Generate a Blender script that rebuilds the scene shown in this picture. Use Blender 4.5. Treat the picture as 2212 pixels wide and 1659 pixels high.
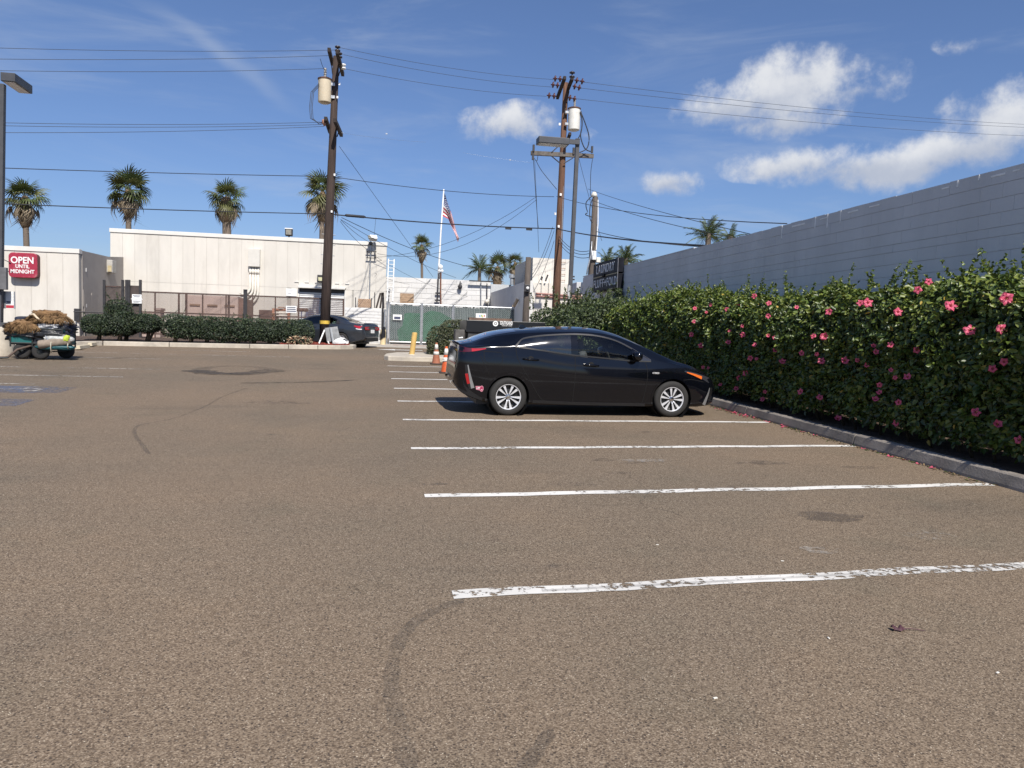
import bpy, bmesh, math, random
import numpy as np
from mathutils import Vector, Matrix, Euler
random.seed(7); rng = np.random.default_rng(7)
D = bpy.data; C = bpy.context.scene.collection
R_ = math.radians
for o in list(D.objects): D.objects.remove(o)

# ------------------------------------------------------------ camera
SC = bpy.context.scene
FPX, CX, CY, CAMH = 1640.0, 1106.0, 829.5, 1.59      # survey units of the photograph (2212 wide)
ROT = np.array([[0.9829351660701207, -0.01824224538656928, -0.18304556751246534],
                [-0.18143557295123278, 0.06789626617199117, -0.98105618081115],
                [0.030324778161797013, 0.9975255974275339, 0.06342783542167808]])
SLOPE = 0.0262                                        # the lot climbs away from the camera
cam = D.objects.new('camera', D.cameras.new('camera')); C.objects.link(cam)
cam.data.sensor_width = 36; cam.data.lens = FPX / 2212 * 36
cam.data.clip_end = 5000; cam.data.clip_start = 0.05
M4 = Matrix.Identity(4)
for i in range(3):
    for j in range(3): M4[i][j] = ROT[i][j]
M4[2][3] = CAMH
cam.matrix_world = M4
SC.camera = cam

# ------------------------------------------------------------ sky, sun, exposure
SUN_EL, SUN_AZ = R_(47), R_(172.5)                    # sun almost straight behind the camera
sun_dir = Vector((math.sin(SUN_AZ) * math.cos(SUN_EL), math.cos(SUN_AZ) * math.cos(SUN_EL), math.sin(SUN_EL)))
SC.view_settings.view_transform = 'Standard'; SC.view_settings.look = 'None'
SC.view_settings.exposure = 0.42; SC.view_settings.gamma = 1.0; SC.view_settings.use_curve_mapping = False
SC.cycles.use_adaptive_sampling = True; SC.cycles.use_denoising = True
SC.cycles.max_bounces = 5; SC.cycles.diffuse_bounces = 2; SC.cycles.glossy_bounces = 3
SC.cycles.transparent_max_bounces = 10; SC.cycles.caustics_reflective = False; SC.cycles.caustics_refractive = False
sl = D.lights.new('sun', 'SUN'); sl.energy = 4.3; sl.angle = R_(0.55); sl.color = (1.0, 0.94, 0.86)
so = D.objects.new('sun', sl); C.objects.link(so)
so.rotation_euler = sun_dir.to_track_quat('Z', 'Y').to_euler(); so.location = (0, -20, 40)

def ray(x, y):
    v = ROT @ np.array([x - CX, -(y - CY), -FPX]); return v / np.linalg.norm(v)
def P(x, y, Y):
    d = ray(x, y); return Vector((d[0] * Y / d[1], Y, CAMH + d[2] * Y / d[1]))
def PX(x, y, X):
    d = ray(x, y); t = X / d[0]; return Vector((X, d[1] * t, CAMH + d[2] * t))
def gz(y): return SLOPE * min(max(y, -40), 46)
def G(x, y, h=0.0):
    d = ray(x, y); t = (h - CAMH) / (d[2] - SLOPE * d[1]); return Vector((d[0] * t, d[1] * t, CAMH + d[2] * t))

class NT:
    """tiny node-tree helper"""
    def __init__(s, tree): s.t = tree; s.n = tree.nodes; s.l = tree.links; s.n.clear()
    def new(s, typ, **kw):
        n = s.n.new(typ)
        for k, v in kw.items():
            if k.startswith('i_'):
                key = k[2:]; key = int(key) if key.isdigit() else key.replace('_', ' ')
                s.put(n.inputs[key], v)
            else: setattr(n, k, v)
        return n
    def put(s, sock, v):
        if hasattr(v, 'is_output'): s.l.new(v, sock)
        else:
            if isinstance(v, (tuple, list)) and len(v) == 3 and sock.type == 'RGBA': v = (*v, 1)
            sock.default_value = v
    def math(s, op, a, b=0.0, c=0.0, clamp=False):
        n = s.n.new('ShaderNodeMath'); n.operation = op; n.use_clamp = clamp
        s.put(n.inputs[0], a); s.put(n.inputs[1], b); s.put(n.inputs[2], c); return n.outputs[0]
    def vdot(s, a, b):
        n = s.n.new('ShaderNodeVectorMath'); n.operation = 'DOT_PRODUCT'; s.put(n.inputs[0], a); s.put(n.inputs[1], b); return n.outputs['Value']
    def mix(s, f, a, b, blend='MIX'):
        n = s.n.new('ShaderNodeMix'); n.data_type = 'RGBA'; n.blend_type = blend
        s.put(n.inputs[0], f); s.put(n.inputs[6], a); s.put(n.inputs[7], b); return n.outputs[2]
    def rng(s, v, a, b, c=0.0, d=1.0, smooth=True):
        n = s.n.new('ShaderNodeMapRange'); n.interpolation_type = 'SMOOTHSTEP' if smooth else 'LINEAR'
        s.put(n.inputs[0], v)
        for k, q in zip((1, 2, 3, 4), (a, b, c, d)): n.inputs[k].default_value = q
        return n.outputs[0]
    def noise(s, vec, scale, detail=4, rough=0.55, dist=0.0):
        n = s.n.new('ShaderNodeTexNoise'); s.put(n.inputs['Vector'], vec)
        n.inputs['Scale'].default_value = scale; n.inputs['Detail'].default_value = detail
        n.inputs['Roughness'].default_value = rough; n.inputs['Distortion'].default_value = dist
        return n.outputs[0]
    def ramp(s, f, stops):
        n = s.n.new('ShaderNodeValToRGB'); s.put(n.inputs[0], f); e = n.color_ramp.elements
        while len(e) < len(stops): e.new(0.5)
        for el, (p, c) in zip(e, stops): el.position = p; el.color = (*c, 1)
        return n.outputs[0]

w = D.worlds.new('World'); SC.world = w; w.use_nodes = True
t = NT(w.node_tree)
sky = t.new('ShaderNodeTexSky', sky_type='NISHITA', sun_disc=False, sun_elevation=SUN_EL, sun_rotation=SUN_AZ,
            altitude=100.0, air_density=1.15, dust_density=0.5, ozone_density=2.2)
tc = t.new('ShaderNodeTexCoord'); vd = tc.outputs['Generated']
# cumulus clouds: (direction, angular half width, half height, density)
clouds = [((1695, 195), 165, 76, 1.0), ((1585, 222), 120, 44, .8), ((1710, 262), 140, 36, .7), ((1845, 212), 85, 28, .55), ((1925, 180), 42, 42, .5), ((1110, 272), 125, 44, .8), ((1270, 292), 40, 20, .4),
          ((1450, 395), 76, 34, .9), ((1740, 352), 165, 40, .9), ((1900, 368), 200, 48, 1.0), ((2060, 335), 165, 52, 1.0), ((2180, 265), 120, 80, 1.0), ((2060, 92), 40, 22, .4), ((2700, 260), 340, 130, .9)]
vecs = [(ray(*c[0]), c[1] / FPX, c[2] / FPX, c[3]) for c in clouds]
for az, el, a, b, q in [(110, 24, .3, .11, .9), (160, 15, .35, .09, .9), (220, 24, .3, .09, .85), (275, 14, .3, .07, .8)]:
    vecs.append((np.array([math.sin(R_(az)) * math.cos(R_(el)), math.cos(R_(az)) * math.cos(R_(el)), math.sin(R_(el))]), a, b, q))
wn = t.new('ShaderNodeTexNoise'); t.put(wn.inputs['Vector'], vd); wn.inputs['Scale'].default_value = 7.0; wn.inputs['Detail'].default_value = 3
wv = t.new('ShaderNodeVectorMath', operation='MULTIPLY_ADD'); t.put(wv.inputs[0], wn.outputs[1]); wv.inputs[1].default_value = (.05, .05, .05); 
wv2 = t.new('ShaderNodeVectorMath', operation='SUBTRACT'); t.put(wv.inputs[2], vd); t.put(wv2.inputs[0], wv.outputs[0]); wv2.inputs[1].default_value = (.025, .025, .025)
vw = wv2.outputs[0]
tot, hei = None, None
for d, a, b, q in vecs:
    e1 = np.cross(d, (0, 0, 1)); e1 /= np.linalg.norm(e1); e2 = np.cross(e1, d)
    dx = t.math('DIVIDE', t.vdot(vw, tuple(e1)), a); dy = t.math('DIVIDE', t.vdot(vw, tuple(e2)), b)
    r2 = t.math('SQRT', t.math('ADD', t.math('MULTIPLY', dx, dx), t.math('MULTIPLY', dy, dy)))
    m = t.math('MULTIPLY', t.math('SUBTRACT', 1.15, r2), q)
    front = t.math('GREATER_THAN', t.vdot(vd, tuple(d)), 0.3)
    m = t.math('MULTIPLY', t.math('MAXIMUM', m, 0.0), front)
    tot = m if tot is None else t.math('MAXIMUM', tot, m)
    hy = t.math('MULTIPLY', dy, m)
    hei = hy if hei is None else t.math('ADD', hei, hy)
n1 = t.noise(vd, 14.0, 8, 0.62); n2 = t.noise(vd, 34.0, 4, 0.62)
dens = t.math('ADD', t.math('MULTIPLY', tot, 1.38), t.math('MULTIPLY', t.math('SUBTRACT', n1, 0.53), 2.9))
dens = t.math('ADD', dens, t.math('MULTIPLY', t.math('SUBTRACT', n2, 0.5), 0.9))
dens = t.math('MULTIPLY', dens, t.rng(tot, 0.0, 0.12))
alpha = t.rng(dens, 0.10, 1.15)
# thin cirrus streaks
mp = t.new('ShaderNodeMapping'); t.put(mp.inputs[0], vd); mp.inputs['Rotation'].default_value = (0.15, R_(-22), 0.2); mp.inputs['Scale'].default_value = (1.3, 1.0, 7.0)
c1 = t.noise(mp.outputs[0], 2.3, 6, 0.6, 0.6)
cir = t.math('MULTIPLY', t.rng(c1, 0.5, 0.82), 0.34)
d0 = ray(470, 118); e1 = np.cross(d0, (0, 0, 1)); e1 /= np.linalg.norm(e1); e2 = np.cross(e1, d0)
ang = R_(-27); f1 = e1 * math.cos(ang) + e2 * math.sin(ang); f2 = -e1 * math.sin(ang) + e2 * math.cos(ang)
sx = t.math('DIVIDE', t.vdot(vw, tuple(f1)), .085); sy = t.math('DIVIDE', t.vdot(vw, tuple(f2)), .011)
stk = t.math('MULTIPLY', t.rng(t.math('SQRT', t.math('ADD', t.math('MULTIPLY', sx, sx), t.math('MULTIPLY', sy, sy))), 1.5, 0.0), t.math('MULTIPLY', t.math('GREATER_THAN', t.vdot(vd, tuple(d0)), .3), 0.26))
cir = t.math('ADD', cir, stk, clamp=True)
zc = t.new('ShaderNodeSeparateXYZ'); t.put(zc.inputs[0], vd)
tint = t.mix(t.rng(zc.outputs[2], 0.0, 0.55), (0.56, 0.66, 0.93), (0.68, 0.75, 0.95))
skyc = t.mix(1.0, sky.outputs[0], tint, 'MULTIPLY')
c_lit = t.rng(t.math('ADD', hei, t.math('MULTIPLY', t.math('SUBTRACT', n1, 0.5), 1.6)), -0.45, 0.55)
ccol = t.mix(c_lit, (4.3, 4.7, 5.6), (7.2, 7.3, 7.5))
c0 = t.mix(cir, skyc, (4.6, 5.2, 6.2))
c0 = t.mix(t.math('MULTIPLY', alpha, 0.93), c0, ccol)
bg = t.new('ShaderNodeBackground', i_Strength=0.085); t.put(bg.inputs[0], c0)
ow = t.new('ShaderNodeOutputWorld'); t.l.new(bg.outputs[0], ow.inputs[0])

# ------------------------------------------------------------ materials
MT = {}
def mat(name, col, rough=0.7, var=0.12, scale=6.0, bump=0.0, bscale=40.0, metal=0.0, spec=0.5, coat=0.0, dirt=None, stretch=None, rand=0.0, trans=0.0, alpha=1.0, emit=None, sub=0.0, world=False):
    if name in MT: return MT[name]
    m = D.materials.new(name); m.use_nodes = True; MT[name] = m
    t = NT(m.node_tree); out = t.new('ShaderNodeOutputMaterial'); b = t.new('ShaderNodeBsdfPrincipled')
    tc = t.new('ShaderNodeTexCoord'); vec = tc.outputs['Object']
    if world: vec = t.new('ShaderNodeNewGeometry').outputs['Position']
    if stretch:
        mp = t.new('ShaderNodeMapping'); t.put(mp.inputs[0], vec); mp.inputs['Scale'].default_value = stretch; vec = mp.outputs[0]
    n = t.noise(vec, scale, 6, 0.6)
    lo = tuple(max(0, c * (1 - var)) for c in col); hi = tuple(min(1, c * (1 + var)) for c in col)
    c = t.mix(t.rng(n, 0.3, 0.7), lo, hi)
    if dirt:
        n2 = t.noise(vec, dirt[2], 8, 0.68)
        c = t.mix(t.math('MULTIPLY', t.rng(n2, dirt[3] if len(dirt) > 3 else .55, .78), dirt[1]), c, dirt[0])
    if rand:
        oi = t.new('ShaderNodeObjectInfo')
        v = t.rng(oi.outputs['Random'], 0, 1, 1 - rand, 1 + rand, False)
        mm = t.new('ShaderNodeMix', data_type='RGBA', blend_type='MULTIPLY'); mm.inputs[0].default_value = 1
        cb = t.new('ShaderNodeCombineColor'); [t.put(cb.inputs[i], v) for i in range(3)]
        c = t.mix(1.0, c, cb.outputs[0], 'MULTIPLY')
    t.put(b.inputs['Base Color'], c); b.inputs['Roughness'].default_value = rough; b.inputs['Metallic'].default_value = metal
    b.inputs['Specular IOR Level'].default_value = spec; b.inputs['Coat Weight'].default_value = coat; b.inputs['Coat Roughness'].default_value = 0.03
    b.inputs['Alpha'].default_value = alpha
    if bump:
        bn = t.new('ShaderNodeBump', i_Strength=bump, i_Distance=0.02); t.put(bn.inputs['Height'], t.noise(vec, bscale, 5, 0.6)); t.l.new(bn.outputs[0], b.inputs['Normal'])
    sh = b.outputs[0]
    if trans:
        tr = t.new('ShaderNodeBsdfTranslucent'); t.put(tr.inputs[0], c); mx = t.new('ShaderNodeMixShader', i_0=trans)
        t.l.new(sh, mx.inputs[1]); t.l.new(tr.outputs[0], mx.inputs[2]); sh = mx.outputs[0]
    t.l.new(sh, out.inputs[0]); return m

def glass(name, tint, amount, rough=0.0):
    m = D.materials.new(name); m.use_nodes = True; MT[name] = m; t = NT(m.node_tree)
    out = t.new('ShaderNodeOutputMaterial'); gl = t.new('ShaderNodeBsdfGlossy', i_Roughness=rough); tr = t.new('ShaderNodeBsdfTransparent'); t.put(tr.inputs[0], tint)
    fr = t.new('ShaderNodeFresnel', i_IOR=1.5); f = t.math('ADD', t.math('MULTIPLY', fr.outputs[0], 1.0), amount, clamp=True)
    mx = t.new('ShaderNodeMixShader'); t.put(mx.inputs[0], f); t.l.new(tr.outputs[0], mx.inputs[1]); t.l.new(gl.outputs[0], mx.inputs[2]); t.l.new(mx.outputs[0], out.inputs[0]); return m

# ------------------------------------------------------------ mesh helpers
ORG = {}
class MB:
    def __init__(s): s.v = []; s.f = []; s.mi = []
    def add(s, vs, fs, mi=0):
        b = len(s.v); s.v += [tuple(v) for v in vs]; s.f += [tuple(i + b for i in f) for f in fs]; s.mi += [mi] * len(fs); return s
    def box(s, a, b, mi=0, M=None):
        (x0, y0, z0), (x1, y1, z1) = a, b
        vs = [Vector(p) for p in ((x0, y0, z0), (x1, y0, z0), (x1, y1, z0), (x0, y1, z0), (x0, y0, z1), (x1, y0, z1), (x1, y1, z1), (x0, y1, z1))]
        if M: vs = [M @ v for v in vs]
        return s.add(vs, [(0, 3, 2, 1), (4, 5, 6, 7), (0, 1, 5, 4), (1, 2, 6, 5), (2, 3, 7, 6), (3, 0, 4, 7)], mi)
    def cbox(s, c, sz, rot=(0, 0, 0), mi=0):
        M = Matrix.Translation(c) @ Euler(rot).to_matrix().to_4x4(); h = [q / 2 for q in sz]
        return s.box((-h[0], -h[1], -h[2]), (h[0], h[1], h[2]), mi, M)
    def tube(s, path, r, n=8, cap=True, mi=0):
        path = [Vector(p) for p in path]; rs = r if isinstance(r, (list, tuple)) else [r] * len(path)
        rings = []; up = None
        for i, p in enumerate(path):
            d = (path[min(i + 1, len(path) - 1)] - path[max(i - 1, 0)]).normalized()
            if up is None: up = Vector((0, 0, 1)) if abs(d.z) < .9 else Vector((1, 0, 0))
            a = d.cross(up); a = a.normalized() if a.length > 1e-6 else Vector((1, 0, 0)); b = d.cross(a).normalized(); up = -b if False else up
            rings.append([p + (a * math.cos(2 * math.pi * k / n) + b * math.sin(2 * math.pi * k / n)) * rs[i] for k in range(n)])
        vs = [v for rg in rings for v in rg]; fs = []
        for i in range(len(path) - 1):
            for k in range(n): fs.append((i * n + k, i * n + (k + 1) % n, (i + 1) * n + (k + 1) % n, (i + 1) * n + k))
        if cap: fs.append(tuple(range(n))[::-1]); fs.append(tuple((len(path) - 1) * n + k for k in range(n)))
        return s.add(vs, fs, mi)
    def lathe(s, prof, n=20, M=None, mi=0, cap=True):
        vs = []; fs = []
        for r, z in prof:
            for k in range(n):
                v = Vector((r * math.cos(2 * math.pi * k / n), r * math.sin(2 * math.pi * k / n), z)); vs.append(M @ v if M else v)
        for i in range(len(prof) - 1):
            for k in range(n): fs.append((i * n + k, i * n + (k + 1) % n, (i + 1) * n + (k + 1) % n, (i + 1) * n + k))
        if cap: fs.append(tuple(range(n))[::-1]); fs.append(tuple((len(prof) - 1) * n + k for k in range(n)))
        return s.add(vs, fs, mi)
    def prism(s, pts, dvec, mi=0):
        n = len(pts); d = Vector(dvec); vs = [Vector(p) for p in pts] + [Vector(p) + d for p in pts]
        fs = [tuple(range(n)), tuple(range(2 * n - 1, n - 1, -1))] + [(i, i + n, (i + 1) % n + n, (i + 1) % n) for i in range(n)]
        return s.add(vs, fs, mi)
    def grid(s, fn, nu, nv, mi=0):
        vs = [fn(i / nu, j / nv) for i in range(nu + 1) for j in range(nv + 1)]
        fs = [(i * (nv + 1) + j, (i + 1) * (nv + 1) + j, (i + 1) * (nv + 1) + j + 1, i * (nv + 1) + j + 1) for i in range(nu) for j in range(nv)]
        return s.add(vs, fs, mi)
    def mesh(s, name, mats, smooth=False, off=(0, 0, 0)):
        me = D.meshes.new(name); o = Vector(off)
        me.from_pydata([tuple(Vector(v) - o) for v in s.v], [], s.f)
        for m in (mats if isinstance(mats, (list, tuple)) else [mats]): me.materials.append(m)
        if any(s.mi): me.polygons.foreach_set('material_index', s.mi)
        bm = bmesh.new(); bm.from_mesh(me); bmesh.ops.recalc_face_normals(bm, faces=bm.faces); bm.to_mesh(me); bm.free()
        if smooth: me.shade_smooth() if hasattr(me, 'shade_smooth') else me.polygons.foreach_set('use_smooth', [True] * len(me.polygons))
        return me
    def build(s, name, mats, parent=None, smooth=False, bevel=0.0, seg=2, auto=False):
        off = ORG.get(parent.name, (0, 0, 0)) if parent else (0, 0, 0)
        me = s.mesh(name, mats, smooth, off); o = D.objects.new(name, me); C.objects.link(o)
        if parent: o.parent = parent; ORG[o.name] = off
        if bevel:
            md = o.modifiers.new('bevel', 'BEVEL'); md.width = bevel; md.segments = seg; md.limit_method = 'ANGLE'; md.angle_limit = R_(40)
        if auto:
            me.polygons.foreach_set('use_smooth', [True] * len(me.polygons)); me.set_sharp_from_angle(angle=R_(38))
        return o
def tag(o, label=None, cat=None, group=None, kind=None):
    if label: o['label'] = label
    if cat: o['category'] = cat
    if group: o['group'] = group
    if kind: o['kind'] = kind
    return o
def thing(name, label, cat, loc=(0, 0, 0), group=None, rot=None, local=False):
    o = D.objects.new(name, None); C.objects.link(o); o.location = loc; o.empty_display_size = .2
    if rot: o.rotation_euler = rot
    ORG[o.name] = (0, 0, 0) if local else tuple(loc)
    return tag(o, label, cat, group)
def inst(src, name, parent, M):
    """another object sharing src's mesh; M is local to parent"""
    o = D.objects.new(name, src.data if hasattr(src, 'data') else src); C.objects.link(o)
    if parent: o.parent = parent
    o.matrix_local = M; return o
def box_obj(name, a, b, m, parent=None, bevel=0.0): return MB().box(a, b).build(name, m, parent, bevel=bevel)
def textmesh(txt, size, bold=0.0, ext=0.004, align='CENTER', space=1.0):
    cu = D.curves.new('lettering', 'FONT'); cu.body = txt; cu.size = size; cu.extrude = ext; cu.align_x = align; cu.align_y = 'CENTER'; cu.offset = bold; cu.space_character = space
    ob = D.objects.new('lettering', cu); C.objects.link(ob); bpy.context.view_layer.update()
    me = D.meshes.new_from_object(ob.evaluated_get(bpy.context.evaluated_depsgraph_get())); D.objects.remove(ob); return me
def lettering(txt, size, loc, xdir, zdir, m, parent, bold=0.0, ext=0.004, align='CENTER', sx=1.0, name='lettering', fit=None):
    me = textmesh(txt, size, bold, ext, align)
    if fit: co = [v.co.x for v in me.vertices]; sx = fit / (max(co) - min(co)); me.materials.clear(); me.materials.append(m)
    o = D.objects.new(name, me); C.objects.link(o); x = Vector(xdir).normalized(); z = Vector(zdir).normalized(); n = x.cross(z)
    M = Matrix.Identity(4)
    for i in range(3): M[i][0] = x[i] * sx; M[i][1] = z[i]; M[i][2] = n[i]; M[i][3] = loc[i] - (ORG.get(parent.name, (0, 0, 0))[i] if parent else 0)
    if parent: o.parent = parent
    o.matrix_local = M; return o
def leaf_mesh(name, P0, Dir, Nrm, L, W, mats, mi=None, fold=0.25):
    """many small folded leaves: base, two flanks, tip"""
    n = len(P0); Dir = Dir / np.linalg.norm(Dir, axis=1, keepdims=True)
    S = np.cross(Dir, Nrm); S /= np.linalg.norm(S, axis=1, keepdims=True) + 1e-9; N = np.cross(S, Dir)
    L = np.asarray(L).reshape(-1, 1) * np.ones((n, 1)); W = np.asarray(W).reshape(-1, 1) * np.ones((n, 1))
    V = np.empty((n, 6, 3), np.float32)
    V[:, 0] = P0; V[:, 3] = P0 + Dir * L - N * L * .12
    V[:, 1] = P0 + Dir * L * .33 + S * W * .5 + N * W * fold; V[:, 2] = P0 + Dir * L * .7 + S * W * .38 + N * W * fold * .7 - N * L * .04
    V[:, 5] = P0 + Dir * L * .33 - S * W * .5 + N * W * fold; V[:, 4] = P0 + Dir * L * .7 - S * W * .38 + N * W * fold * .7 - N * L * .04
    me = D.meshes.new(name); me.vertices.add(n * 6); me.vertices.foreach_set('co', V.reshape(-1))
    idx = (np.arange(n)[:, None] * 6 + np.array([0, 1, 2, 3, 0, 3, 4, 5])[None]).reshape(-1)
    me.loops.add(n * 8); me.loops.foreach_set('vertex_index', idx.astype(np.int32))
    me.polygons.add(n * 2); me.polygons.foreach_set('loop_start', np.arange(0, n * 8, 4, dtype=np.int32)); me.polygons.foreach_set('loop_total', np.full(n * 2, 4, np.int32))
    for m in (mats if isinstance(mats, (list, tuple)) else [mats]): me.materials.append(m)
    if mi is not None: me.polygons.foreach_set('material_index', np.repeat(np.asarray(mi, np.int32), 2))
    me.update(calc_edges=True); me.validate(); return me
def unit(n):
    v = rng.normal(size=(n, 3)); return v / np.linalg.norm(v, axis=1, keepdims=True)
_ph = rng.uniform(0, 6.28, (12, 3)); _fr = rng.normal(size=(12, 3))
def lump(p, k):
    """cheap smooth 3-d noise, about -1..1"""
    p = np.asarray(p, float); r = 0
    for i in range(12): r = r + np.sin((p * _fr[i] * k * (1 + .25 * i)).sum(-1) + _ph[i, 0]) / (1 + .12 * i)
    return r / 4.0
def wire(name, a, b, sag, r, m, label, group=None, seg=14, parent=None):
    a, b = Vector(a), Vector(b)
    pts = [a.lerp(b, i / seg) - Vector((0, 0, sag * 4 * (i / seg) * (1 - i / seg))) for i in range(seg + 1)]
    o = MB().tube(pts, r, 5).build(name, m, parent, smooth=True)
    if not parent: tag(o, label, 'cable', group)
    return o

# ------------------------------------------------------------ ground
def asphalt():
    m = D.materials.new('asphalt'); m.use_nodes = True; t = NT(m.node_tree)
    out = t.new('ShaderNodeOutputMaterial'); b = t.new('ShaderNodeBsdfPrincipled'); tc = t.new('ShaderNodeTexCoord'); v = tc.outputs['Object']
    big = t.noise(v, 0.16, 5, 0.55); med = t.noise(v, 1.1, 6, 0.6); fine = t.noise(v, 45, 3, 0.7)
    vo = t.new('ShaderNodeTexVoronoi', i_Scale=80.0, i_Randomness=1.0); t.put(vo.inputs['Vector'], v)
    vo2 = t.new('ShaderNodeTexVoronoi', i_Scale=170.0); t.put(vo2.inputs['Vector'], v)
    sp = t.new('ShaderNodeSeparateColor'); t.put(sp.inputs[0], vo.outputs['Color']); sp2 = t.new('ShaderNodeSeparateColor'); t.put(sp2.inputs[0], vo2.outputs['Color'])
    base = t.ramp(sp2.outputs[0], [(0.0, (.10, .075, .056)), (.4, (.185, .146, .110)), (.85, (.265, .215, .166)), (1.0, (.36, .30, .24))])
    stone = t.ramp(sp.outputs[0], [(0.0, (.032, .027, .027)), (.45, (.075, .06, .05)), (1.0, (.15, .122, .10))])
    isst = t.math('MULTIPLY', t.rng(sp.outputs[1], .60, .66), t.rng(vo.outputs['Distance'], .50, .34))
    c = t.mix(t.math('MULTIPLY', isst, .85), base, stone)
    spark = t.math('MULTIPLY', t.math('GREATER_THAN', sp2.outputs[2], .987), t.rng(vo2.outputs['Distance'], .5, .35))
    c = t.mix(spark, c, (.62, .57, .48))
    mp = t.new('ShaderNodeMapping'); t.put(mp.inputs[0], v); mp.inputs['Scale'].default_value = (.35, 1.0, 1.0); smear = t.noise(mp.outputs[0], .55, 7, .65, .8)
    vo3 = t.new('ShaderNodeTexVoronoi', i_Scale=1.7); t.put(vo3.inputs['Vector'], v); sp3 = t.new('ShaderNodeSeparateColor'); t.put(sp3.inputs[0], vo3.outputs['Color'])
    drip = t.math('MULTIPLY', t.math('GREATER_THAN', sp3.outputs[0], .80), t.rng(t.math('ADD', vo3.outputs['Distance'], t.math('MULTIPLY', t.math('SUBTRACT', fine, .5), .06)), .13, .03))
    c = t.mix(t.math('MULTIPLY', drip, .38), c, (.05, .045, .045))
    wob = t.new('ShaderNodeTexNoise', i_Scale=1.3, i_Detail=6.0); t.put(wob.inputs['Vector'], v); va = t.new('ShaderNodeVectorMath', operation='MULTIPLY_ADD'); t.put(va.inputs[0], wob.outputs[1]); va.inputs[1].default_value = (.7, .7, 0); t.put(va.inputs[2], v)
    ck = t.new('ShaderNodeTexVoronoi', feature='DISTANCE_TO_EDGE', i_Scale=.27); t.put(ck.inputs['Vector'], va.outputs[0])
    crack = t.math('MULTIPLY', t.rng(ck.outputs['Distance'], .0022, .0006), t.rng(big, .50, .58))
    c = t.mix(t.math('MULTIPLY', crack, .55), c, (.04, .036, .034))
    c = t.mix(t.math('MULTIPLY', t.rng(smear, .52, .74), .75), c, t.mix(1.0, c, (.72, .75, .78), 'MULTIPLY'))
    c = t.mix(t.math('MULTIPLY', t.rng(smear, .46, .28), .6), c, t.mix(1.0, c, (1.16, 1.12, 1.06), 'MULTIPLY'))
    c = t.mix(t.rng(big, .38, .66), c, t.mix(1.0, c, (.84, .89, .93), 'MULTIPLY'))
    c = t.mix(t.math('MULTIPLY', t.rng(med, .52, .75), .55), c, t.mix(1.0, c, (.80, .86, .86), 'MULTIPLY'))
    c = t.mix(t.math('MULTIPLY', t.rng(med, .48, .25), .5), c, t.mix(1.0, c, (1.13, 1.09, 1.04), 'MULTIPLY'))
    c = t.mix(1.0, c, (.975, .92, .83), 'MULTIPLY')
    t.put(b.inputs['Base Color'], c); b.inputs['Roughness'].default_value = .88; b.inputs['Specular IOR Level'].default_value = .22
    h = t.math('ADD', t.math('MULTIPLY', vo.outputs['Distance'], -.5), t.math('MULTIPLY', fine, .5))
    bn = t.new('ShaderNodeBump', i_Strength=.7, i_Distance=.006); t.put(bn.inputs['Height'], h); t.l.new(bn.outputs[0], b.inputs['Normal'])
    t.l.new(b.outputs[0], out.inputs[0]); return m
def worn(name, col, lo, hi, scale, amount=1.0, rough=.75, edge=None):
    """paint that has flaked away in places: see-through where it is gone"""
    m = D.materials.new(name); m.use_nodes = True; t = NT(m.node_tree); out = t.new('ShaderNodeOutputMaterial'); b = t.new('ShaderNodeBsdfPrincipled')
    v = t.new('ShaderNodeTexCoord').outputs['Object']; n = t.noise(v, scale, 9, .7); n2 = t.noise(v, scale * .08, 4, .6)
    f = t.rng(t.math('ADD', n, t.math('MULTIPLY', t.math('SUBTRACT', n2, .5), .45)), lo, hi, amount, 0.0)
    t.put(b.inputs['Base Color'], t.mix(t.rng(n2, .35, .65), col, tuple(q * .82 for q in col))); b.inputs['Roughness'].default_value = rough
    tr = t.new('ShaderNodeBsdfTransparent'); mx = t.new('ShaderNodeMixShader'); t.put(mx.inputs[0], f)
    t.l.new(tr.outputs[0], mx.inputs[1]); t.l.new(b.outputs[0], mx.inputs[2]); t.l.new(mx.outputs[0], out.inputs[0]); return m
m_asph = asphalt()
gm = MB(); ys = [-60, -40, 46, 70, 900]; xs = [-500, -60, 60, 500]
gm.add([(x, y, gz(y)) for y in ys for x in xs], [(i * 4 + j, i * 4 + j + 1, i * 4 + j + 5, i * 4 + j + 4) for i in range(4) for j in range(3)])
ground = tag(gm.build('ground', m_asph), kind='structure')
m_line = worn('white_line_paint', (.74, .72, .67), .55, .62, 20.0)
m_line_old = worn('scuffed_line_paint', (.72, .70, .65), .545, .60, 16.0)
m_faint = worn('faded_line_paint', (.62, .59, .53), .40, .60, 14.0, .75)
m_blue = worn('blue_marking_paint', (.13, .16, .24), .34, .60, 9.0, .62)
m_rub = worn('tyre_rubber_mark', (.05, .045, .04), .30, .72, 3.0, .6)
m_seam = worn('dark_seam', (.075, .068, .06), .42, .74, 6.0, .22)
m_oil = worn('oil_stain', (.07, .06, .055), .36, .60, 8.0, .33)
m_pale = worn('pale_spill', (.5, .48, .44), .36, .56, 14.0, .35)
def gsheet(name, pts, h, m):
    return MB().add([(x, y, gz(y) + h) for x, y in pts], [tuple(range(len(pts)))]).build(name, m, ground)
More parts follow.
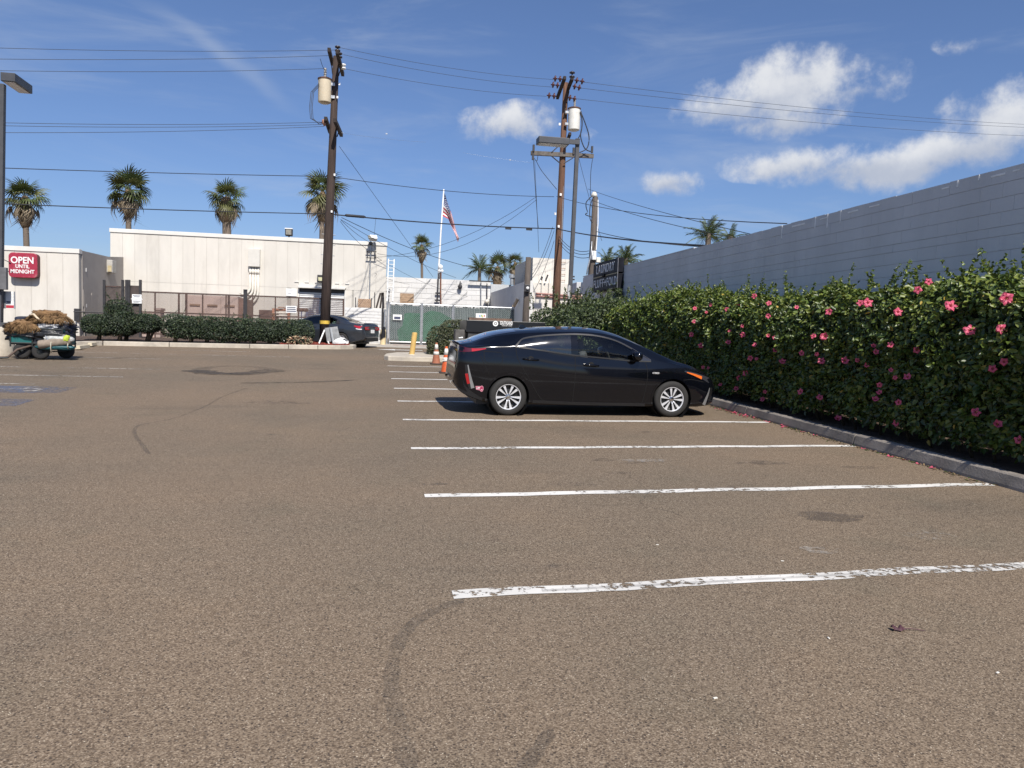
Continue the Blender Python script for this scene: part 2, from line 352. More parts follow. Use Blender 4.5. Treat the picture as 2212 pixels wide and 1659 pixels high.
def gribbon(name, pts, wid, h, m):
    pts = [Vector((p[0], p[1])) for p in pts]; vs = []
    for i, p in enumerate(pts):
        d = (pts[min(i + 1, len(pts) - 1)] - pts[max(i - 1, 0)]).normalized(); nrm = Vector((-d.y, d.x)); ww = wid * (1 if 0 < i < len(pts) - 1 else .35) * random.uniform(.8, 1.2)
        vs += [(p.x + nrm.x * ww / 2, p.y + nrm.y * ww / 2, gz(p.y) + h), (p.x - nrm.x * ww / 2, p.y - nrm.y * ww / 2, gz(p.y) + h)]
    return MB().add(vs, [(2 * i, 2 * i + 2, 2 * i + 3, 2 * i + 1) for i in range(len(pts) - 1)]).build(name, m, ground)
def smooth_px(pts, n=6):
    out = []
    for i in range(len(pts) - 1):
        p0, p1, p2, p3 = [np.array(pts[min(max(k, 0), len(pts) - 1)], float) for k in (i - 1, i, i + 1, i + 2)]
        for k in range(n):
            u = k / n; out.append(.5 * (2 * p1 + (p2 - p0) * u + (2 * p0 - 5 * p1 + 4 * p2 - p3) * u * u + (3 * p1 - p0 - 3 * p2 + p3) * u ** 3))
    out.append(np.array(pts[-1], float)); return out
for i, y in enumerate([4.21, 6.56, 8.9, 11.32, 13.7, 16.0, 18.3, 20.4, 22.6]):
    n = 40; x0, x1 = .48, 6.44; wid = .125; up = []; dn = []
    dy = .30 if i < 3 else .1
    for k in range(n + 1):
        x = x0 + (x1 - x0) * k / n; yy = y + dy * (k / n) + .012 * math.sin(k * .7 + i)
        up.append((x, yy + wid / 2 + random.uniform(-.006, .006))); dn.append((x, yy - wid / 2 + random.uniform(-.006, .006)))
    gribm = MB().add([(x, yy, gz(yy) + .004) for a, b in zip(up, dn) for (x, yy) in (a, b)], [(2 * k, 2 * k + 1, 2 * k + 3, 2 * k + 2) for k in range(n)])
    gribm.build('parking_line', m_line_old if i == 0 else m_line, ground)
gsheet('line_crack', [(1.0, 4.2 + .00), (6.4, 4.5), (6.4, 4.535), (1.0, 4.235)], .007, m_seam)
for y, x0, x1 in [(28.0, -10.3, -7.6), (28.1, -7.1, -4.2), (25.7, -9.6, -2.6), (23.3, -8.0, -5.5), (19.5, -10.5, -8.0), (19.6, -7.2, -5.0), (17.4, -8.3, -5.2), (15.6, -8, -6.2)]:
    gsheet('parking_line', [(x0, y - .05), (x1, y - .03), (x1, y + .07), (x0, y + .05)], .004, m_faint)
for (cx, cy, s) in [(-6.1, 14.65, 1.0), (-5.9, 12.75, .85)]:
    gsheet('accessible_marking', [(cx - .75 * s, cy - .62 * s), (cx + .85 * s, cy - .45 * s), (cx + .80 * s, cy + .55 * s), (cx - .75 * s, cy + .6 * s)], .004, m_blue)
    ring = MB(); n = 22   # wheelchair figure: wheel arc, seat and back, leg, head
    for a in range(n):
        th0, th1 = R_(-70 + 270 * a / n), R_(-70 + 270 * (a + 1) / n); q = []
        for r, th in ((.2, th0), (.27, th0), (.27, th1), (.2, th1)): q.append((cx + .12 + r * s * math.cos(th) * 1.1, cy - .05 + r * s * math.sin(th)))
        ring.add([(x, y, gz(y) + .008) for x, y in q], [(0, 1, 2, 3)])
    for q in [[(.02, .0), (.1, .0), (.1, .42), (.02, .42)], [(.1, .05), (.38, .05), (.38, .12), (.1, .12)], [(.34, -.28), (.4, -.28), (.4, .05), (.34, .05)], [(.0, .46), (.12, .46), (.12, .56), (.0, .56)], [(-.9, -.02), (-.2, -.04), (-.2, .06), (-.9, .05)]]:
        ring.add([(cx + x * s, cy + y * s, gz(cy + y * s) + .008) for x, y in q], [(0, 1, 2, 3)])
    ring.build('accessible_symbol', m_faint, ground)
def px_ribbon(name, px, wid, m, h=.006): gribbon(name, [G(*p) for p in smooth_px(px)], wid, h, m)
px_ribbon('tyre_mark', [(428, 801), (450, 794), (500, 791), (550, 793), (592, 799)], .4, m_seam)
px_ribbon('tyre_mark', [(428, 800), (445, 805), (500, 808), (555, 805), (600, 799)], .75, m_rub, .008)
px_ribbon('tyre_mark', [(520, 828), (600, 827), (690, 825), (772, 821)], .22, m_rub)
px_ribbon('tyre_mark', [(230, 775), (320, 772), (400, 771)], .2, m_rub)
px_ribbon('asphalt_seam', [(1000, 1298), (935, 1322), (880, 1362), (852, 1420), (846, 1490), (862, 1580), (884, 1658), (905, 1740)], .07, m_seam)
px_ribbon('asphalt_seam', [(536, 838), (480, 858), (440, 880), (370, 906), (300, 920), (292, 940), (310, 965), (322, 982)], .05, m_seam)
px_ribbon('asphalt_seam', [(1190, 1580), (1150, 1640), (1100, 1700)], .06, m_seam, .007)
def stain(x, y, rx, ry, m, h=.006):
    c = G(x, y); n = 26; a0 = random.uniform(0, 6)
    gsheet('stain', [(c.x + rx * math.cos(a) * (1 + .22 * math.sin(3 * a + a0) + .1 * math.sin(7 * a)), c.y + ry * math.sin(a) * (1 + .2 * math.cos(2 * a + a0))) for a in [2 * math.pi * k / n for k in range(n)]], h, m)
for a in [(1302, 994, .13, .07), (1242, 1047, .22, .06), (1374, 1000, .15, .06), (1335, 1022, .12, .06), (1365, 998, .06, .05), (1420, 993, .07, .05), (940, 1046, .12, .05), (1400, 934, .3, .09), (1790, 1117, .28, .16), (1640, 1000, .35, .1), (1880, 1010, .3, .12), (1560, 1190, .2, .1), (600, 870, .5, .2)]: stain(*a, m_oil)
for a in [(2010, 1157, .22, .13), (1395, 996, .3, .09), (1770, 1190, .14, .09)]: stain(*a, m_pale, .0085)
m_bit = mat('pale_chip', (.75, .72, .64), .8, .1)
for (x, y) in [(2155, 1455), (1690, 1213), (1420, 1178), (1790, 1380), (1545, 1510)]:
    c = G(x, y); o = MB().cbox(c + Vector((0, 0, .005)), (.018, .008, .004), (0, 0, random.uniform(0, 3))).build('pale_litter_chip', m_bit)
    tag(o, 'tiny pale chip of litter lying on the open asphalt', 'litter', 'pale chips scattered on the asphalt')
lf = G(1945, 1362); m_dead = mat('withered_petal', (.07, .025, .035), .7, .3, 30)
wf = thing('withered_flower', 'withered dark red flower with stem on asphalt near the first line', 'flower', lf)
MB().tube([lf + Vector((.02, 0, .01)), lf + Vector((.06, -.01, .012)), lf + Vector((.12, -.03, .006))], .0025, 5).build('stem', m_dead, wf)
MB().grid(lambda u, v: lf + Vector((-.05 + .07 * u, -.018 + .036 * v + .01 * math.sin(9 * u), .008 + .016 * math.sin(3.1 * v) * (1 + .5 * math.sin(11 * u)))), 8, 5).build('petal', m_dead, wf, smooth=True)
# apron of the alley in front of the gate, painted arrow
m_conc = mat('old_concrete', (.42, .385, .33), .9, .16, 3.0, .25, 60, dirt=((.24, .21, .18), .6, 1.2))
ap = MB().add([(x, y, gz(y) + .004) for x, y in [(-6, 35.4), (1.0, 34.4), (9.5, 33.4), (9.5, 38.6), (-6, 38.6)]], [(0, 1, 2, 3, 4)]).build('alley_apron', m_conc); tag(ap, kind='structure')
m_red = worn('red_kerb_paint', (.45, .08, .07), .4, .62, 3.0, .8)
gsheet('red_paint', [(1.0, 36.9), (3.2, 36.5), (3.2, 36.8), (1.0, 37.2)], .008, m_red)
a = G(1574 / 1.8228, 1378.5 / 1.8228)
gsheet('painted_arrow', [(a.x - .95, a.y), (a.x - .2, a.y - .55), (a.x - .2, a.y - .2), (a.x + .95, a.y - .2), (a.x + .95, a.y + .2), (a.x - .2, a.y + .2), (a.x - .2, a.y + .55)], .008, m_line)

def sbox(mb, x0, x1, y0, y1, h0, h1):
    return mb.add([(x, y, gz(y) + h) for h in (h0, h1) for x, y in ((x0, y0), (x1, y0), (x1, y1), (x0, y1))], [(0, 3, 2, 1), (4, 5, 6, 7), (0, 1, 5, 4), (1, 2, 6, 5), (2, 3, 7, 6), (3, 0, 4, 7)])
# ------------------------------------------------------------ right-hand kerb, bed and block wall
kerb = tag(sbox(MB(), 6.50, 6.60, -6, 31, -.2, .06).build('kerb', m_conc), kind='structure')
m_kerb = mat('kerb_concrete', (.25, .222, .19), .9, .25, 2.5, .35, 50, dirt=((.10, .09, .08), .75, 1.8, .45), rand=.1)
y = -6.0
while y < 31:
    ln = 3.05; mb = MB(); pts = [(6.47, -.1), (6.475, .03), (6.50, .135), (6.52, .15), (6.62, .152), (6.625, -.1)]
    mb.add([(px, yy, gz(yy) + pz) for yy in (y + .006, y + ln - .006) for px, pz in pts], [(i, (i + 1) % 6, (i + 1) % 6 + 6, i + 6) for i in range(6)] + [(5, 4, 3, 2, 1, 0), (6, 7, 8, 9, 10, 11)])
    mb.build('kerb_stone', m_kerb, kerb, bevel=.012); y += ln
m_soil = mat('dry_soil', (.13, .09, .065), .95, .35, 5, .8, 30)
soil = tag(sbox(MB(), 6.62, 8.5, -6, 34, -.2, .09).build('planting_bed', m_soil), kind='structure')
WX = 8.5; WTOP = 4.09; WY0, WY1 = -4.0, 30.4
m_wall = mat('grey_wall_paint', (.54, .55, .56), .8, .07, .8, .12, 120, dirt=((.27, .28, .30), .5, .5))
m_block = mat('grey_block_paint', (.60, .61, .62), .8, .05, 1.2, .2, 140, dirt=((.47, .475, .485), .55, 1.5, .46), stretch=(1, 1, .22), world=True, rand=.012)
wall = thing('block_wall', 'long grey painted concrete block building wall behind the flowering hedge', 'wall', (WX, 14, gz(14)))
MB().box((WX + .009, WY0, 0), (WX + .24, WY1, WTOP - .03)).build('wall_core', m_wall, wall)
MB().box((WX + .24, 20, 0), (WX + 9, WY1 - .05, WTOP - .5)).build('building_body', m_wall, wall)
heights = [.2, .2, .2, .2, .13, .2, .2, .2, .2, .2, .2, .2]
blk = {}
for h in (.2, .13):
    b = MB().box((0, -.1990, -h + .0075), (.03, .1990, 0)); me = b.mesh('block', m_block); blk[h] = me
cand = []; z = WTOP
for r, h in enumerate(heights):
    y = WY0 + (.2 if r % 2 else .4) 
    while y < WY1 - .1:
        cand.append((abs(y - 9.5) if y > 9.2 else 99 + y, y, z, h)); y += .4
    z -= h
cand.sort(); rest = MB()
for i, (k, y, z, h) in enumerate(cand):
    if i < 300:
        o = D.objects.new('block', blk[h]); C.objects.link(o); o.parent = wall
        o.location = (0 + random.uniform(-.0015, .0015), y - 14, z - gz(14) + random.uniform(-.001, .001) + (random.uniform(-.007, .006) if z > WTOP - .01 else 0))
    else: rest.box((WX + random.uniform(-.0015, .0015), y - .1990, z - h + .0075), (WX + .03, y + .1990, z))
tag(rest.build('blockwork', m_block, wall), kind='stuff')
m_drip = mat('white_overpaint', (.86, .86, .84), .7, .1)
for x, y, ln in [(3081, 880, .28), (3212, 850, .22), (3260, 835, .26), (3312, 822, .24), (3772, 700, .10), (3856, 680, .08)]:
    p = PX(x / 1.8228, y / 1.8228, WX); MB().box((WX - .006, p.y - .012, WTOP - ln), (WX + .004, p.y + .012, WTOP)).build('paint_drip', m_drip, wall)
for x0, x1, y in [(3340, 3380, 815), (3425, 3465, 788), (3710, 3740, 720), (3905, 3960, 668), (3990, 4020, 648), (3120, 3170, 868), (3230, 3258, 845)]:
    a, b = PX(x0 / 1.8228, y / 1.8228, WX), PX(x1 / 1.8228, y / 1.8228, WX)
    MB().box((WX - .004, min(a.y, b.y), WTOP - .075 - random.uniform(0, .02)), (WX + .004, max(a.y, b.y), WTOP - .06)).build('paint_drip', m_drip, wall)
for y0, y1 in [(19.44, 30.4)]:
    MB().box((WX - .006, y0, WTOP + .002), (WX + .25, y1, WTOP + .014 + (.012 if y0 > 15 else 0))).build('cap_flashing', m_wall if y0 < 15 else mat('pale_flashing', (.6, .6, .6), .6, .1), wall)
# roof-edge canopy at the wall's far end
cn = thing('fascia_box', 'small grey sign box with white ring on the far end of block wall', 'sign box', (8.55, 31.2, 3.3))
p0, p1 = P(1239, 611, 31.0), P(1259, 636, 31.0)
MB().box((p0.x, 30.5, p1.z), (8.72, 32.0, p0.z)).build('box', m_wall, cn, bevel=.02)
MB().tube([(8.47, 30.47 + .0 * k, (p0.z + p1.z) / 2 + .0) for k in range(1)] + [Vector((p0.x + .32 + .10 * math.cos(a), 30.47, (p0.z + p1.z) / 2 + .24 * math.sin(a))) for a in [2 * math.pi * k / 20 for k in range(21)]][1:], .022, 6).build('ring', m_drip, cn)

# LAUNDRY sign box, parallel to the wall
m_black = mat('black_sign_paint', (.008, .009, .014), .65, .3, 5, spec=.15); m_face = mat('navy_sign_face', (.016, .02, .034), .6, .2, 3, spec=.2)
m_neon = mat('pale_letter_tube', (.85, .85, .86), .4, .1, 8); m_neon_old = mat('grimy_letter_tube', (.42, .44, .48), .5, .25, 8); m_trim = mat('dull_gold_trim', (.30, .26, .17), .5, .2, 10)
SX = 8.28; SY0, SY1 = 25.2, 28.2
zt, zb = PX(1341.5, 554, SX).z, PX(1341.5, 621, SX).z
sg = thing('laundry_sign', 'dark navy box sign reading LAUNDRY FLUFF + FOLD on grey wall', 'sign', (SX, 26.7, zb))
zc_ = PX(1341.5, 587, SX).z
MB().box((SX + .012, SY0, zb), (WX + .0, SY1, zc_ - .02)).build('cabinet', m_black, sg, bevel=.012)
MB().box((SX + .012, SY0, zc_ + .02), (WX + .0, SY1, zt)).build('cabinet', m_black, sg, bevel=.012)
for a, b in ((zb + .04, zc_ - .05), (zc_ + .05, zt - .04)):
    MB().box((SX, SY0 + .05, a), (SX + .02, SY1 - .05, b)).build('face_panel', m_face, sg)
MB().box((SX - .004, SY0 + .02, zc_ - .018), (SX + .02, SY1 - .02, zc_ + .018)).build('divider', m_trim, sg)
MB().box((SX - .003, SY0 + .012, zb + .01), (SX + .012, SY0 + .045, zt - .01)).build('edge_trim', mat('grey_trim', (.2, .2, .22), .5, .2), sg)
MB().box((SX - .003, SY0 + .05, zb + .008), (SX + .012, SY0 + 1.0, zb + .035)).build('edge_trim', m_trim, sg)
yd, zd = Vector((0, -1, 0)), Vector((0, 0, 1))
hz = zt - zc_
def neon(txt, size, yc, zc, m, par, sx=1.0): return lettering(txt, size, (SX - .006, yc, zc), yd, zd, m, par, bold=.003, ext=.008, sx=sx)
cpos = SY1 - .42
for ch, wd, mm in [('L', .27, m_neon_old), ('A', .33, m_neon_old), ('U', .33, m_neon_old), ('N', .34, m_neon_old), ('D', .33, m_neon), ('R', .32, m_neon), ('Y', .28, m_neon)]:
    neon(ch, hz * .82, cpos - wd / 2, (zc_ + zt) / 2 - .01, mm, sg, .95); cpos -= wd
cpos = SY1 - .12
for ch, wd, mm in [('F', .25, m_neon_old), ('L', .24, m_neon_old), ('U', .33, m_neon_old), ('F', .27, m_neon_old), ('F', .26, m_neon_old), ('+', .26, m_neon_old), ('F', .27, m_neon_old), ('O', .36, m_neon), ('L', .24, m_neon), ('D', .33, m_neon)]:
    neon(ch, hz * .80, cpos - wd / 2, (zb + zc_) / 2, mm, sg, .95); cpos -= wd
MB().cbox((SX - .03, 26.75, zc_ + .02), (.06, .3, .09)).build('junction_box', m_black, sg, bevel=.01)

# ------------------------------------------------------------ hibiscus hedge
def hedge_h(y): return np.interp(y, [2, 8.5, 10, 11.2, 12.5, 14.5, 16.5, 18, 19.5, 21, 23, 25], [2.3, 2.3, 2.2, 2.22, 2.14, 2.14, 2.28, 2.31, 2.23, 2.03, 1.83, 1.63])
HX0, HX1 = 6.78, 8.28
def hedge_prof(u, H):
    """u 0..1 from the foot of the lot side over the top to the wall side"""
    k = np.array([0, .12, .5, .64, .72, .82, .93, 1.0]); X = np.array([.10, .0, -.03, .06, .28, .75, 1.30, 1.5]); Z = np.array([.10, .22, .66, .86, .96, 1.0, .97, .6])
    return HX0 + np.interp(u, k, X), np.interp(u, k, Z) * H
def hedge_inside(p):
    H = float(hedge_h(p[1])); z = p[2] - gz(p[1])
    if z > H or z < .1: return False
    us = np.linspace(0, .9, 60); X, Z = hedge_prof(us, H); front = np.interp(z, Z[:50], X[:50]); return p[0] > front + .03
hedge = thing('hibiscus_hedge', 'dense green hibiscus hedge with pink flowers along the right kerb', 'hedge', (7.4, 14, gz(14)))
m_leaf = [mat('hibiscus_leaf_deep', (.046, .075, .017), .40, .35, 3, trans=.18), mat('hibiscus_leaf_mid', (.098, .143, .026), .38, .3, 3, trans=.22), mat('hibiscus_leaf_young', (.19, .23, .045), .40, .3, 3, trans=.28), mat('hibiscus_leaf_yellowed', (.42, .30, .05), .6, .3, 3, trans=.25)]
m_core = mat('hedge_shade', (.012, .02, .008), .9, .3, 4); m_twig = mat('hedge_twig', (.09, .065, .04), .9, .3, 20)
core = MB(); nY = 44
for i in range(nY):
    y = 4.5 + 19.6 * i / (nY - 1); H = float(hedge_h(y)); u = np.linspace(0, 1, 12); X, Z = hedge_prof(u, H)
    cxm, czm = 7.55, H * .5
    for a, b in zip(X, Z):
        q = 1 - .26 / max(.3, math.hypot(a - cxm, b - czm)); core.v.append((cxm + (a - cxm) * q + .04 * math.sin(3.1 * y + b * 4), y, gz(y) + max(.08, czm + (b - czm) * q + .05 * math.sin(2.3 * y + a * 5))))
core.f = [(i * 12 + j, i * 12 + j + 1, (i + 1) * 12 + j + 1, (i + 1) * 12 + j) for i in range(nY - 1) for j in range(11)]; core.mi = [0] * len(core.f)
core.build('shade_core', m_core, hedge, smooth=True)  # near-black filler; shade deep inside the hedge is put into its colour
def hedge_leaves(n, y0, y1, size):
    y = rng.uniform(y0, y1, n); u = rng.beta(1.25, 1.15, n) * .98; H = hedge_h(y)
    X, Z = hedge_prof(u, H); e = 1e-3; X2, Z2 = hedge_prof(np.minimum(u + .02, 1), H); tx, tz = X2 - X, Z2 - Z; l = np.hypot(tx, tz) + 1e-6; nx, nz = -tz / l, tx / l
    pw = np.stack([X, y, Z], 1); dl = lump(pw, 1.5) * .10 + lump(pw, 3.3) * .06 + lump(pw, 7.5) * .05
    dep = dl - rng.gamma(1.6, .055, n)
    Pp = np.stack([X + nx * dep, y, Z + nz * dep], 1); Pp[:, 2] = np.maximum(Pp[:, 2], .12) + SLOPE * y
    Nn = np.stack([nx * .8, -.25 + 0 * nx, nz * .8 + .35], 1) + unit(n) * .75
    Dd = np.cross(Nn, unit(n)) + np.stack([nx, 0 * nx - .1, nz - .25], 1) * .4
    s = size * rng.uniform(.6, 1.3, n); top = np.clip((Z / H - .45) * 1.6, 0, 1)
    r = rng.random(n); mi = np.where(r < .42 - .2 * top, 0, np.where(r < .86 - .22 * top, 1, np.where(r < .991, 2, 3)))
    return Pp, Dd, Nn, s, mi
parts = [hedge_leaves(26000, 5.5, 11, .075), hedge_leaves(30000, 11, 17, .075), hedge_leaves(22000, 17, 24.3, .08)]
for k in range(46):
    y = 6.2 + 17.6 * (k + random.random()) / 46; x = random.uniform(6.95, 7.2); g_ = gz(y); MB().tube([(x + .1, y, g_ + .05), (x + random.uniform(-.06, .06), y + random.uniform(-.1, .1), g_ + .45), (x - .05, y + random.uniform(-.25, .25), g_ + .95)], [.022, .016, .01], 5).build('stem', m_twig, hedge, smooth=True)
# upright shoots along the crest
sh = []
for k in range(230):
    y = rng.uniform(6, 24); H = float(hedge_h(y)); x = rng.uniform(6.95, 8.1); hgt = rng.uniform(.1, .34) * (1.5 if rng.random() < .12 else 1); n = int(14 + hgt * 60)
    tt = rng.uniform(0, 1, n); lean = rng.normal(0, .12, 2); base = np.array([x, y, H * .97 + gz(y) + .02])
    p = base + np.stack([lean[0] * tt, lean[1] * tt, hgt * tt], 1); dd = unit(n) + np.array([0, 0, .45]); nn = unit(n) + np.array([0, -.2, .6])
    sh.append((p, dd, nn, .06 * rng.uniform(.6, 1.2, n) * (1.1 - .4 * tt), rng.choice([0, 1, 1, 2], n)))
parts += sh
cat_ = [np.concatenate([q[i] for q in parts]) for i in range(5)]
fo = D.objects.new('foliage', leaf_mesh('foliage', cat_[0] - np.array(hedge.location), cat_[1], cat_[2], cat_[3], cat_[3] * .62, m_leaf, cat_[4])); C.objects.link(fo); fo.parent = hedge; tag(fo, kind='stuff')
# hibiscus flowers
m_pet = mat('hibiscus_pink', (.74, .13, .22), .5, .2, 18, trans=.3); m_pet2 = mat('hibiscus_throat', (.30, .01, .04), .5, .2, 20); m_stam = mat('stamen_yellow', (.75, .5, .12), .6, .2); m_bud = mat('faded_bloom', (.75, .55, .16), .6, .2)
def flower_mesh(open_, name):
    mb = MB()
    for k in range(5):
        a = 2 * math.pi * k / 5
        def f(u, v, a=a):
            w_ = (v - .5) * (.35 + 1.15 * math.sin(min(1, u * 1.15) * math.pi * .72)) * .066; r = .008 + .055 * u
            zz = .045 * (1 - open_) * u + .012 * math.sin(u * 3) + .006 * math.sin(v * 9 + k) * u + .10 * abs(v - .5) ** 2 * u - .02 * u * u * open_
            return Vector((math.cos(a) * r - math.sin(a + .22 * u) * w_, math.sin(a) * r + math.cos(a + .22 * u) * w_, zz))
        mb.grid(f, 4, 4); 
    mb.mi = [1 if (i % 16) < 4 else 0 for i in range(len(mb.mi))]
    mb.tube([(0, 0, -.012), (0, 0, .03), (.006, 0, .062)], [.004, .003, .0022], 5, mi=2)
    return mb.mesh(name, [m_pet, m_pet2, m_stam], smooth=True)
fl = [flower_mesh(.9, 'flower'), flower_mesh(.55, 'flower'), flower_mesh(.15, 'flower')]
fz = [(1197, 320), (1148, 320), (1395, 380), (1520, 628), (1595, 182), (1740, 340), (1865, 500), (2105, 292), (1525, 235), (550, 322), (345, 337), (455, 275), (437, 268), (310, 272), (732, 350), (142, 385), (65, 357), (170, 333), (375, 470), (293, 505), (380, 527), (287, 578), (592, 550), (548, 535), (460, 595), (905, 545), (843, 535), (920, 540), (45, 525), (105, 598), (355, 810), (337, 880), (233, 853), (400, 780), (430, 680), (470, 685), (640, 705), (760, 900), (885, 937), (525, 900), (510, 950), (1235, 603), (1250, 640), (1130, 695), (1192, 728), (1047, 700), (1377, 808), (1275, 855), (1275, 905), (1250, 950), (1460, 805), (1350, 760), (1385, 1105), (1905, 1035), (2045, 1115), (2015, 750), (2090, 705), (2190, 1215), (545, 405), (275, 362), (945, 378), (1350, 595), (120, 740), (155, 745), (60, 440), (865, 655), (765, 650), (595, 630), (895, 700), (2070, 490), (1005, 1080), (1400, 970)]
for i, (a, b) in enumerate(fz):
    px, py = (2700 + a / 1.659) / 1.8228, (1000 + b / 1.659) / 1.8228; d = ray(px, py); hit = None
    for s in np.linspace(7, 27, 900):
        p = np.array([0, 0, CAMH]) + d * s
        if hedge_inside(p): hit = p; break
    if hit is None: hit = np.array([0, 0, CAMH]) + d * (7.3 / d[0])
    p = Vector(hit) - Vector(d) * .10 + Vector((-.02, 0, 0)); nrm = (Vector((-.65, -.8, .35)) + Vector(unit(1)[0]) * .45).normalized()
    sc_ = random.uniform(.62, 1.15) * (.85 if i < 8 else .68)
    o = D.objects.new('flower', fl[0 if i < 12 else random.choice([0, 0, 1, 1, 2])]); C.objects.link(o); o.parent = hedge
    o.matrix_local = Matrix.Translation(p - hedge.location) @ nrm.to_track_quat('Z', 'Y').to_matrix().to_4x4() @ Matrix.Rotation(random.uniform(0, 6), 4, 'Z') @ Matrix.Scale(sc_, 4)
# fallen petals along the kerb
pm = MB().grid(lambda u, v: Vector((.07 * (u - .5), .035 * (v - .5) * (1 - .5 * u), .006 + .018 * (u - .5) ** 2 * 4 * v)), 4, 3).mesh('fallen_petal', m_pet, smooth=True)
for i in range(34):
    y = random.choice([random.uniform(9.4, 13.4), random.uniform(11.2, 13.2), random.uniform(7.2, 9)]); x = 6.44 - abs(random.gauss(0, .07))
    o = D.objects.new('fallen_petal', pm); C.objects.link(o); o.location = (x, y, gz(y) + .004); o.rotation_euler = (SLOPE, random.uniform(-.2, .2), random.uniform(0, 6.3)); o.scale = (random.uniform(.7, 1.4),) * 3
    tag(o, 'pink hibiscus petal fallen on asphalt along the foot of right kerb', 'petal', 'pink petals fallen along the right kerb')
lit_n = 900; ly = rng.uniform(6.8, 16, lit_n); lx_ = 6.455 - np.abs(rng.normal(0, .05, lit_n)) * (1 + .8 * np.sin(ly * 2.1)); lx_[::3] = rng.uniform(6.64, 6.95, len(lx_[::3])); lz_ = np.where(lx_ > 6.6, .10, .008) + SLOPE * ly
lit_o = D.objects.new('leaf_litter', leaf_mesh('leaf_litter', np.stack([lx_, ly, lz_], 1), unit(lit_n) * np.array([1, 1, .12]), np.array([0, 0, 1.]) + unit(lit_n) * .25, rng.uniform(.02, .055, lit_n), .02, [mat('litter_brown', (.12, .075, .045), .9, .3), mat('litter_tan', (.24, .17, .09), .9, .3), m_leaf[0]], rng.integers(0, 3, lit_n))); C.objects.link(lit_o); tag(lit_o, 'dry brown leaf litter gathered along the right kerb', 'leaf litter', kind='stuff')
def bush(name, label, cat, boxes, n, leaf, mats, trunks=(), group=None, parent_loc=None, tops=0, shoot=.25, coremat=None, mixp=(.45, .4, .15), flat=.6):
    """boxes: list of (centre, radii) ellipsoids; leaves fill their shells"""
    loc = parent_loc or (boxes[0][0][0], boxes[0][0][1], gz(boxes[0][0][1])); th = thing(name, label, cat, loc, group)
    A = []; tot = sum(b[1][0] * b[1][2] for b in boxes)
    for c, r in boxes:
        k = int(n * r[0] * r[2] / tot); d = unit(k); e = 1.0 / (np.abs(d) ** 3.2).sum(1, keepdims=True) ** (1 / 3.2); d2 = d * e     # boxy rounded form
        pw = np.array(c) + d2 * np.array(r); q = 1 + .10 * lump(pw, 2.2) + .07 * lump(pw, 6) - rng.gamma(1.4, .07, k)
        p = np.array(c) + d2 * np.array(r) * q[:, None]; nn = d * .8 + unit(k) * .8 + np.array([0, -.1, .35]); dd = np.cross(nn, unit(k)) + d * .5
        A.append((p, dd, nn, leaf * rng.uniform(.6, 1.3, k), rng.choice(len(mats), k, p=np.array(mixp[:len(mats)]) / sum(mixp[:len(mats)]))))
    for s in range(tops):
        c, r = boxes[rng.integers(len(boxes))]; x, y = c[0] + rng.uniform(-.9, .9) * r[0], c[1] + rng.uniform(-.8, .8) * r[1]; hh = shoot * rng.uniform(.4, 1.3); k = int(10 + hh * 50); tt = rng.uniform(0, 1, k); ln = rng.normal(0, .15, 2)
        p = np.array([x, y, c[2] + r[2] * .93]) + np.stack([ln[0] * tt, ln[1] * tt, hh * tt], 1)
        A.append((p, unit(k) + np.array([0, 0, .5]), unit(k) + np.array([0, -.2, .6]), leaf * .9 * rng.uniform(.6, 1.2, k), rng.choice(len(mats), k)))
    A = [np.concatenate([q[i] for q in A]) for i in range(5)]
    o = D.objects.new('foliage', leaf_mesh('foliage', A[0] - np.array(loc), A[1], A[2], A[3], A[3] * flat, mats, A[4])); C.objects.link(o); o.parent = th; tag(o, kind='stuff')
    mb = MB()
    for c, r in boxes:
        M = Matrix.Translation(c) @ Matrix.Diagonal((r[0] * .72, r[1] * .72, r[2] * .72, 1)); mb.lathe([(0.02, -1), (.55, -.85), (.92, -.4), (1, 0), (.92, .45), (.55, .85), (0.02, 1)], 10, M)
    mb.build('shade_core', coremat or m_core, th, smooth=True)  # dark filler cores standing for the shade between the leaves
    for path, rr in trunks: MB().tube(path, rr, 7).build('trunk', m_twig, th, smooth=True)
    return th
# taller loose shrubs between hedge and sign, vine over the sign
m_ole = [mat('shrub_leaf_dark', (.035, .055, .022), .5, .3, 3, trans=.15), mat('shrub_leaf_mid', (.065, .095, .03), .5, .3, 3, trans=.2), mat('shrub_leaf_light', (.12, .15, .05), .5, .3, 3, trans=.25)]
def shr(x, y, Y, rx, ry, rz): p = P(x, y, Y); return ((p.x, p.y, p.z), (rx, ry, rz))
bush('loose_shrub', 'loose green shrub with tall shoots in front of the wooden pole', 'shrub', [shr(1190, 716, 25.0, .75, .9, .75), shr(1235, 712, 24.8, .7, .9, .8)], 9000, .075, m_ole, tops=26, shoot=.5, trunks=[([G(1200, 760) + Vector((0, 2, 0)), P(1200, 715, 25)], .04)])
bush('loose_shrub', 'loose green shrub with tall shoots below the laundry sign', 'shrub', [shr(1275, 706, 25.0, .7, .8, .9), shr(1320, 706, 24.0, .7, .8, .85)], 10000, .075, m_ole, tops=22, shoot=.4, trunks=[([Vector((7.5, 25.2, .7)), P(1300, 690, 25)], .04)])
bush('loose_shrub', 'loose green shrub joining the far end of flowering hedge', 'shrub', [shr(1245, 715, 22.5, .7, .8, .65), shr(1300, 705, 22.5, .8, .8, .8)], 9000, .075, m_ole, tops=18, shoot=.35, trunks=[([Vector((7, 22.5, .62)), P(1275, 712, 22.5)], .04)])
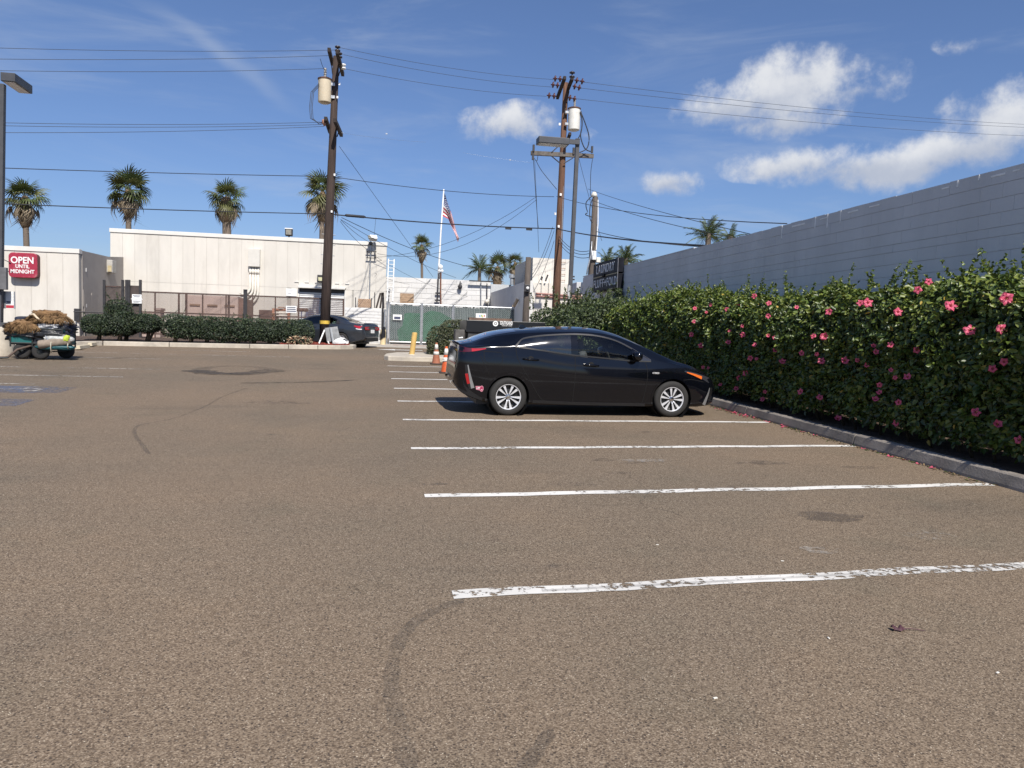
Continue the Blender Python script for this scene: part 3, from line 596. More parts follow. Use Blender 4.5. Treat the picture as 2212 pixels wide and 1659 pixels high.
bush('climbing_vine', 'vine climbing the grey wall under the corner of laundry sign', 'vine', [((8.38, 25.45, 2.5), (.14, .3, .75)), ((8.34, 25.15, 3.1), (.08, .16, .2)), ((8.38, 27.3, 2.5), (.12, .5, .5))], 1900, .07, m_ole, tops=6, shoot=.3, parent_loc=(8.4, 25.6, gz(25.6)))

# ------------------------------------------------------------ buildings across the lot
def K(ox, oy, s): return lambda x, y: ((ox + x / s) / 1.8228, (oy + y / s) / 1.8228)
ZA = K(700, 850, 2.458); ZB = K(320, 1050, 3.253); ZC = K(1450, 950, 2.107); ZD = K(0, 700, 2.2125); ZE = K(0, 950, 4.147); ZF = K(0, 1150, 3.16)
m_stuc = mat('cream_stucco', (.645, .615, .555), .9, .05, 1.4, .35, 90, dirt=((.47, .44, .39), .55, 1.1, .47), stretch=(1.0, 1.0, .3), rand=.02)
m_stuc2 = mat('cream_stucco_core', (.42, .40, .36), .9, .08, .8, .3, 90)
m_cap = mat('white_parapet', (.68, .665, .62), .8, .05, 1.0)
m_white = mat('white_block_paint', (.66, .655, .64), .85, .05, .9, .2, 60, dirt=((.52, .5, .47), .4, .7, .5), rand=.035)
m_brown = mat('brown_fence_paint', (.085, .052, .042), .6, .2, 8); m_dk = mat('dark_metal', (.035, .033, .035), .5, .2, 10); m_galv = mat('galvanised_steel', (.42, .44, .46), .45, .2, 12, metal=.6)
m_pvc = mat('painted_conduit', (.72, .68, .6), .6, .08, 6); m_rust = mat('rust', (.24, .10, .05), .85, .35, 9); m_gcan = mat('floodlight_glass', (.25, .24, .2), .2, .2); m_wht = mat('white_paint', (.82, .82, .80), .5, .04, 4); m_ink = mat('dark_print', (.06, .07, .12), .7, .1)
m_pink = mat('pinkish_cabinet', (.50, .385, .335), .6, .07, 2)
def panels(parent, Y, x0, x1, wid, rows, m, skip=lambda x, z: False, thick=.018):
    x = x0
    while x < x1 - .05:
        xe = min(x + wid, x1)
        for (a, b) in rows:
            if not skip((x + xe) / 2, (a + b) / 2): box_obj('panel', (x + .005, Y - thick, a + .005), (xe - .005, Y, b - .005), m, parent)
        x = xe
YB = 42.5
bl, br = P(238, 490, YB), P(835.8, 526.5, YB); bz = (bl.z + br.z) / 2; bg_ = gz(YB)
big = thing('stucco_building', 'large cream stucco warehouse with roller door and white parapet', 'building', ((bl.x + br.x) / 2, YB, bg_))
box_obj('wall', (bl.x, YB, bg_ - .3), (br.x, YB + 16, bz - .05), m_stuc2, big)
rowz = P(*ZA(500, 672), YB).z
dx0, dx1 = P(*ZA(1178, 700), YB).x, P(*ZA(1612, 720), YB).x; dz = P(*ZA(1400, 705), YB).z
def inx(x, z): return dx0 - .35 < x < dx1 + .35 and z < rowz
panels(big, YB, bl.x + .01, br.x - .01, .585, [(bg_ - .2, rowz), (rowz, bz - .2)], m_stuc, inx)
for a, b in ((dx0 - .42, dx0 - .09), (dx1 + .09, dx1 + .4)): box_obj('panel', (a, YB - .018, bg_ - .2), (b, YB, rowz - .005), m_stuc, big)
box_obj('panel', (dx0 - .08, YB - .018, dz + .06), (dx1 + .08, YB, rowz - .005), m_stuc, big)
box_obj('parapet_cap', (bl.x - .03, YB - .07, bz - .2), (br.x + .03, YB + .4, bz), m_cap, big, .015)
# roller door
rd = box_obj('roller_door', (dx0, YB - .012, bg_ - .1), (dx1, YB - .002, dz), m_dk, big)
m_slat = mat('door_slat', (.62, .63, .62), .5, .06, 3, rand=.05); nS = 25; hS = (dz - .22 - bg_) / nS
sm = MB().grid(lambda u, v: Vector(((dx1 - dx0 - .02) * (u - .5), -.022 * math.sin(math.pi * min(1, v * 1.12)) - .003, hS * .93 * v)), 1, 6).mesh('slat', m_slat, smooth=True)
for i in range(nS):
    o = D.objects.new('slat', sm); C.objects.link(o); o.parent = rd; o.location = ((dx0 + dx1) / 2 - big.location.x, YB - .014 - big.location.y, bg_ + i * hS - big.location.z)
box_obj('door_hood', (dx0 - .05, YB - .34, dz - .02), (dx1 + .05, YB - .02, dz + .1), m_cap, big, .02)
for a, b in ((dx0 - .09, dx0 - .005), (dx1 + .005, dx1 + .09)): box_obj('door_jamb', (a, YB - .06, bg_ - .1), (b, YB - .001, dz - .03), m_cap, big)
for k in range(6):
    xx = dx0 - .15 + k * (dx1 - dx0 + .3) / 5; MB().cbox((xx, YB - .05, dz + .32), (.22, .03, .05)).build('bracket', m_cap, big)
for xx in (): MB().tube([(xx, YB - .08, dz + .45), (xx + .03, YB - .1, dz + .3), (xx, YB - .08, dz + .15), (xx + .04, YB - .09, dz + .05)], .018, 6).build('hook', m_rust, big)
# electrical cabinet with four conduits
a, b = P(*ZA(690, 322), YB), P(*ZA(800, 497), YB)
box_obj('electrical_cabinet', (a.x, YB - .3, b.z), (b.x, YB - .02, a.z), mat('cream_cabinet', (.62, .60, .545), .6, .04), big, .01)
cb_ = P(*ZA(650, 880), YB).z; 
for k in range(4):
    xx = a.x + .09 + k * (b.x - a.x - .18) / 3; zz = cb_ + .42 - k * .22 + .25; r_ = .35 + k * .16
    path = [(xx, YB - .12, b.z + .02), (xx, YB - .12, zz + r_)] + [(xx - r_ + r_ * math.cos(th), YB - .12, zz + r_ - r_ * math.sin(th)) for th in [R_(q) for q in range(15, 91, 15)]] + [(P(*ZA(600, 880), YB).x, YB - .12, zz)]
    MB().tube(path, .062, 10).build('conduit', m_pvc, big, smooth=True)
    MB().tube([(xx, YB - .12, b.z - .14), (xx, YB - .12, b.z - .4)], .07, 10).build('conduit_collar', m_pvc, big, smooth=True)
# wall lamp by the door, roof floodlights
a = P(*ZA(1353, 572), YB); bb = P(*ZA(1412, 645), YB)
wl = box_obj('wall_lamp', (a.x, YB - .22, bb.z), (bb.x, YB - .02, a.z), m_dk, big, .02); box_obj('lens', (a.x + .05, YB - .235, bb.z + .07), (bb.x - .05, YB - .215, a.z - .13), mat('yellowed_lens', (.6, .58, .36), .4, .1), wl)
a, bb = P(*ZA(1040, 122), YB), P(*ZA(1110, 195), YB)
fl_ = thing('roof_floodlight', 'dark box floodlight standing on the cream building parapet', 'floodlight', ((a.x + bb.x) / 2, YB + .1, bz))
box_obj('housing', (a.x, YB - .1, bb.z), (bb.x, YB + .25, a.z), m_dk, fl_, .03); box_obj('lens', (a.x + .05, YB - .125, bb.z + .05), (bb.x - .05, YB - .09, a.z - .06), m_gcan, fl_); box_obj('visor', (a.x - .01, YB - .14, a.z - .03), (bb.x + .01, YB + .26, a.z + .02), m_wht, fl_)
MB().tube([((a.x + bb.x) / 2, YB + .1, bz - .02), ((a.x + bb.x) / 2, YB + .1, bb.z)], .035, 8).build('stem', m_dk, fl_)
# service mast with bracket and tilted floodlight near the right corner
mx_ = P(*ZA(1863, 420), YB).x; zt_, zb_ = P(*ZA(1863, 285), YB).z, P(*ZA(1860, 800), YB).z
ms = thing('service_mast', 'thin service mast with insulator bracket and floodlight on building corner', 'mast', (mx_, YB - .25, zb_))
MB().tube([(mx_, YB - .08, zb_), (mx_, YB - .08, zt_)], .03, 8).build('pipe', m_galv, ms)
MB().lathe([(.05, 0), (.1, .05), (.1, .16), (.03, .2)], 10, Matrix.Translation((mx_, YB - .08, zt_))).build('weatherhead', m_dk, ms)
for zz in (.35, .7): MB().cbox((mx_ + .05, YB - .2, zt_ - zz), (.55, .05, .04)).build('bracket_arm', m_dk, ms)
for xx in (-.15, .25): MB().cbox((mx_ + xx, YB - .2, zt_ - .52), (.04, .05, .4)).build('bracket_post', m_dk, ms)
f0 = P(*ZA(1890, 225), YB); MB().cbox((f0.x, YB - .45, f0.z), (.42, .28, .26), (R_(-35), 0, R_(20))).build('floodlight', m_wht, ms, bevel=.05); MB().cbox((f0.x - .12, YB - .62, f0.z + .02), (.3, .06, .2), (R_(-35), 0, R_(20))).build('floodlight_lens', m_gcan, ms)
MB().tube([(f0.x + .1, YB - .4, f0.z - .2), (f0.x + .15, YB - .1, bz - .9)], .02, 6).build('floodlight_arm', m_dk, ms)
# notice boards on the wall
def notice(name, label, za, zb, Y, lines, parent=None, frame=None, cat='sign', headline=None):
    a, b = P(*za, Y), P(*zb, Y); th = thing(name, label, cat, ((a.x + b.x) / 2, Y, b.z))
    box_obj('board', (a.x, Y - .025, b.z), (b.x, Y, a.z), frame or m_wht, th)
    w_, h_ = b.x - a.x, a.z - b.z
    for (fy, fx0, fx1, fh) in lines: box_obj('print_line', (a.x + fx0 * w_, Y - .029, a.z - (fy + fh) * h_), (a.x + fx1 * w_, Y - .026, a.z - fy * h_), m_ink, th)
    if headline:
        for txt, fy, sz in headline: lettering(txt, h_ * sz, ((a.x + b.x) / 2, Y - .029, a.z - fy * h_), (1, 0, 0), (0, 0, 1), m_ink, th, bold=.004, ext=.002, sx=.8)
    return th
m_pale_ink = mat('faded_print', (.45, .46, .5), .8, .1)
nt = notice('notice_board', 'white notice with faded print on wall left of roller door', ZA(1050, 702), ZA(1150, 778), YB - .03, [])
a, b = P(*ZA(1050, 702), YB - .03), P(*ZA(1150, 778), YB - .03)
for fy in (.25, .42, .6, .68): box_obj('print_line', (a.x + .1, YB - .06, a.z - (fy + .05) * (a.z - b.z)), (b.x - .1 - fy * .3, YB - .056, a.z - fy * (a.z - b.z)), m_pale_ink, nt)
# left low building
YL = 36.5
lc = P(170.6, 537.8, YL); lz = lc.z; lx = lc.x; lg = gz(YL)
low = thing('low_stucco_building', 'lower cream stucco building at left with white parapet edge', 'building', (lx - 4, YL, lg))
box_obj('wall', (lx - 14, YL, lg - .3), (lx, YB - .05, lz - .05), m_stuc2, low)
x = lx - .01
while x > lx - 8: box_obj('panel', (x - .63, YL - .018, lg - .2), (x - .006, YL, lz - .2), m_stuc, low); x -= .635
box_obj('parapet_cap', (lx - 14, YL - .06, lz - .2), (lx + .03, YL + .3, lz), m_cap, low, .012)
m_side = mat('shaded_side_stucco', (.36, .33, .30), .9, .08, .8, .3, 90, dirt=((.34, .31, .28), .6, .5, .45))  # darker copy of the cream stucco; shade on this side is painted in
kz = lz + .22; MB().prism([(lx, YL + .3, lg - .3), (lx, YB - .03, lg - .3), (lx, YB - .03, kz), (lx, YB - 2.3, lz + .02), (lx, YL + .3, lz - .04)], (.03, 0, 0)).build('side_wall', m_side, low)  # shaded recess in the corner shaped as one wall running straight back
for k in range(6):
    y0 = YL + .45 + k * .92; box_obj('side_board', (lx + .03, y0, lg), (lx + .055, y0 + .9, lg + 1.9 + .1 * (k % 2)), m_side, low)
a = P(*ZD(895, 770), 40.2); fx = box_obj('wall_lamp', (lx + .03, 39.9, a.z - .32), (lx + .3, 40.5, a.z + .3), mat('worn_lamp_box', (.42, .40, .36), .6, .15), low, .03); box_obj('lens', (lx + .1, 39.86, a.z - .27), (lx + .27, 39.9, a.z + .02), mat('amber_lens', (.5, .42, .25), .3, .2), fx)
box_obj('notice_plate', (lx + .03, YL + .35, lz - 2.5), (lx + .05, YL + .95, lz - 1.75), m_side, low)
mb_ = P(*ZD(680, 1190), YL); box_obj('meter_box', (lx - .12, YL - .3, mb_.z - .3), (lx + .1, YL - .03, mb_.z + .25), m_dk, low, .02)
MB().tube([(lx, YL - .15, mb_.z - .3), (lx + .02, YL - .15, lg)], .05, 8).build('meter_pipe', m_pvc, low)
for zz in (1.9, 3.5): MB().cbox((lx + .05, YL + .7, lg + zz - .5), (.02, .05, .16)).build('hinge_plate', m_wht, low)
# OPEN UNTIL MIDNIGHT sign
a, b = P(*ZE(138, 180), YL - .35), P(*ZE(606, 600), YL - .35)
os_ = thing('open_sign', 'faded red rounded sign reading OPEN UNTIL MIDNIGHT on cream wall', 'sign', ((a.x + b.x) / 2, YL - .3, b.z))
def rrect(x0, x1, z0, z1, r, y, n=6):
    pts = []
    for cx_, cz_, s in ((x1 - r, z1 - r, 0), (x0 + r, z1 - r, 90), (x0 + r, z0 + r, 180), (x1 - r, z0 + r, 270)):
        for k in range(n + 1): th = R_(s + 90 * k / n); pts.append((cx_ + r * math.cos(th), y, cz_ + r * math.sin(th)))
    return pts
m_rsign = mat('faded_red_sign', (.33, .022, .05), .5, .14, 2, dirt=((.62, .35, .36), .55, 3.0, .52)); m_rdk = mat('dark_red_can', (.10, .012, .02), .6, .2, 3)
MB().prism(rrect(a.x, b.x, b.z, a.z, .16, YL - .30), (0, .28, 0)).build('can', m_rdk, os_)
MB().prism(rrect(a.x - .008, b.x + .008, b.z - .008, a.z + .008, .165, YL - .35), (0, .055, 0)).build('face', m_rsign, os_, bevel=.02)
ww, hh = b.x - a.x, a.z - b.z; cxs = (a.x + b.x) / 2 - .015 * ww
for txt, fz_, sz, sx_ in [('OPEN', .31, .37, .80), ('UNTIL', .555, .205, .49), ('MIDNIGHT', .765, .215, .84)]:
    lettering(txt, hh * sz, (cxs, YL - .355, a.z - fz_ * hh), (1, 0, 0), (0, 0, 1), m_wht, os_, bold=.022 * hh * sz, ext=.006, fit=sx_ * ww)
MB().tube([(a.x - .35, YL - .5, a.z - .22), (a.x + .1, YL - .38, a.z - .45)], .018, 6).build('lamp_arm', m_dk, os_)
MB().lathe([(.01, -.08), (.07, -.03), (.09, .05), (.04, .12)], 10, Matrix.Translation((a.x - .36, YL - .5, a.z - .2)) @ Matrix.Rotation(R_(-60), 4, 'Y')).build('spot_lamp', m_wht, os_, smooth=True)
# ------------------------------------------------------------ yard fence
YF = 36.0; fg = gz(YF) + .05
fence = thing('mesh_fence', 'brown metal mesh fence with posts in front of cream building', 'fence', (-6, YF, fg))
fa, fb = P(*ZB(770, 325), YF), P(*ZA(1608, 805), YF); ftz = (fa.z + fb.z) / 2; fmz = P(*ZB(1500, 603), YF).z
def frail(z, x0, x1): MB().cbox(((x0 + x1) / 2, YF, z), (x1 - x0, .05, .06)).build('rail', m_brown, fence)
frail(ftz, fa.x, fb.x); frail(fmz, fa.x, fb.x); frail(fg + .2, fa.x, fb.x)
for zc2, tk in [(ZB(945, 340), .05), (ZB(1250, 345), .07), (ZB(1345, 345), .09), (ZB(1555, 360), .05), (ZB(1855, 370), .05), (ZB(1890, 375), .09), (ZA(725, 790), .05), (ZA(945, 790), .05), (ZA(1170, 795), .06), (ZA(1390, 800), .06), (ZA(1605, 805), .08)]:
    xx = P(*zc2, YF).x; MB().cbox((xx, YF, (fg - .1 + ftz) / 2), (tk, .06, ftz - fg + .12)).build('post', m_brown, fence)
xx = P(*ZB(2103, 360), YF).x; MB().cbox((xx, YF - .02, (fg + ftz + .25) / 2), (.15, .15, ftz - fg + .3)).build('post', m_dk, fence)
def mesh_wires(name, parent, x0, x1, z0, z1, Y, sp, wd, m):
    mb = MB(); h = z1 - z0; n = int((x1 - x0 + h) / sp)
    for s in (1, -1):
        for k in range(n + 1):
            xa = x0 - h + k * sp
            u0, u1 = max(x0, xa), min(x1, xa + h)
            if u1 <= u0: continue
            za, zb2 = z0 + (u0 - xa), z0 + (u1 - xa)
            if s < 0: za, zb2 = z1 - (za - z0), z1 - (zb2 - z0)
            mb.add([(u0, Y, za - wd), (u1, Y, zb2 - wd), (u1, Y, zb2 + wd), (u0, Y, za + wd)], [(0, 1, 2, 3)])
            mb.add([(u0, Y + .004, za - wd), (u1, Y + .004, zb2 - wd), (u1, Y + .004, zb2 + wd), (u0, Y + .004, za + wd)], [(3, 2, 1, 0)])
    return tag(mb.build(name, m, parent), kind='stuff')
m_screen = worn('fine_brown_mesh', (.16, .10, .08), 2.0, 2.1, 3.0, .26)
box_obj('mesh_screen', (fa.x, YF + .004, fg + .2), (fb.x, YF + .006, ftz), m_screen, fence)
# tall gate posts and dark leaf at the fence's left end
gt = thing('yard_gate', 'tall dark posts with brown gate leaf at left end of fence', 'gate', (P(*ZB(600, 300), YF).x, YF, fg))
for zx in (300, 537, 585, 615, 762):
    p = P(*ZB(zx, 170), YF); MB().cbox((p.x, YF - .05, (p.z + fg) / 2), (.10, .10, p.z - fg)).build('post', m_dk, gt)
a, b = P(*ZB(622, 240), YF), P(*ZB(757, 555), YF); box_obj('gate_leaf', (a.x, YF - .02, fg), (b.x, YF + .02, a.z), mat('brown_gate_sheet', (.07, .052, .046), .7, .25, 3), gt)
a = P(*ZB(305, 250), YF); b = P(*ZB(600, 262), YF)
for zz in (a.z, P(*ZB(400, 540), YF).z): MB().cbox(((a.x + b.x) / 2, YF, zz), (b.x - a.x, .05, .05)).build('rail', m_brown, gt)
box_obj('mesh_screen', (a.x, YF + .008, fg), (b.x, YF + .010, a.z), worn('dense_brown_mesh', (.10, .07, .06), 2.0, 2.1, 3.0, .42), gt)
rl = MB(); p0 = P(*ZB(0, 580), YF - .3); p1 = P(*ZB(300, 590), YF - .3); rl.tube([p0 + Vector((-.3, 0, 0)), p1], .03, 6).build('handrail', m_dk, gt); q0 = P(*ZB(55, 650), YF - .3); MB().tube([q0, Vector((q0.x, q0.y, fg))], .03, 6).build('handrail_post', m_dk, gt)
notice('notice_board', 'white notice reading NO TRESPASSING on the dark gate', ZB(652, 353), ZB(775, 473), YF - .12, [(.12, .1, .9, .06), (.25, .2, .8, .05), (.72, .1, .9, .05), (.84, .15, .7, .05)], headline=[('NO TRESPASSING', .52, .19)])
n2_ = notice('notice_board', 'white notice with dark lines of print hung on mesh fence', ZA(1048, 870), ZA(1150, 940), YF - .06, [(.16, .1, .9, .12), (.42, .08, .92, .14), (.70, .05, .95, .14)])
# things behind the fence
cab = thing('utility_cabinet', 'pinkish steel utility cabinet with three vented doors behind mesh fence', 'cabinet', (P(*ZB(1700, 600), 39.5).x, 39.5, gz(39.5)))
a, b = P(*ZB(1345, 358), 39.5), P(*ZB(2010, 690), 39.5); box_obj('housing', (a.x, 39.5, gz(39.5)), (b.x, 41.6, a.z), m_pink, cab, .02)
wd_ = (b.x - a.x) / 3
for k in range(3):
    d_ = box_obj('door', (a.x + k * wd_ + .02, 39.46, gz(39.5) + .2), (a.x + (k + 1) * wd_ - .02, 39.498, a.z - .04), m_pink, cab, .01)
    box_obj('vent', (a.x + (k + .22) * wd_, 39.40, a.z - .52), (a.x + (k + .80) * wd_, 39.458, a.z - .44), mat('vent_brown', (.22, .14, .09), .7, .2), d_)
box_obj('side_panel', (b.x + .0, 39.6, gz(39.5)), (b.x + .35, 41.5, a.z - .1), mat('brown_cabinet_side', (.17, .10, .08), .7, .2), cab)
sc2 = thing('small_cabinet', 'small grey pedestal cabinet with flat cap behind mesh fence', 'cabinet', (P(*ZB(980, 600), 38).x, 38, gz(38)))
a, b = P(*ZB(945, 560), 38), P(*ZB(1013, 690), 38); box_obj('housing', (a.x, 38, gz(38)), (b.x, 38.7, a.z), mat('grey_pink', (.36, .29, .26), .7, .1), sc2, .02); box_obj('cap', (a.x - .04, 37.96, a.z), (b.x + .04, 38.74, a.z + .12), mat('grey_pink', (.36, .29, .26)), sc2, .02)
box_obj('pink_plinth', (a.x - 1.1, 38.1, gz(38)), (a.x - .03, 38.8, a.z - .05), m_pink, sc2, .02)
ac = thing('bin_store', 'dark brown steel bin with ridged lid behind mesh fence', 'bin', (P(*ZA(860, 950), 38.5).x, 38.5, gz(38.5)))
a, b = P(*ZA(785, 908), 38.5), P(*ZA(948, 1000), 38.5); m_bin = mat('bin_brown', (.10, .06, .05), .6, .2); box_obj('body', (a.x, 38.5, gz(38.5)), (b.x, 39.8, a.z), m_bin, ac, .02)
for k in range(6): MB().tube([(a.x + 1.25 + k * .18, 38.45, a.z + .06), (a.x + 1.25 + k * .18, 39.8, a.z + .1)], .09, 8).build('lid_ridge', m_bin, ac, smooth=True)
bf = thing('backflow_valve', 'rusty pipe valve assembly beside the notice behind fence', 'valve', (P(*ZA(1000, 950), 38.2).x, 38.2, gz(38.2)))
p = P(*ZA(1020, 950), 38.2); m_orp = mat('orange_rust_pipe', (.36, .16, .10), .8, .25)
for dx_ in (-.45, .25): MB().tube([(p.x + dx_, 38.2, gz(38.2)), (p.x + dx_, 38.2, p.z + .25)], .07, 8).build('riser', m_orp, bf, smooth=True)
for dz_ in (-.12, .05, .2): MB().tube([(p.x - .45, 38.2, p.z + dz_), (p.x + .25, 38.2, p.z + dz_)], .06, 8).build('crosspipe', m_pvc if dz_ < .2 else m_orp, bf, smooth=True)
MB().lathe([(.16, 0), (.16, .03), (.03, .04)], 12, Matrix.Translation((p.x - .1, 38.2, p.z + .3))).build('handwheel', m_orp, bf)
for dx_ in (.85, 1.1): MB().tube([(p.x + dx_, 38.3, gz(38.2)), (p.x + dx_, 38.3, p.z + .15)], .03, 6).build('rack_bar', mat('blue_steel', (.08, .12, .24), .5, .1), bf)
# low white slump-block wall, lattice board, offcuts
YW = 38.2; a, b = P(*ZA(1618, 880), YW), P(*ZA(2012, 898), YW); wg = gz(YW); wt_ = (a.z + b.z) / 2
lw = thing('white_block_wall', 'low whitewashed slump block wall behind the grey sedan', 'wall', ((a.x + b.x) / 2, YW, wg))
box_obj('wall_core', (a.x, YW + .03, wg - .2), (b.x, YW + .3, wt_), mat('white_joint', (.66, .65, .62), .9, .1, 3, .2, 40), lw)
z = wg - .1; r_i = 0
while z < wt_ - .05:
    h_ = min(.15, wt_ - z); x = a.x - (.2 if r_i % 2 else 0)
    while x < b.x:
        x0_, x1_ = max(a.x, x), min(b.x, x + .4)
        if x1_ - x0_ > .05: box_obj('block', (x0_ + .004, YW + random.uniform(-.012, .008), z + .006), (x1_ - .004, YW + .04, z + h_ - .006), m_white, lw, .012)
        x += .4
    z += .15; r_i += 1
lt = thing('lattice_board', 'brown lattice board with steel uprights standing above white wall', 'board', (P(*ZA(1805, 880), YW + .5).x, YW + .5, wt_))
a2, b2 = P(*ZA(1745, 802), YW + .5), P(*ZA(1868, 890), YW + .5); box_obj('panel', (a2.x, YW + .5, b2.z - .3), (b2.x, YW + .53, a2.z), mat('tan_lattice', (.40, .24, .15), .8, .25, 14, stretch=(1, 1, 3)), lt)
mesh_wires('lattice', lt, a2.x, b2.x, b2.z - .3, a2.z, YW + .48, .11, .018, mat('pale_lath', (.55, .40, .28), .8, .2))
for xx in (a2.x - .12, b2.x + .02, b2.x + .18): MB().tube([(xx, YW + .5, wg), (xx, YW + .5, a2.z + (.35 if xx > b2.x + .1 else .06))], .025, 6).build('upright', m_dk, lt)
of = thing('timber_offcuts', 'dark timber offcuts leaning at the right end of white wall', 'timber', (b.x - .3, YW + .4, wt_))
for k, (dx_, tl) in enumerate([(-.42, .25), (-.25, .12), (-.1, -.05)]): MB().cbox((b.x + dx_, YW + .4, wt_ + .15), (.09, .05, 1.3), (0, tl, 0)).build('plank', mat('dark_timber', (.05, .04, .035), .9, .2), of)
# middle white building
YM = 46.0; a, b = P(*ZC(150, 278), YM), P(*ZC(1016, 347), YM); mz = (a.z + b.z) / 2; mg = gz(YM)
mid = thing('white_building', 'low white painted block building behind the green gate', 'building', ((a.x + b.x) / 2, YM, mg))
box_obj('wall', (a.x - 1, YM + .02, mg - .3), (b.x, YM + 8, mz), m_white, mid)
z = mz; r_i = 0
while z > mg + 2.0:
    x = a.x - (.3 if r_i % 2 else 0)
    while x < b.x:
        x0_, x1_ = max(a.x, x), min(b.x - .002, x + .6)
        if x1_ - x0_ > .05: box_obj('block', (x0_ + .004, YM - .004 + random.uniform(-.004, .002), z - .29), (x1_ - .004, YM + .021, z - .006), m_white, mid)
        x += .6
    z -= .3; r_i += 1
a2, b2 = P(*ZC(265, 430), YM), P(*ZC(376, 517), YM); box_obj('boarded_window', (a2.x, YM - .06, b2.z), (b2.x, YM - .008, a2.z), mat('weathered_plywood', (.36, .25, .165), .85, .3, 3, stretch=(1, 1, 4)), mid)
a3 = P(*ZC(1016, 427), YM); b3 = P(*ZC(1290, 348), 46.0 * (1059.8 - 803) / (1135.5 - 803)); ry0, ry1 = b3.y, YM
rw = thing('return_wall', 'grey shaded block wall running back beside the white building', 'wall', (a3.x, (ry0 + ry1) / 2, mg))
box_obj('wall', (a3.x, ry0, mg - .4), (a3.x + .3, ry1, a3.z), m_white, rw); box_obj('end_pier', (a3.x - .03, ry0 - .25, mg - .4), (a3.x + .36, ry0 - .003, a3.z + .05), m_white, rw, .01)
MB().tube([P(*ZC(1205, 545), ry0 + 1.2), P(*ZC(1240, 480), ry0 + 1.2)], .08, 4).build('prop', mat('bare_timber', (.5, .36, .22), .8, .2), rw)
a4, b4 = P(*ZC(1018, 355), 50), P(*ZC(1185, 420), 50); gb = box_obj('parapet_block', (a4.x, 50, mg), (b4.x, 54, a4.z), mat('grey_parapet', (.5, .52, .53), .85, .06)); tag(gb, 'pale grey parapet block above the shaded return wall', 'parapet')
# black meter pole in front
pl = thing('meter_post', 'grey service post with black meter box beside return wall', 'post', (P(*ZC(1318, 600), 35.0).x, 35.0, gz(35)))
t0, t1 = P(*ZC(1330, 133), 35), P(*ZC(1308, 600), 35); m_gp = mat('weathered_grey_wood', (.095, .078, .066), .9, .3, 5, stretch=(6, 6, .5)); MB().tube([Vector((t1.x, 35, gz(35))), t1, t0], [.16, .155, .13], 10).build('post', m_gp, pl, smooth=True)
q = P(*ZC(1316, 390), 34.8); MB().cbox((q.x, 34.75, q.z), (.26, .18, .34)).build('meter_box', m_dk, pl, bevel=.02); MB().lathe([(.07, 0), (.07, .06), (.03, .09)], 12, Matrix.Translation((q.x, 34.66, q.z)) @ Matrix.Rotation(R_(90), 4, 'X')).build('meter_glass', m_wht, pl)
# right white building behind the wooden pole
YR = 47.0; a, b = P(*ZC(1366, 136), YR), P(*ZC(1672, 150), YR); c2, d2 = P(*ZC(1338, 352), YR - 1.2), P(*ZC(1790, 352), YR - 1.2)
rb = thing('white_stepped_building', 'white stepped building with ladder rungs behind the tall wooden pole', 'building', ((a.x + b.x) / 2, YR, mg))
box_obj('upper_block', (a.x, YR, mg), (b.x, YR + 6, (a.z + b.z) / 2), m_stuc2, rb); box_obj('lower_block', (c2.x, YR - 1.2, mg - .3), (d2.x + 4, YR - .01, (c2.z + d2.z) / 2), m_stuc, rb)
panels(rb, YR, a.x, b.x, .42, [(mg + 1, (a.z + b.z) / 2)], m_stuc)
for k in range(4):
    for zx in (1590, 1605): pass
    zz = P(*ZC(1600, 175 + 50 * k), YR).z; xx = P(*ZC(1605, 200), YR).x; MB().tube([(xx - .12, YR - .02, zz), (xx - .12, YR - .12, zz), (xx + .22, YR - .12, zz), (xx + .22, YR - .02, zz)], .014, 5).build('rung', m_rust, rb)
zz = P(*ZC(1550, 460), YR - 1.3).z; 
for k in range(2): MB().tube([(P(*ZC(1390, 450), YR - 1.3).x, YR - 1.3, zz + .16 * k), (d2.x + 1, YR - 1.3, zz - .1 + .16 * k)], .05, 7).build('roof_pipe', mat('pink_rust_pipe', (.38, .2, .17), .8, .2), rb)
for zx in (1440, 1500): xx = P(*ZC(zx, 400), YR - 1.3).x; MB().tube([(xx, YR - 1.3, zz), (xx, YR - 1.3, (c2.z + d2.z) / 2 + .3)], .035, 6).build('roof_pipe', m_pvc, rb)
for zx, zy in ((1485, 292), (1440, 308), (1475, 318)): q = P(*ZC(zx, zy), YR - 1.4); MB().cbox((q.x, q.y, q.z), (.09, .06, .22), (0, .3, 0)).build('cable_clamp', m_dk, rb)
# white ladder
ld = thing('ladder', 'white aluminium ladder leaning against the cream building corner', 'ladder', P(*ZC(190, 490), 42))
t0, t1, u0, u1 = P(*ZC(168, 147), 44.5), P(*ZC(215, 150), 44.5), P(*ZC(155, 500), 43.0), P(*ZC(203, 500), 43.0); m_al = mat('ladder_aluminium', (.72, .74, .75), .4, .08)
for p, q in ((t0, u0), (t1, u1)): MB().tube([p, q], .035, 6).build('rail', m_al, ld)
for k in range(11):
    f_ = .04 + k * .088; MB().tube([t0.lerp(u0, f_), t1.lerp(u1, f_)], .022, 6).build('rung', m_al, ld)
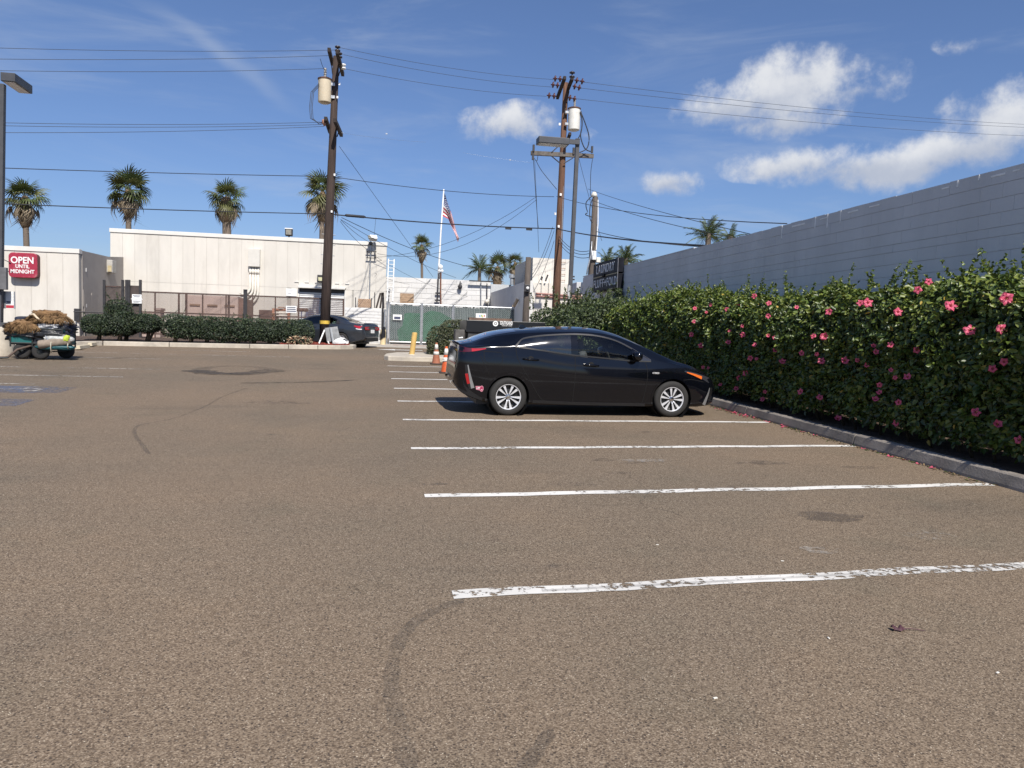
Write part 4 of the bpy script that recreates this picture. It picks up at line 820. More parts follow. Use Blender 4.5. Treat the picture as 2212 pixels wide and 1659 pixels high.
# conduits on the white building's front
cd = thing('wall_conduit', 'black and rusty conduits with clamps on white building wall', 'conduit', P(*ZC(580, 500), YM))
MB().tube([P(*ZC(583, 265), YM - .15), P(*ZC(578, 400), YM - .15), P(*ZC(572, 500), YM - .15)], .04, 7).build('pipe', m_dk, cd); MB().tube([P(*ZC(604, 260), YM - .15), P(*ZC(601, 400), YM - .15), P(*ZC(604, 530), YM - .15)], .035, 7).build('pipe', m_rust, cd)
for zx, zy in ((578, 430), (573, 490)): q = P(*ZC(zx, zy), YM - .17); MB().cbox(q, (.3, .08, .09)).build('clamp', m_dk, cd)
for zx, x_, y0_, y1_ in ((935, 935, 335, 545), (985, 985, 350, 545)): MB().tube([P(*ZC(zx, y0_), YM - .12), P(*ZC(zx, y1_), YM - .12)], .03, 6).build('pipe', m_galv if zx < 950 else m_dk, cd)
q = P(*ZC(940, 332), YM - .3); MB().cbox(q, (1.5, .12, .07)).build('crossbar', m_dk, cd)
q = P(*ZC(983, 500), YM - .2); MB().lathe([(.1, -.1), (.16, 0), (.1, .12)], 10, Matrix.Translation(q)).build('gland', m_pvc, cd)
lp = thing('hanging_lamp', 'small black teardrop lamp on white building wall', 'lamp', P(*ZC(762, 385), YM - .2)); MB().lathe([(.01, -.2), (.12, -.14), (.14, -.02), (.06, .12), (.02, .3)], 12, Matrix.Translation(P(*ZC(762, 372), YM - .2))).build('shade', m_dk, lp, smooth=True); MB().tube([P(*ZC(762, 352), YM - .2), P(*ZC(775, 350), YM)], .02, 6).build('bracket', m_dk, lp)
rv = thing('roof_vent', 'small pipe vent on the white building roof', 'vent', P(*ZC(1190, 360), 50)); q = P(*ZC(1190, 360), 49.8); MB().lathe([(.12, 0), (.12, .4), (.2, .45), (.2, .62), (.05, .7)], 10, Matrix.Translation(q)).build('pipe', m_galv, rv)

# ------------------------------------------------------------ chain-link gate with green slats
YG = 38.0; gg = gz(YG)
a, b = P(*ZC(180, 517), YG), P(*ZC(700, 532), YG); c, d_ = P(*ZC(712, 535), YG), P(*ZC(1262, 556), YG)
m_gslat = mat('grey_green_slat', (.05, .08, .075), .6, .3, 2.5, rand=0); m_gwire = mat('chain_link_wire', (.36, .39, .40), .5, .15, metal=.3); m_tarp = mat('green_windscreen', (.016, .115, .05), .7, .25, 1.2, .3, 8)
def link_panel(th, x0, x1, z0, z1, Y, posts):
    mb = MB(); n = int((x1 - x0) / .085)
    for k in range(n): xx = x0 + (k + .5) * (x1 - x0) / n; mb.cbox((xx, Y + .03 + .006 * (k % 2), (z0 + z1) / 2), (.08, .004, z1 - z0 - .1 + random.uniform(-.08, .05)), (0, 0, random.uniform(-.15, .15)))
    tag(mb.build('privacy_slats', m_gslat, th), kind='stuff'); mesh_wires('wire_mesh', th, x0, x1, z0, z1, Y - .012, .10, .005, m_gwire)
    for zz in (z0, z1): MB().tube([(x0, Y, zz), (x1, Y, zz)], .03, 8).build('rail', m_galv, th)
    for xx in posts: MB().tube([(xx, Y, z0 - .15), (xx, Y, z1 + .05)], .035, 8).build('post', m_galv, th)
gate = thing('chain_link_gate', 'double chain link gate with dark slats and green windscreen patch', 'gate', ((a.x + b.x) / 2, YG, gg))
gz0, gz1 = gg + .12, (a.z + b.z) / 2; xm = P(*ZC(445, 520), YG).x
link_panel(gate, a.x, xm - .03, gz0, gz1, YG, (a.x, xm - .04)); link_panel(gate, xm + .03, b.x, gz0, gz1, YG, (xm + .04, b.x))
def tarp(pts, Y): MB().prism([P(*ZC(*p), Y) for p in pts], (0, .006, 0)).build('windscreen_patch', m_tarp, gate)
tarp([(300, 600), (350, 592), (438, 600), (436, 830), (360, 845), (255, 830), (240, 740), (285, 700)], YG + .015)
tarp([(452, 600), (520, 575), (600, 590), (690, 640), (690, 780), (600, 800), (540, 830), (455, 835)], YG + .015)
sgn = notice('gate_sign', 'small white sign with dark notice fixed to green gate', ZC(205, 607), ZC(277, 654), YG - .06, [(.38, .14, .86, .48)])
fn = thing('chain_link_fence', 'chain link fence with dark slats to the right of the gate', 'fence', ((c.x + d_.x) / 2, YG, gg)); link_panel(fn, c.x, d_.x, gz0, (c.z + d_.z) / 2, YG, (c.x, (c.x + d_.x) / 2, d_.x))
gp = thing('gate_posts', 'cluster of galvanised hinge posts at the left of green gate', 'posts', (a.x - .2, YG, gg))
for k, (dx_, zt2) in enumerate([(-.12, .05), (-.24, -.3), (-.34, .35)]): MB().tube([(a.x + dx_, YG + .05 * k, gg), (a.x + dx_, YG + .05 * k, gz1 + zt2)], .045, 8).build('post', m_galv if k != 2 else m_dk, gp)
# poster and board on top of the fence
ps = thing('poster_board', 'small white board with coloured print above the black container', 'board', P(*ZC(935, 640), 30)); a, b = P(*ZC(893, 597), 30), P(*ZC(977, 642), 30); box_obj('board', (a.x, 30, b.z), (b.x, 30.03, a.z), m_wht, ps)
for fx, fz_, cc in ((.35, .5, (.08, .25, .5)), (.5, .55, (.2, .4, .1)), (.62, .45, (.6, .45, .05)), (.78, .55, (.5, .1, .1))): box_obj('print', (a.x + (b.x - a.x) * fx, 29.994, b.z + (a.z - b.z) * (fz_ - .2)), (a.x + (b.x - a.x) * (fx + .09), 29.999, b.z + (a.z - b.z) * (fz_ + .2)), mat('print_%d' % int(fx * 100), cc, .6), ps)
pt = MB().tube([P(*ZC(935, 642), 30.02), Vector((P(*ZC(935, 642), 30).x, 30.02, gz(30)))], .03, 6).build('post', m_dk, ps)

# ------------------------------------------------------------ flag
m_fr, m_fw, m_fb = mat('flag_red', (.45, .03, .05), .8, .1), mat('flag_white', (.80, .79, .77), .8, .06), mat('flag_blue', (.035, .05, .14), .8, .1)
Zf = K(1600, 700, 4.147); YFl = 47.0
fp = thing('flagpole', 'slim white flagpole with globe lamp above white building roof', 'flagpole', P(*Zf(525, 1640), YFl)); MB().tube([P(*Zf(522, 1660), YFl), P(*Zf(527, 1540), YFl), P(*Zf(562, 900), YFl), P(*Zf(612, 188), YFl)], [.06, .06, .05, .035], 8).build('pole', m_wht, fp, smooth=True)
MB().tube([P(*Zf(545, 1655), YFl), P(*Zf(552, 1500), YFl)], .04, 6).build('bracket', m_dk, fp)
for zx, zy, r_ in ((560, 1455, .15), (540, 1520, .09), (585, 1520, .09)): MB().lathe([(.01, -1), (.7, -.7), (1, 0), (.7, .7), (.01, 1)], 12, Matrix.Translation(P(*Zf(zx, zy), YFl - .1)) @ Matrix.Scale(r_, 4)).build('lamp_globe', m_wht, fp, smooth=True)
top_ = [(625, 245), (655, 330), (690, 440), (728, 560), (765, 690), (800, 800), (835, 900), (858, 975)]; bot_ = [(592, 622), (640, 648), (690, 668), (712, 740), (745, 830), (785, 920), (815, 990), (848, 1045)]
def flag_pt(u, v):
    k = u * 7; i = min(6, int(k)); f_ = k - i
    tp = [top_[i][j] * (1 - f_) + top_[i + 1][j] * f_ for j in (0, 1)]; bt = [bot_[i][j] * (1 - f_) + bot_[i + 1][j] * f_ for j in (0, 1)]
    q = P(*Zf(tp[0] * (1 - v) + bt[0] * v, tp[1] * (1 - v) + bt[1] * v), YFl); q.y += .22 * math.sin(u * 9 + v * 5) * (u ** .5) + .1 * math.sin(v * 9 + 3 * u); return q
flag = thing('flag', 'red, white and blue striped flag hanging limp from the flagpole', 'flag', P(*Zf(590, 625), YFl))
for k in range(13):
    u0 = .4 if k < 7 else 0.0; MB().grid(lambda u, v, k=k, u0=u0: flag_pt(u0 + (1 - u0) * u, (k + v) / 13), 20, 2).build('stripe', m_fr if k % 2 == 0 else m_fw, flag, smooth=True)
MB().grid(lambda u, v: flag_pt(u * .4, v * 7 / 13), 10, 8).build('canton', m_fb, flag, smooth=True)
stm = MB()
for r_ in range(9):
    for c_ in range(6 if r_ % 2 == 0 else 5):
        u, v = ((c_ + .5 + (.5 if r_ % 2 else 0)) / 6.2) * .4, (r_ + .6) / 9.6 * 7 / 13; p0 = flag_pt(u, v); e1, e2 = (flag_pt(u + .01, v) - p0).normalized() * .035, (flag_pt(u, v + .01) - p0).normalized() * .035; nn_ = Vector((0, -.02, 0))
        pts = [p0 + nn_ + (e1 * math.cos(q) + e2 * math.sin(q)) * (1 if j % 2 == 0 else .42) for j, q in enumerate([2 * math.pi * j / 10 for j in range(10)])]; stm.add(pts, [tuple(range(10))])
tag(stm.build('stars', m_fw, flag), kind='stuff')

# ------------------------------------------------------------ palms
m_pg = [mat('palm_green', (.075, .10, .032), .5, .3, 3, trans=.15, rand=.25), mat('palm_olive', (.13, .135, .045), .55, .3, 3, trans=.15, rand=.25)]; m_pd = mat('dead_frond', (.25, .20, .135), .8, .3, 6, trans=.15, rand=.25); m_pt = mat('palm_trunk', (.17, .135, .105), .95, .3, 6, .7, 30, stretch=(2, 2, 7)); m_skirt = mat('palm_skirt', (.16, .11, .065), .95, .4, 8, .5, 30, stretch=(4, 4, .8))
def fan_mesh(name, mats, droop, nb=17, ln=1.0, spread=125, ragged=.15):
    """petiole plus a fan of narrow blades; base at origin, growing along +X"""
    mb = MB(); mb.tube([(0, 0, 0), (.4, 0, .05), (.8, 0, 0)], [.022, .016, .012], 4)
    for k in range(nb):
        a = R_(-spread + 2 * spread * k / (nb - 1)); L = ln * (1 - .22 * abs(a) / R_(spread)) * random.uniform(1 - ragged, 1 + ragged * .3); w_ = .045
        dx_, dy_ = math.cos(a), math.sin(a); pts = []
        for s in (0, .45, .75, 1.0):
            r = L * s; z = -droop * r * r * (1.0 if s < .9 else 1.25) + .02 * (k % 2); x_, y_ = .8 + dx_ * r * (1 - .25 * droop * s), dy_ * r * (1 - .25 * droop * s); ww = w_ * (.35, 1.0, .75, .06)[(0, .45, .75, 1.0).index(s)]
            pts += [(x_ - dy_ * ww, y_ + dx_ * ww, z), (x_ + dy_ * ww, y_ - dx_ * ww, z)]
        mb.add(pts, [(0, 2, 3, 1), (2, 4, 5, 3), (4, 6, 7, 5)])
    return mb.mesh(name, mats)
fans = [fan_mesh('frond', m_pg[i % 2], .25 + .12 * i) for i in range(4)]; dead = [fan_mesh('dead_frond', m_pd, .5 + .3 * i, 15, 1.0, 60, .45) for i in range(3)]
def fan_palm(label, px, py, Y, foot_z, n_g, n_d, group=None, skirt=1.0, size=1.0, lean=0.0, trunk_r=.2, trunk_px=None):
    c = P(px, py, Y); b_ = Vector((P(*trunk_px, Y).x if trunk_px else c.x + lean, Y, foot_z)); th = thing('fan_palm', label, 'palm tree', b_, group)
    MB().tube([b_, b_.lerp(c, .5) + Vector((.05, 0, 0)), b_.lerp(c, .9), c], [trunk_r * 1.2, trunk_r, trunk_r * .92, trunk_r * .9], 10).build('trunk', m_pt, th, smooth=True)
    if skirt: MB().lathe([(trunk_r * .9, -2.3 * skirt), (.12 + trunk_r * 1.05, -2.0 * skirt), (.24 + trunk_r * 1.05, -1.1 * skirt), (.16 + trunk_r, -.25), (trunk_r * .8, .2)], 12, Matrix.Translation(c)).build('skirt', m_skirt, th, smooth=True)
    for i in range(n_g):
        el = 84 - 122 * ((i + .5) / n_g) ** .95 + random.uniform(-10, 10); az = i * 137.5 + random.uniform(-20, 20)
        o = D.objects.new('frond', fans[min(3, max(0, int((82 - el) / 32 + random.uniform(-.6, .6))))]); C.objects.link(o); o.parent = th
        o.matrix_local = Matrix.Translation(c - b_ + Vector((0, 0, .1))) @ Matrix.Rotation(R_(az), 4, 'Z') @ Matrix.Rotation(-R_(el), 4, 'Y') @ Matrix.Rotation(random.uniform(-.5, .5), 4, 'X') @ Matrix.Scale(size * random.uniform(.95, 1.25), 4)
    for i in range(n_d):
        el = -30 - 52 * (i + .5) / n_d + random.uniform(-8, 8); az = i * 137.5 + 60
        o = D.objects.new('dead_frond', dead[i % 3]); C.objects.link(o); o.parent = th
        o.matrix_local = Matrix.Translation(c - b_ - Vector((0, 0, .15))) @ Matrix.Rotation(R_(az), 4, 'Z') @ Matrix.Rotation(-R_(el), 4, 'Y') @ Matrix.Rotation(random.uniform(-.6, .6), 4, 'X') @ Matrix.Scale(size * random.uniform(.8, 1.25), 4)
    return th
Gp = 'tall fan palms behind the cream buildings'
fan_palm('fan palm with drooping dead fronds behind the low building, leftmost', 54, 430, 60, 1.2, 25, 24, Gp, .9, .92, trunk_px=(58, 530))
fan_palm('fan palm rising at left end of cream building roof', 278, 415, 60, 1.2, 27, 22, Gp, .8, 1.0, trunk_px=(274, 490))
fan_palm('stout short fan palm above the middle of cream building', 489, 432, 58, 1.2, 24, 16, Gp, .7, .88, trunk_r=.32, trunk_px=(492, 500))
fan_palm('fan palm half hidden behind the dark wooden utility pole', 697, 420, 60, 1.2, 26, 26, Gp, .9, 1.06, trunk_px=(691, 520))
Gq = 'distant palms behind the white building'
fan_palm('slim distant fan palm left of the flagpole', 911, 532, 95, 1.2, 18, 12, Gq, .9, .85, trunk_r=.17, trunk_px=(914, 598))
fan_palm('distant fan palm with thick skirt, between two others right of flagpole', 1075, 580, 75, 1.2, 20, 10, Gq, 1.2, .88, trunk_px=(1078, 612))
fan_palm('tall distant fan palm nearest the meter post', 1113, 570, 90, 1.2, 18, 10, Gq, .8, .8, trunk_r=.16, trunk_px=(1112, 605))
fan_palm('low distant fan palm half behind the meter post', 1132, 599, 80, 1.2, 16, 6, Gq, .5, .7)
def feather_mesh(name, ln=1.8, droop=.4, n=22):
    mb = MB(); ax = [Vector((ln * s, 0, ln * (.38 * s - droop * 1.5 * s * s))) for s in np.linspace(0, 1, 9)]; mb.tube(ax, [.025 - .002 * i for i in range(9)], 4)
    for k in range(n):
        s = .12 + .88 * k / (n - 1); i = min(7, int(s * 8)); p = ax[i].lerp(ax[i + 1], s * 8 - i)
        for sg_ in (1, -1):
            L = ln * .34 * math.sin(min(1, s * 1.3 + .15) * 2.6) + .1; tip = p + Vector((L * .55, sg_ * L * .75, -L * (.25 + .5 * random.random()))); mid_ = p.lerp(tip, .5) + Vector((0, 0, .04)); w_ = Vector((.025, 0, 0))
            mb.add([p - w_, p + w_, mid_ + w_, tip, mid_ - w_], [(0, 1, 2, 4), (4, 2, 3)])
    return mb.mesh(name, m_pg[0])
feath = [feather_mesh('frond', 1.9, .25), feather_mesh('frond', 2.0, .45), feather_mesh('frond', 2.0, .65)]
def feather_palm(label, px, py, Y, n, size, group, trunk_r=.16, base=None):
    c = P(px, py, Y); b_ = Vector((c.x, Y, 1.2)); th = thing('feather_palm', label, 'palm tree', b_, group); MB().tube([b_, b_.lerp(c, .6), c + Vector((0, 0, .2))], [trunk_r * 1.2, trunk_r, trunk_r * .8], 9).build('trunk', m_pt, th, smooth=True)
    for i in range(n):
        el = 78 - 85 * ((i + .5) / n); o = D.objects.new('frond', feath[min(2, int(3 * i / n))]); C.objects.link(o); o.parent = th
        o.matrix_local = Matrix.Translation(c - b_) @ Matrix.Rotation(R_(i * 137.5 + random.uniform(-15, 15)), 4, 'Z') @ Matrix.Rotation(-R_(el + random.uniform(-8, 8)), 4, 'Y') @ Matrix.Rotation(random.uniform(-.4, .4), 4, 'X') @ Matrix.Scale(size * random.uniform(.85, 1.1), 4)
feather_palm('feather palm with arching fronds right of the flagpole', 1036, 585, 62, 20, .72, Gq)
feather_palm('feather palm rising above the middle of grey block wall', 1530, 514, 34, 22, .5, 'feather palms behind the grey wall'); feather_palm('feather palm directly behind the laundry sign', 1352, 566, 40, 22, .5, 'feather palms behind the grey wall')
feather_palm('feather palm left of the sign, low behind the service mast', 1312, 572, 42, 16, .5, 'feather palms behind the grey wall'); feather_palm('low feather palm fronds peeping over the grey wall', 1577, 519, 33, 12, .42, 'feather palms behind the grey wall')

# ------------------------------------------------------------ utility poles
m_pole = mat('creosoted_pole', (.050, .034, .028), .9, .35, 3, .5, 25, stretch=(7, 7, .35)); m_poleb = mat('brown_pole', (.135, .07, .043), .9, .4, 3, .6, 25, stretch=(8, 8, .35), dirt=((.06, .035, .025), .7, 2.5, .45)); m_arm = mat('weathered_arm', (.030, .022, .02), .9, .3, 4); m_arm2 = mat('grey_arm', (.13, .115, .10), .9, .3, 5); m_ins = mat('brown_porcelain', (.09, .035, .03), .25, .2); m_insg = mat('dark_porcelain', (.04, .035, .04), .25, .2)
m_tank = mat('transformer_tank', (.60, .52, .38), .6, .1, 3, dirt=((.34, .18, .08), .8, 3.0, .50)); m_tank2 = mat('white_tank', (.70, .69, .64), .55, .08, 3, dirt=((.30, .16, .08), .7, 2.5, .56)); m_rim = mat('rusty_rim', (.13, .07, .05), .8, .3); m_wire = mat('cable_black', (.02, .022, .028), .6, .1); m_thin = mat('line_wire', (.05, .06, .08), .6, .1)
ZP = K(1150, 150, 2.2117); ZQ = K(2000, 250, 2.552); ZG = K(2150, 950, 4.74)
def disc_ins(mb, a, b, r=.11, n=2):
    """string of bell discs between a and b"""
    a, b = Vector(a), Vector(b); d = (b - a); q = d.normalized().to_track_quat('Z', 'Y').to_matrix().to_4x4(); L = d.length
    for k in range(n):
        M = Matrix.Translation(a.lerp(b, (k + .5) / n)) @ q; mb.lathe([(.03, -L / n * .45), (.04, -.05), (r, -.02), (r, .03), (.04, .06), (.03, L / n * .45)], 10, M)
    return mb
def transformer(parent, c_top, c_bot, r, body, axis_pole):
    c_top, c_bot = Vector(c_top), Vector(c_bot); H = (c_top - c_bot).length
    tk = MB().lathe([(r * .7, -.04), (r * .97, 0), (r, .05), (r, H * .93)], 20, Matrix.Translation(c_bot)).build('transformer_tank', body, parent, auto=True)
    MB().lathe([(r * 1.06, H * .93), (r * 1.1, H * .95), (r * 1.1, H * .985), (r * .8, H * 1.02), (.02, H * 1.05)], 20, Matrix.Translation(c_bot)).build('lid', m_rim, tk, auto=True)
    disc_ins(MB(), c_top + Vector((.02, 0, .02)), c_top + Vector((.02, 0, .42)), .06, 4).build('bushing', mat('grey_porcelain', (.3, .29, .28), .4, .1), tk, smooth=True)
    for f in (.22, .75):
        z = c_bot.z + H * (1 - f); MB().cbox(((c_bot.x + axis_pole.x) / 2, c_bot.y, z), (abs(c_bot.x - axis_pole.x), .1, .12)).build('mount_lug', m_galv, tk)
    return tk
# pole A (left)
YA = 33.6; A0 = Vector((P(700, 742, YA).x, YA, gz(YA) + .1)); A1 = P(*ZP(385, 160), YA)
pa = thing('utility_pole', 'tall dark creosoted utility pole with cream transformer and yellow band', 'utility pole', A0)
MB().tube([A0 - Vector((0, 0, .3)), A0.lerp(A1, .3), A0.lerp(A1, .65), A1], [.215, .20, .165, .125], 16).build('shaft', m_pole, pa, smooth=True)
yb = P(*ZA(1420, 1030), YA); MB().lathe([(.213, -.07), (.216, -.07), (.216, .07), (.213, .07)], 20, Matrix.Translation(A0.lerp(A1, (yb.z - A0.z) / (A1.z - A0.z)))).build('yellow_band', mat('yellow_band', (.62, .42, .06), .6, .2, 8), pa)
for px, py, s in [(370, 1190, 0), (345, 1510, 0), (395, 515, 1), (412, 400, 1)]: MB().cbox(P(*ZP(px, py), YA - .19), (.07, .03, .09)).build('marker_tag', m_wht, pa)
for zx, zy, zx2 in [(1385, 372, 1410), (1380, 462, 1405), (1485, 285, 1525), (1490, 385, 1520), (1490, 185, 1528), (1395, 175, 1418)]: MB().tube([P(*ZA(zx, zy), YA), P(*ZA(zx2, zy + 3), YA)], .016, 5).build('step_bolt', m_galv, pa)
def arm(parent, name, za, zb, Ya, Yb, m=None, s=.13):
    a, b = P(*za, Ya), P(*zb, Yb); d = b - a; M = Matrix.Translation((a + b) / 2) @ d.to_track_quat('X', 'Z').to_matrix().to_4x4(); o = MB().box((-d.length / 2, -s / 2, -s * .6), (d.length / 2, s / 2, s * .6), 0, M).build(name, m or m_arm, parent); return a, b
arm(pa, 'crossarm', ZP(322, 100), ZP(352, 225), YA - 1.15, YA + .6); arm(pa, 'crossarm', ZP(392, 118), ZP(442, 318), YA - 1.35, YA + 1.2)
for za, zb in ((ZP(340, 190), ZP(352, 310)), (ZP(430, 240), ZP(405, 330))): MB().tube([P(*za, YA - .2), P(*zb, YA - .1)], .025, 6).build('brace', m_arm, pa)
arm(pa, 'crossarm', ZP(292, 700), ZP(330, 815), YA - 1.0, YA + .5); arm(pa, 'crossarm', ZP(372, 715), ZP(430, 845), YA - 1.0, YA + .9, m_arm)
for za, zb in ((ZP(320, 780), ZP(330, 860)), (ZP(410, 800), ZP(392, 860))): MB().tube([P(*za, YA - .2), P(*zb, YA - .1)], .025, 6).build('brace', m_arm, pa)
for zx, zy, dY in ((397, 95, -1.2), (414, 152, -.9), (447, 250, .3)): c = P(*ZP(zx, zy), YA + dY); disc_ins(MB(), c - Vector((0, 0, .14)), c + Vector((0, 0, .14)), .11, 2).build('insulator', m_insg if zx < 440 else m_wht, pa, smooth=True)
for zx, zy in ((270, 722), (272, 735), (280, 748)): disc_ins(MB(), P(*ZP(zx - 12, zy), YA - .8), P(*ZP(zx + 14, zy + 3), YA - .8), .08, 1).build('insulator', mat('tan_porcelain', (.32, .16, .1), .4, .2), pa, smooth=True)
ta, tb = P(*ZP(283, 352), YA - .15), P(*ZP(283, 560), YA - .15); transformer(pa, ta, tb, .27, m_tank, P(*ZP(375, 420), YA))
for dx_ in (0, 12, 24): MB().tube([P(*ZP(235 + dx_ * .1, 395 + dx_), YA - .3), P(*ZP(165 + dx_, 470), YA - .5), P(*ZP(152 + dx_, 600), YA - .6), P(*ZP(160 + dx_, 700), YA - .7), P(*ZP(215 + dx_, 730 + dx_), YA - .8), P(*ZP(275, 735), YA - .8)], .012, 5).build('jumper_wire', m_wire, pa, smooth=True)
MB().tube([P(*ZP(300, 300), YA - .1), P(*ZP(265, 245), YA - .6), P(*ZP(245, 180), YA - 1)], .01, 5).build('jumper_wire', m_wire, pa)
# pole B (centre right)
YP = 39.0; B0 = Vector((P(1199, 690, YP).x, YP, gz(YP))); B1 = P(*ZQ(582, 195), YP)
pb = thing('utility_pole', 'tall brown utility pole with white transformer and wide lower crossarm', 'utility pole', B0)
MB().tube([B0, B0.lerp(B1, .3), B0.lerp(B1, .65), B1], [.225, .205, .17, .13], 16).build('shaft', m_poleb, pb, smooth=True)
arm(pb, 'crossarm', ZQ(572, 142), ZQ(497, 345), YP - 1.3, YP + 1.0, m_arm, .14); arm(pb, 'crossarm', ZQ(648, 148), ZQ(590, 290), YP - 1.3, YP + .6, m_arm, .14)
MB().tube([P(*ZQ(610, 280), YP), P(*ZQ(562, 545), YP - .15)], .05, 6).build('conductor_guard', m_arm, pb)
arm(pb, 'crossarm', ZQ(232, 900), ZQ(858, 932), YP - .2, YP - .2, m_arm2, .17); arm(pb, 'crossarm', ZQ(625, 705), ZQ(575, 830), YP - 1.0, YP + .3, m_arm, .13)
for za, zb in ((ZQ(440, 932), ZQ(525, 1003)), (ZQ(655, 948), ZQ(562, 1003)), (ZQ(505, 832), ZQ(440, 892))): MB().tube([P(*za, YP - .3), P(*zb, YP - .3)], .03, 6).build('brace', m_dk, pb)
for za, zb in [((450, 150), (548, 158)), ((430, 212), (520, 222)), ((388, 320), (488, 330)), ((665, 165), (772, 185)), ((648, 225), (738, 248)), ((600, 340), (690, 360))]: disc_ins(MB(), P(*ZQ(*za), YP - .3), P(*ZQ(*zb), YP - .3), .15, 2).build('insulator', m_ins, pb, smooth=True)
c = P(*ZQ(645, 115), YP - 1.2); disc_ins(MB(), c - Vector((0, 0, .2)), c + Vector((0, 0, .2)), .14, 2).build('insulator', m_insg, pb, smooth=True)
tk_t, tk_b = P(*ZQ(666, 448), YP - .3), P(*ZQ(660, 668), YP - .3); transformer(pb, tk_t, tk_b, .31, m_tank2, P(*ZQ(560, 560), YP))
for pts in ([(722, 490), (745, 570), (735, 690), (700, 765)], [(730, 485), (780, 610), (815, 740), (795, 850), (720, 895)], [(735, 480), (745, 620), (730, 730), (770, 850), (830, 885)]): MB().tube([P(*ZQ(*p), YP - .5) for p in smooth_px(pts, 5)], .028, 6).build('jumper_wire', m_wire, pb, smooth=True)
for zx, zy in ((258, 850), (845, 865), (660, 880), (252, 935)): c = P(*ZQ(zx, zy), YP - .3); MB().cbox(c, (.1, .1, .34)).build('bracket', m_dk, pb)
for pts in ([(255, 950), (265, 1100), (285, 1400), (305, 1659)], [(280, 970), (340, 1080), (490, 1265)], [(850, 960), (832, 1100), (828, 1330)], [(262, 950), (290, 980), (300, 930)]): MB().tube([P(*ZQ(*p), YP - .3) for p in smooth_px(pts, 5)], .016, 5).build('drop_wire', m_wire, pb, smooth=True)
for px, py in ((530, 1317), (510, 1637), (520, 610), (475, 1510)): MB().cbox(P(*ZQ(px, py), YP - .2), (.1, .04, .12)).build('marker_tag', m_wht, pb)
MB().tube([P(*ZQ(560, 1000), YP - .12), P(*ZQ(545, 1659), YP - .16), P(*ZQ(535, 1800), YP - .2)], .025, 6).build('riser_conduit', m_galv, pb)
# pole C: short service pole behind the sign
YS = 33.0; c0, c1 = P(*ZG(850, 620), YS), P(*ZQ(878, 1340), YS)
pc = thing('service_pole', 'short wooden service pole with white weatherhead behind laundry sign', 'service pole', Vector((c0.x, YS, gz(YS)))); MB().tube([Vector((c0.x - .03, YS, gz(YS))), c0, c1], [.17, .16, .12], 10).build('shaft', m_gp, pc, smooth=True)
MB().tube([P(*ZG(935, 160), YS - .1), P(*ZQ(905, 1600), YS - .1), P(*ZQ(905, 1370), YS - .1)], .022, 8).build('conduit', m_wht, pc); MB().lathe([(.06, 0), (.14, .03), (.15, .12), (.08, .24), (.01, .26)], 12, Matrix.Translation(P(*ZQ(866, 1345), YS)) @ Matrix.Scale(.95, 4)).build('weatherhead', mat('pale_weatherhead', (.6, .58, .52), .6, .1), pc, smooth=True)
for zx, zy in ((890, 228), (890, 300), (975, 350)): MB().cbox(P(*ZG(zx, zy), YS - .2), (.2, .15, .22)).build('junction_box', m_wht if zx == 890 else m_pvc, pc, bevel=.02)
for pts in ([(840, 1335), (790, 1390), (785, 1440), (800, 1490)], [(855, 1350), (825, 1440), (825, 1560), (850, 1600)], [(800, 1500), (780, 1520), (850, 1545)]): MB().tube([P(*ZQ(*p), YS - .2) for p in smooth_px(pts, 5)], .022, 5).build('loop_wire', m_wire, pc, smooth=True)
MB().tube([P(*ZG(855, 0), YS - .2), P(*ZG(840, 250), YS - .2), P(*ZG(780, 480), YS - .2), P(*ZG(760, 620), YS - .2)], .028, 8).build('flex_conduit', m_galv, pc, smooth=True)

# ------------------------------------------------------------ overhead cables
def W(name, p, Yp, q, Yq, sag, r, label, group, m=None): return wire(name, P(*p, Yp), P(*q, Yq), sag, r, m or m_thin, label, group)
gH = 'high voltage lines at the pole tops'
YLf = 26.5
for k, (p, q) in enumerate([((-260, 95), (727, 108)), ((-260, 123), (712, 120)), ((-260, 147), (706, 148))]): W('power_line', p, YLf, q, YA, .12, .009, ['uppermost', 'middle', 'lowest'][k] + ' of the three thin lines from dark pole top to left edge', gH)
for k, (p, q) in enumerate([((735, 103), (1197, 172)), ((742, 118), (1192, 188)), ((742, 148), (1180, 208))]): W('power_line', p, YA - .3, q, YP - .3, .18, .009, ['uppermost', 'middle', 'lowest'][k] + ' of the thin lines joining the two pole tops', gH)
for k, (p, q) in enumerate([((1258, 177), (2420, 275)), ((1252, 190), (2420, 280)), ((1242, 213), (2420, 297))]): W('power_line', p, YP - .3, q, 58, .5, .011, ['uppermost', 'middle', 'lowest'][k] + ' of the thin lines from brown pole top to right edge', gH)
for k, (p, q) in enumerate([((-260, 258), (692, 264)), ((-260, 265), (696, 269)), ((-260, 284), (700, 273))]): W('power_line', p, YLf, q, YA - .8, .12, .009, ['upper', 'middle', 'lower'][k] + ' secondary line from the small lower crossarm to left edge', 'secondary lines')
gC = 'communication cables between poles'
W('cable', (-260, 353), YLf, (707, 381), YA, .05, .014, 'upper black cable from the dark pole to left edge', gC, m_wire); W('cable', (-260, 428), YLf, (703, 462), YA, .06, .018, 'lower black cable from the dark pole to left edge', gC, m_wire)
W('cable', (720, 382), YA, (1197, 425), YP, .18, .014, 'upper black cable between the two poles', gC, m_wire); W('cable', (716, 463), YA, (1198, 494), YP, .10, .028, 'thick lower black cable between the two poles', gC, m_wire)
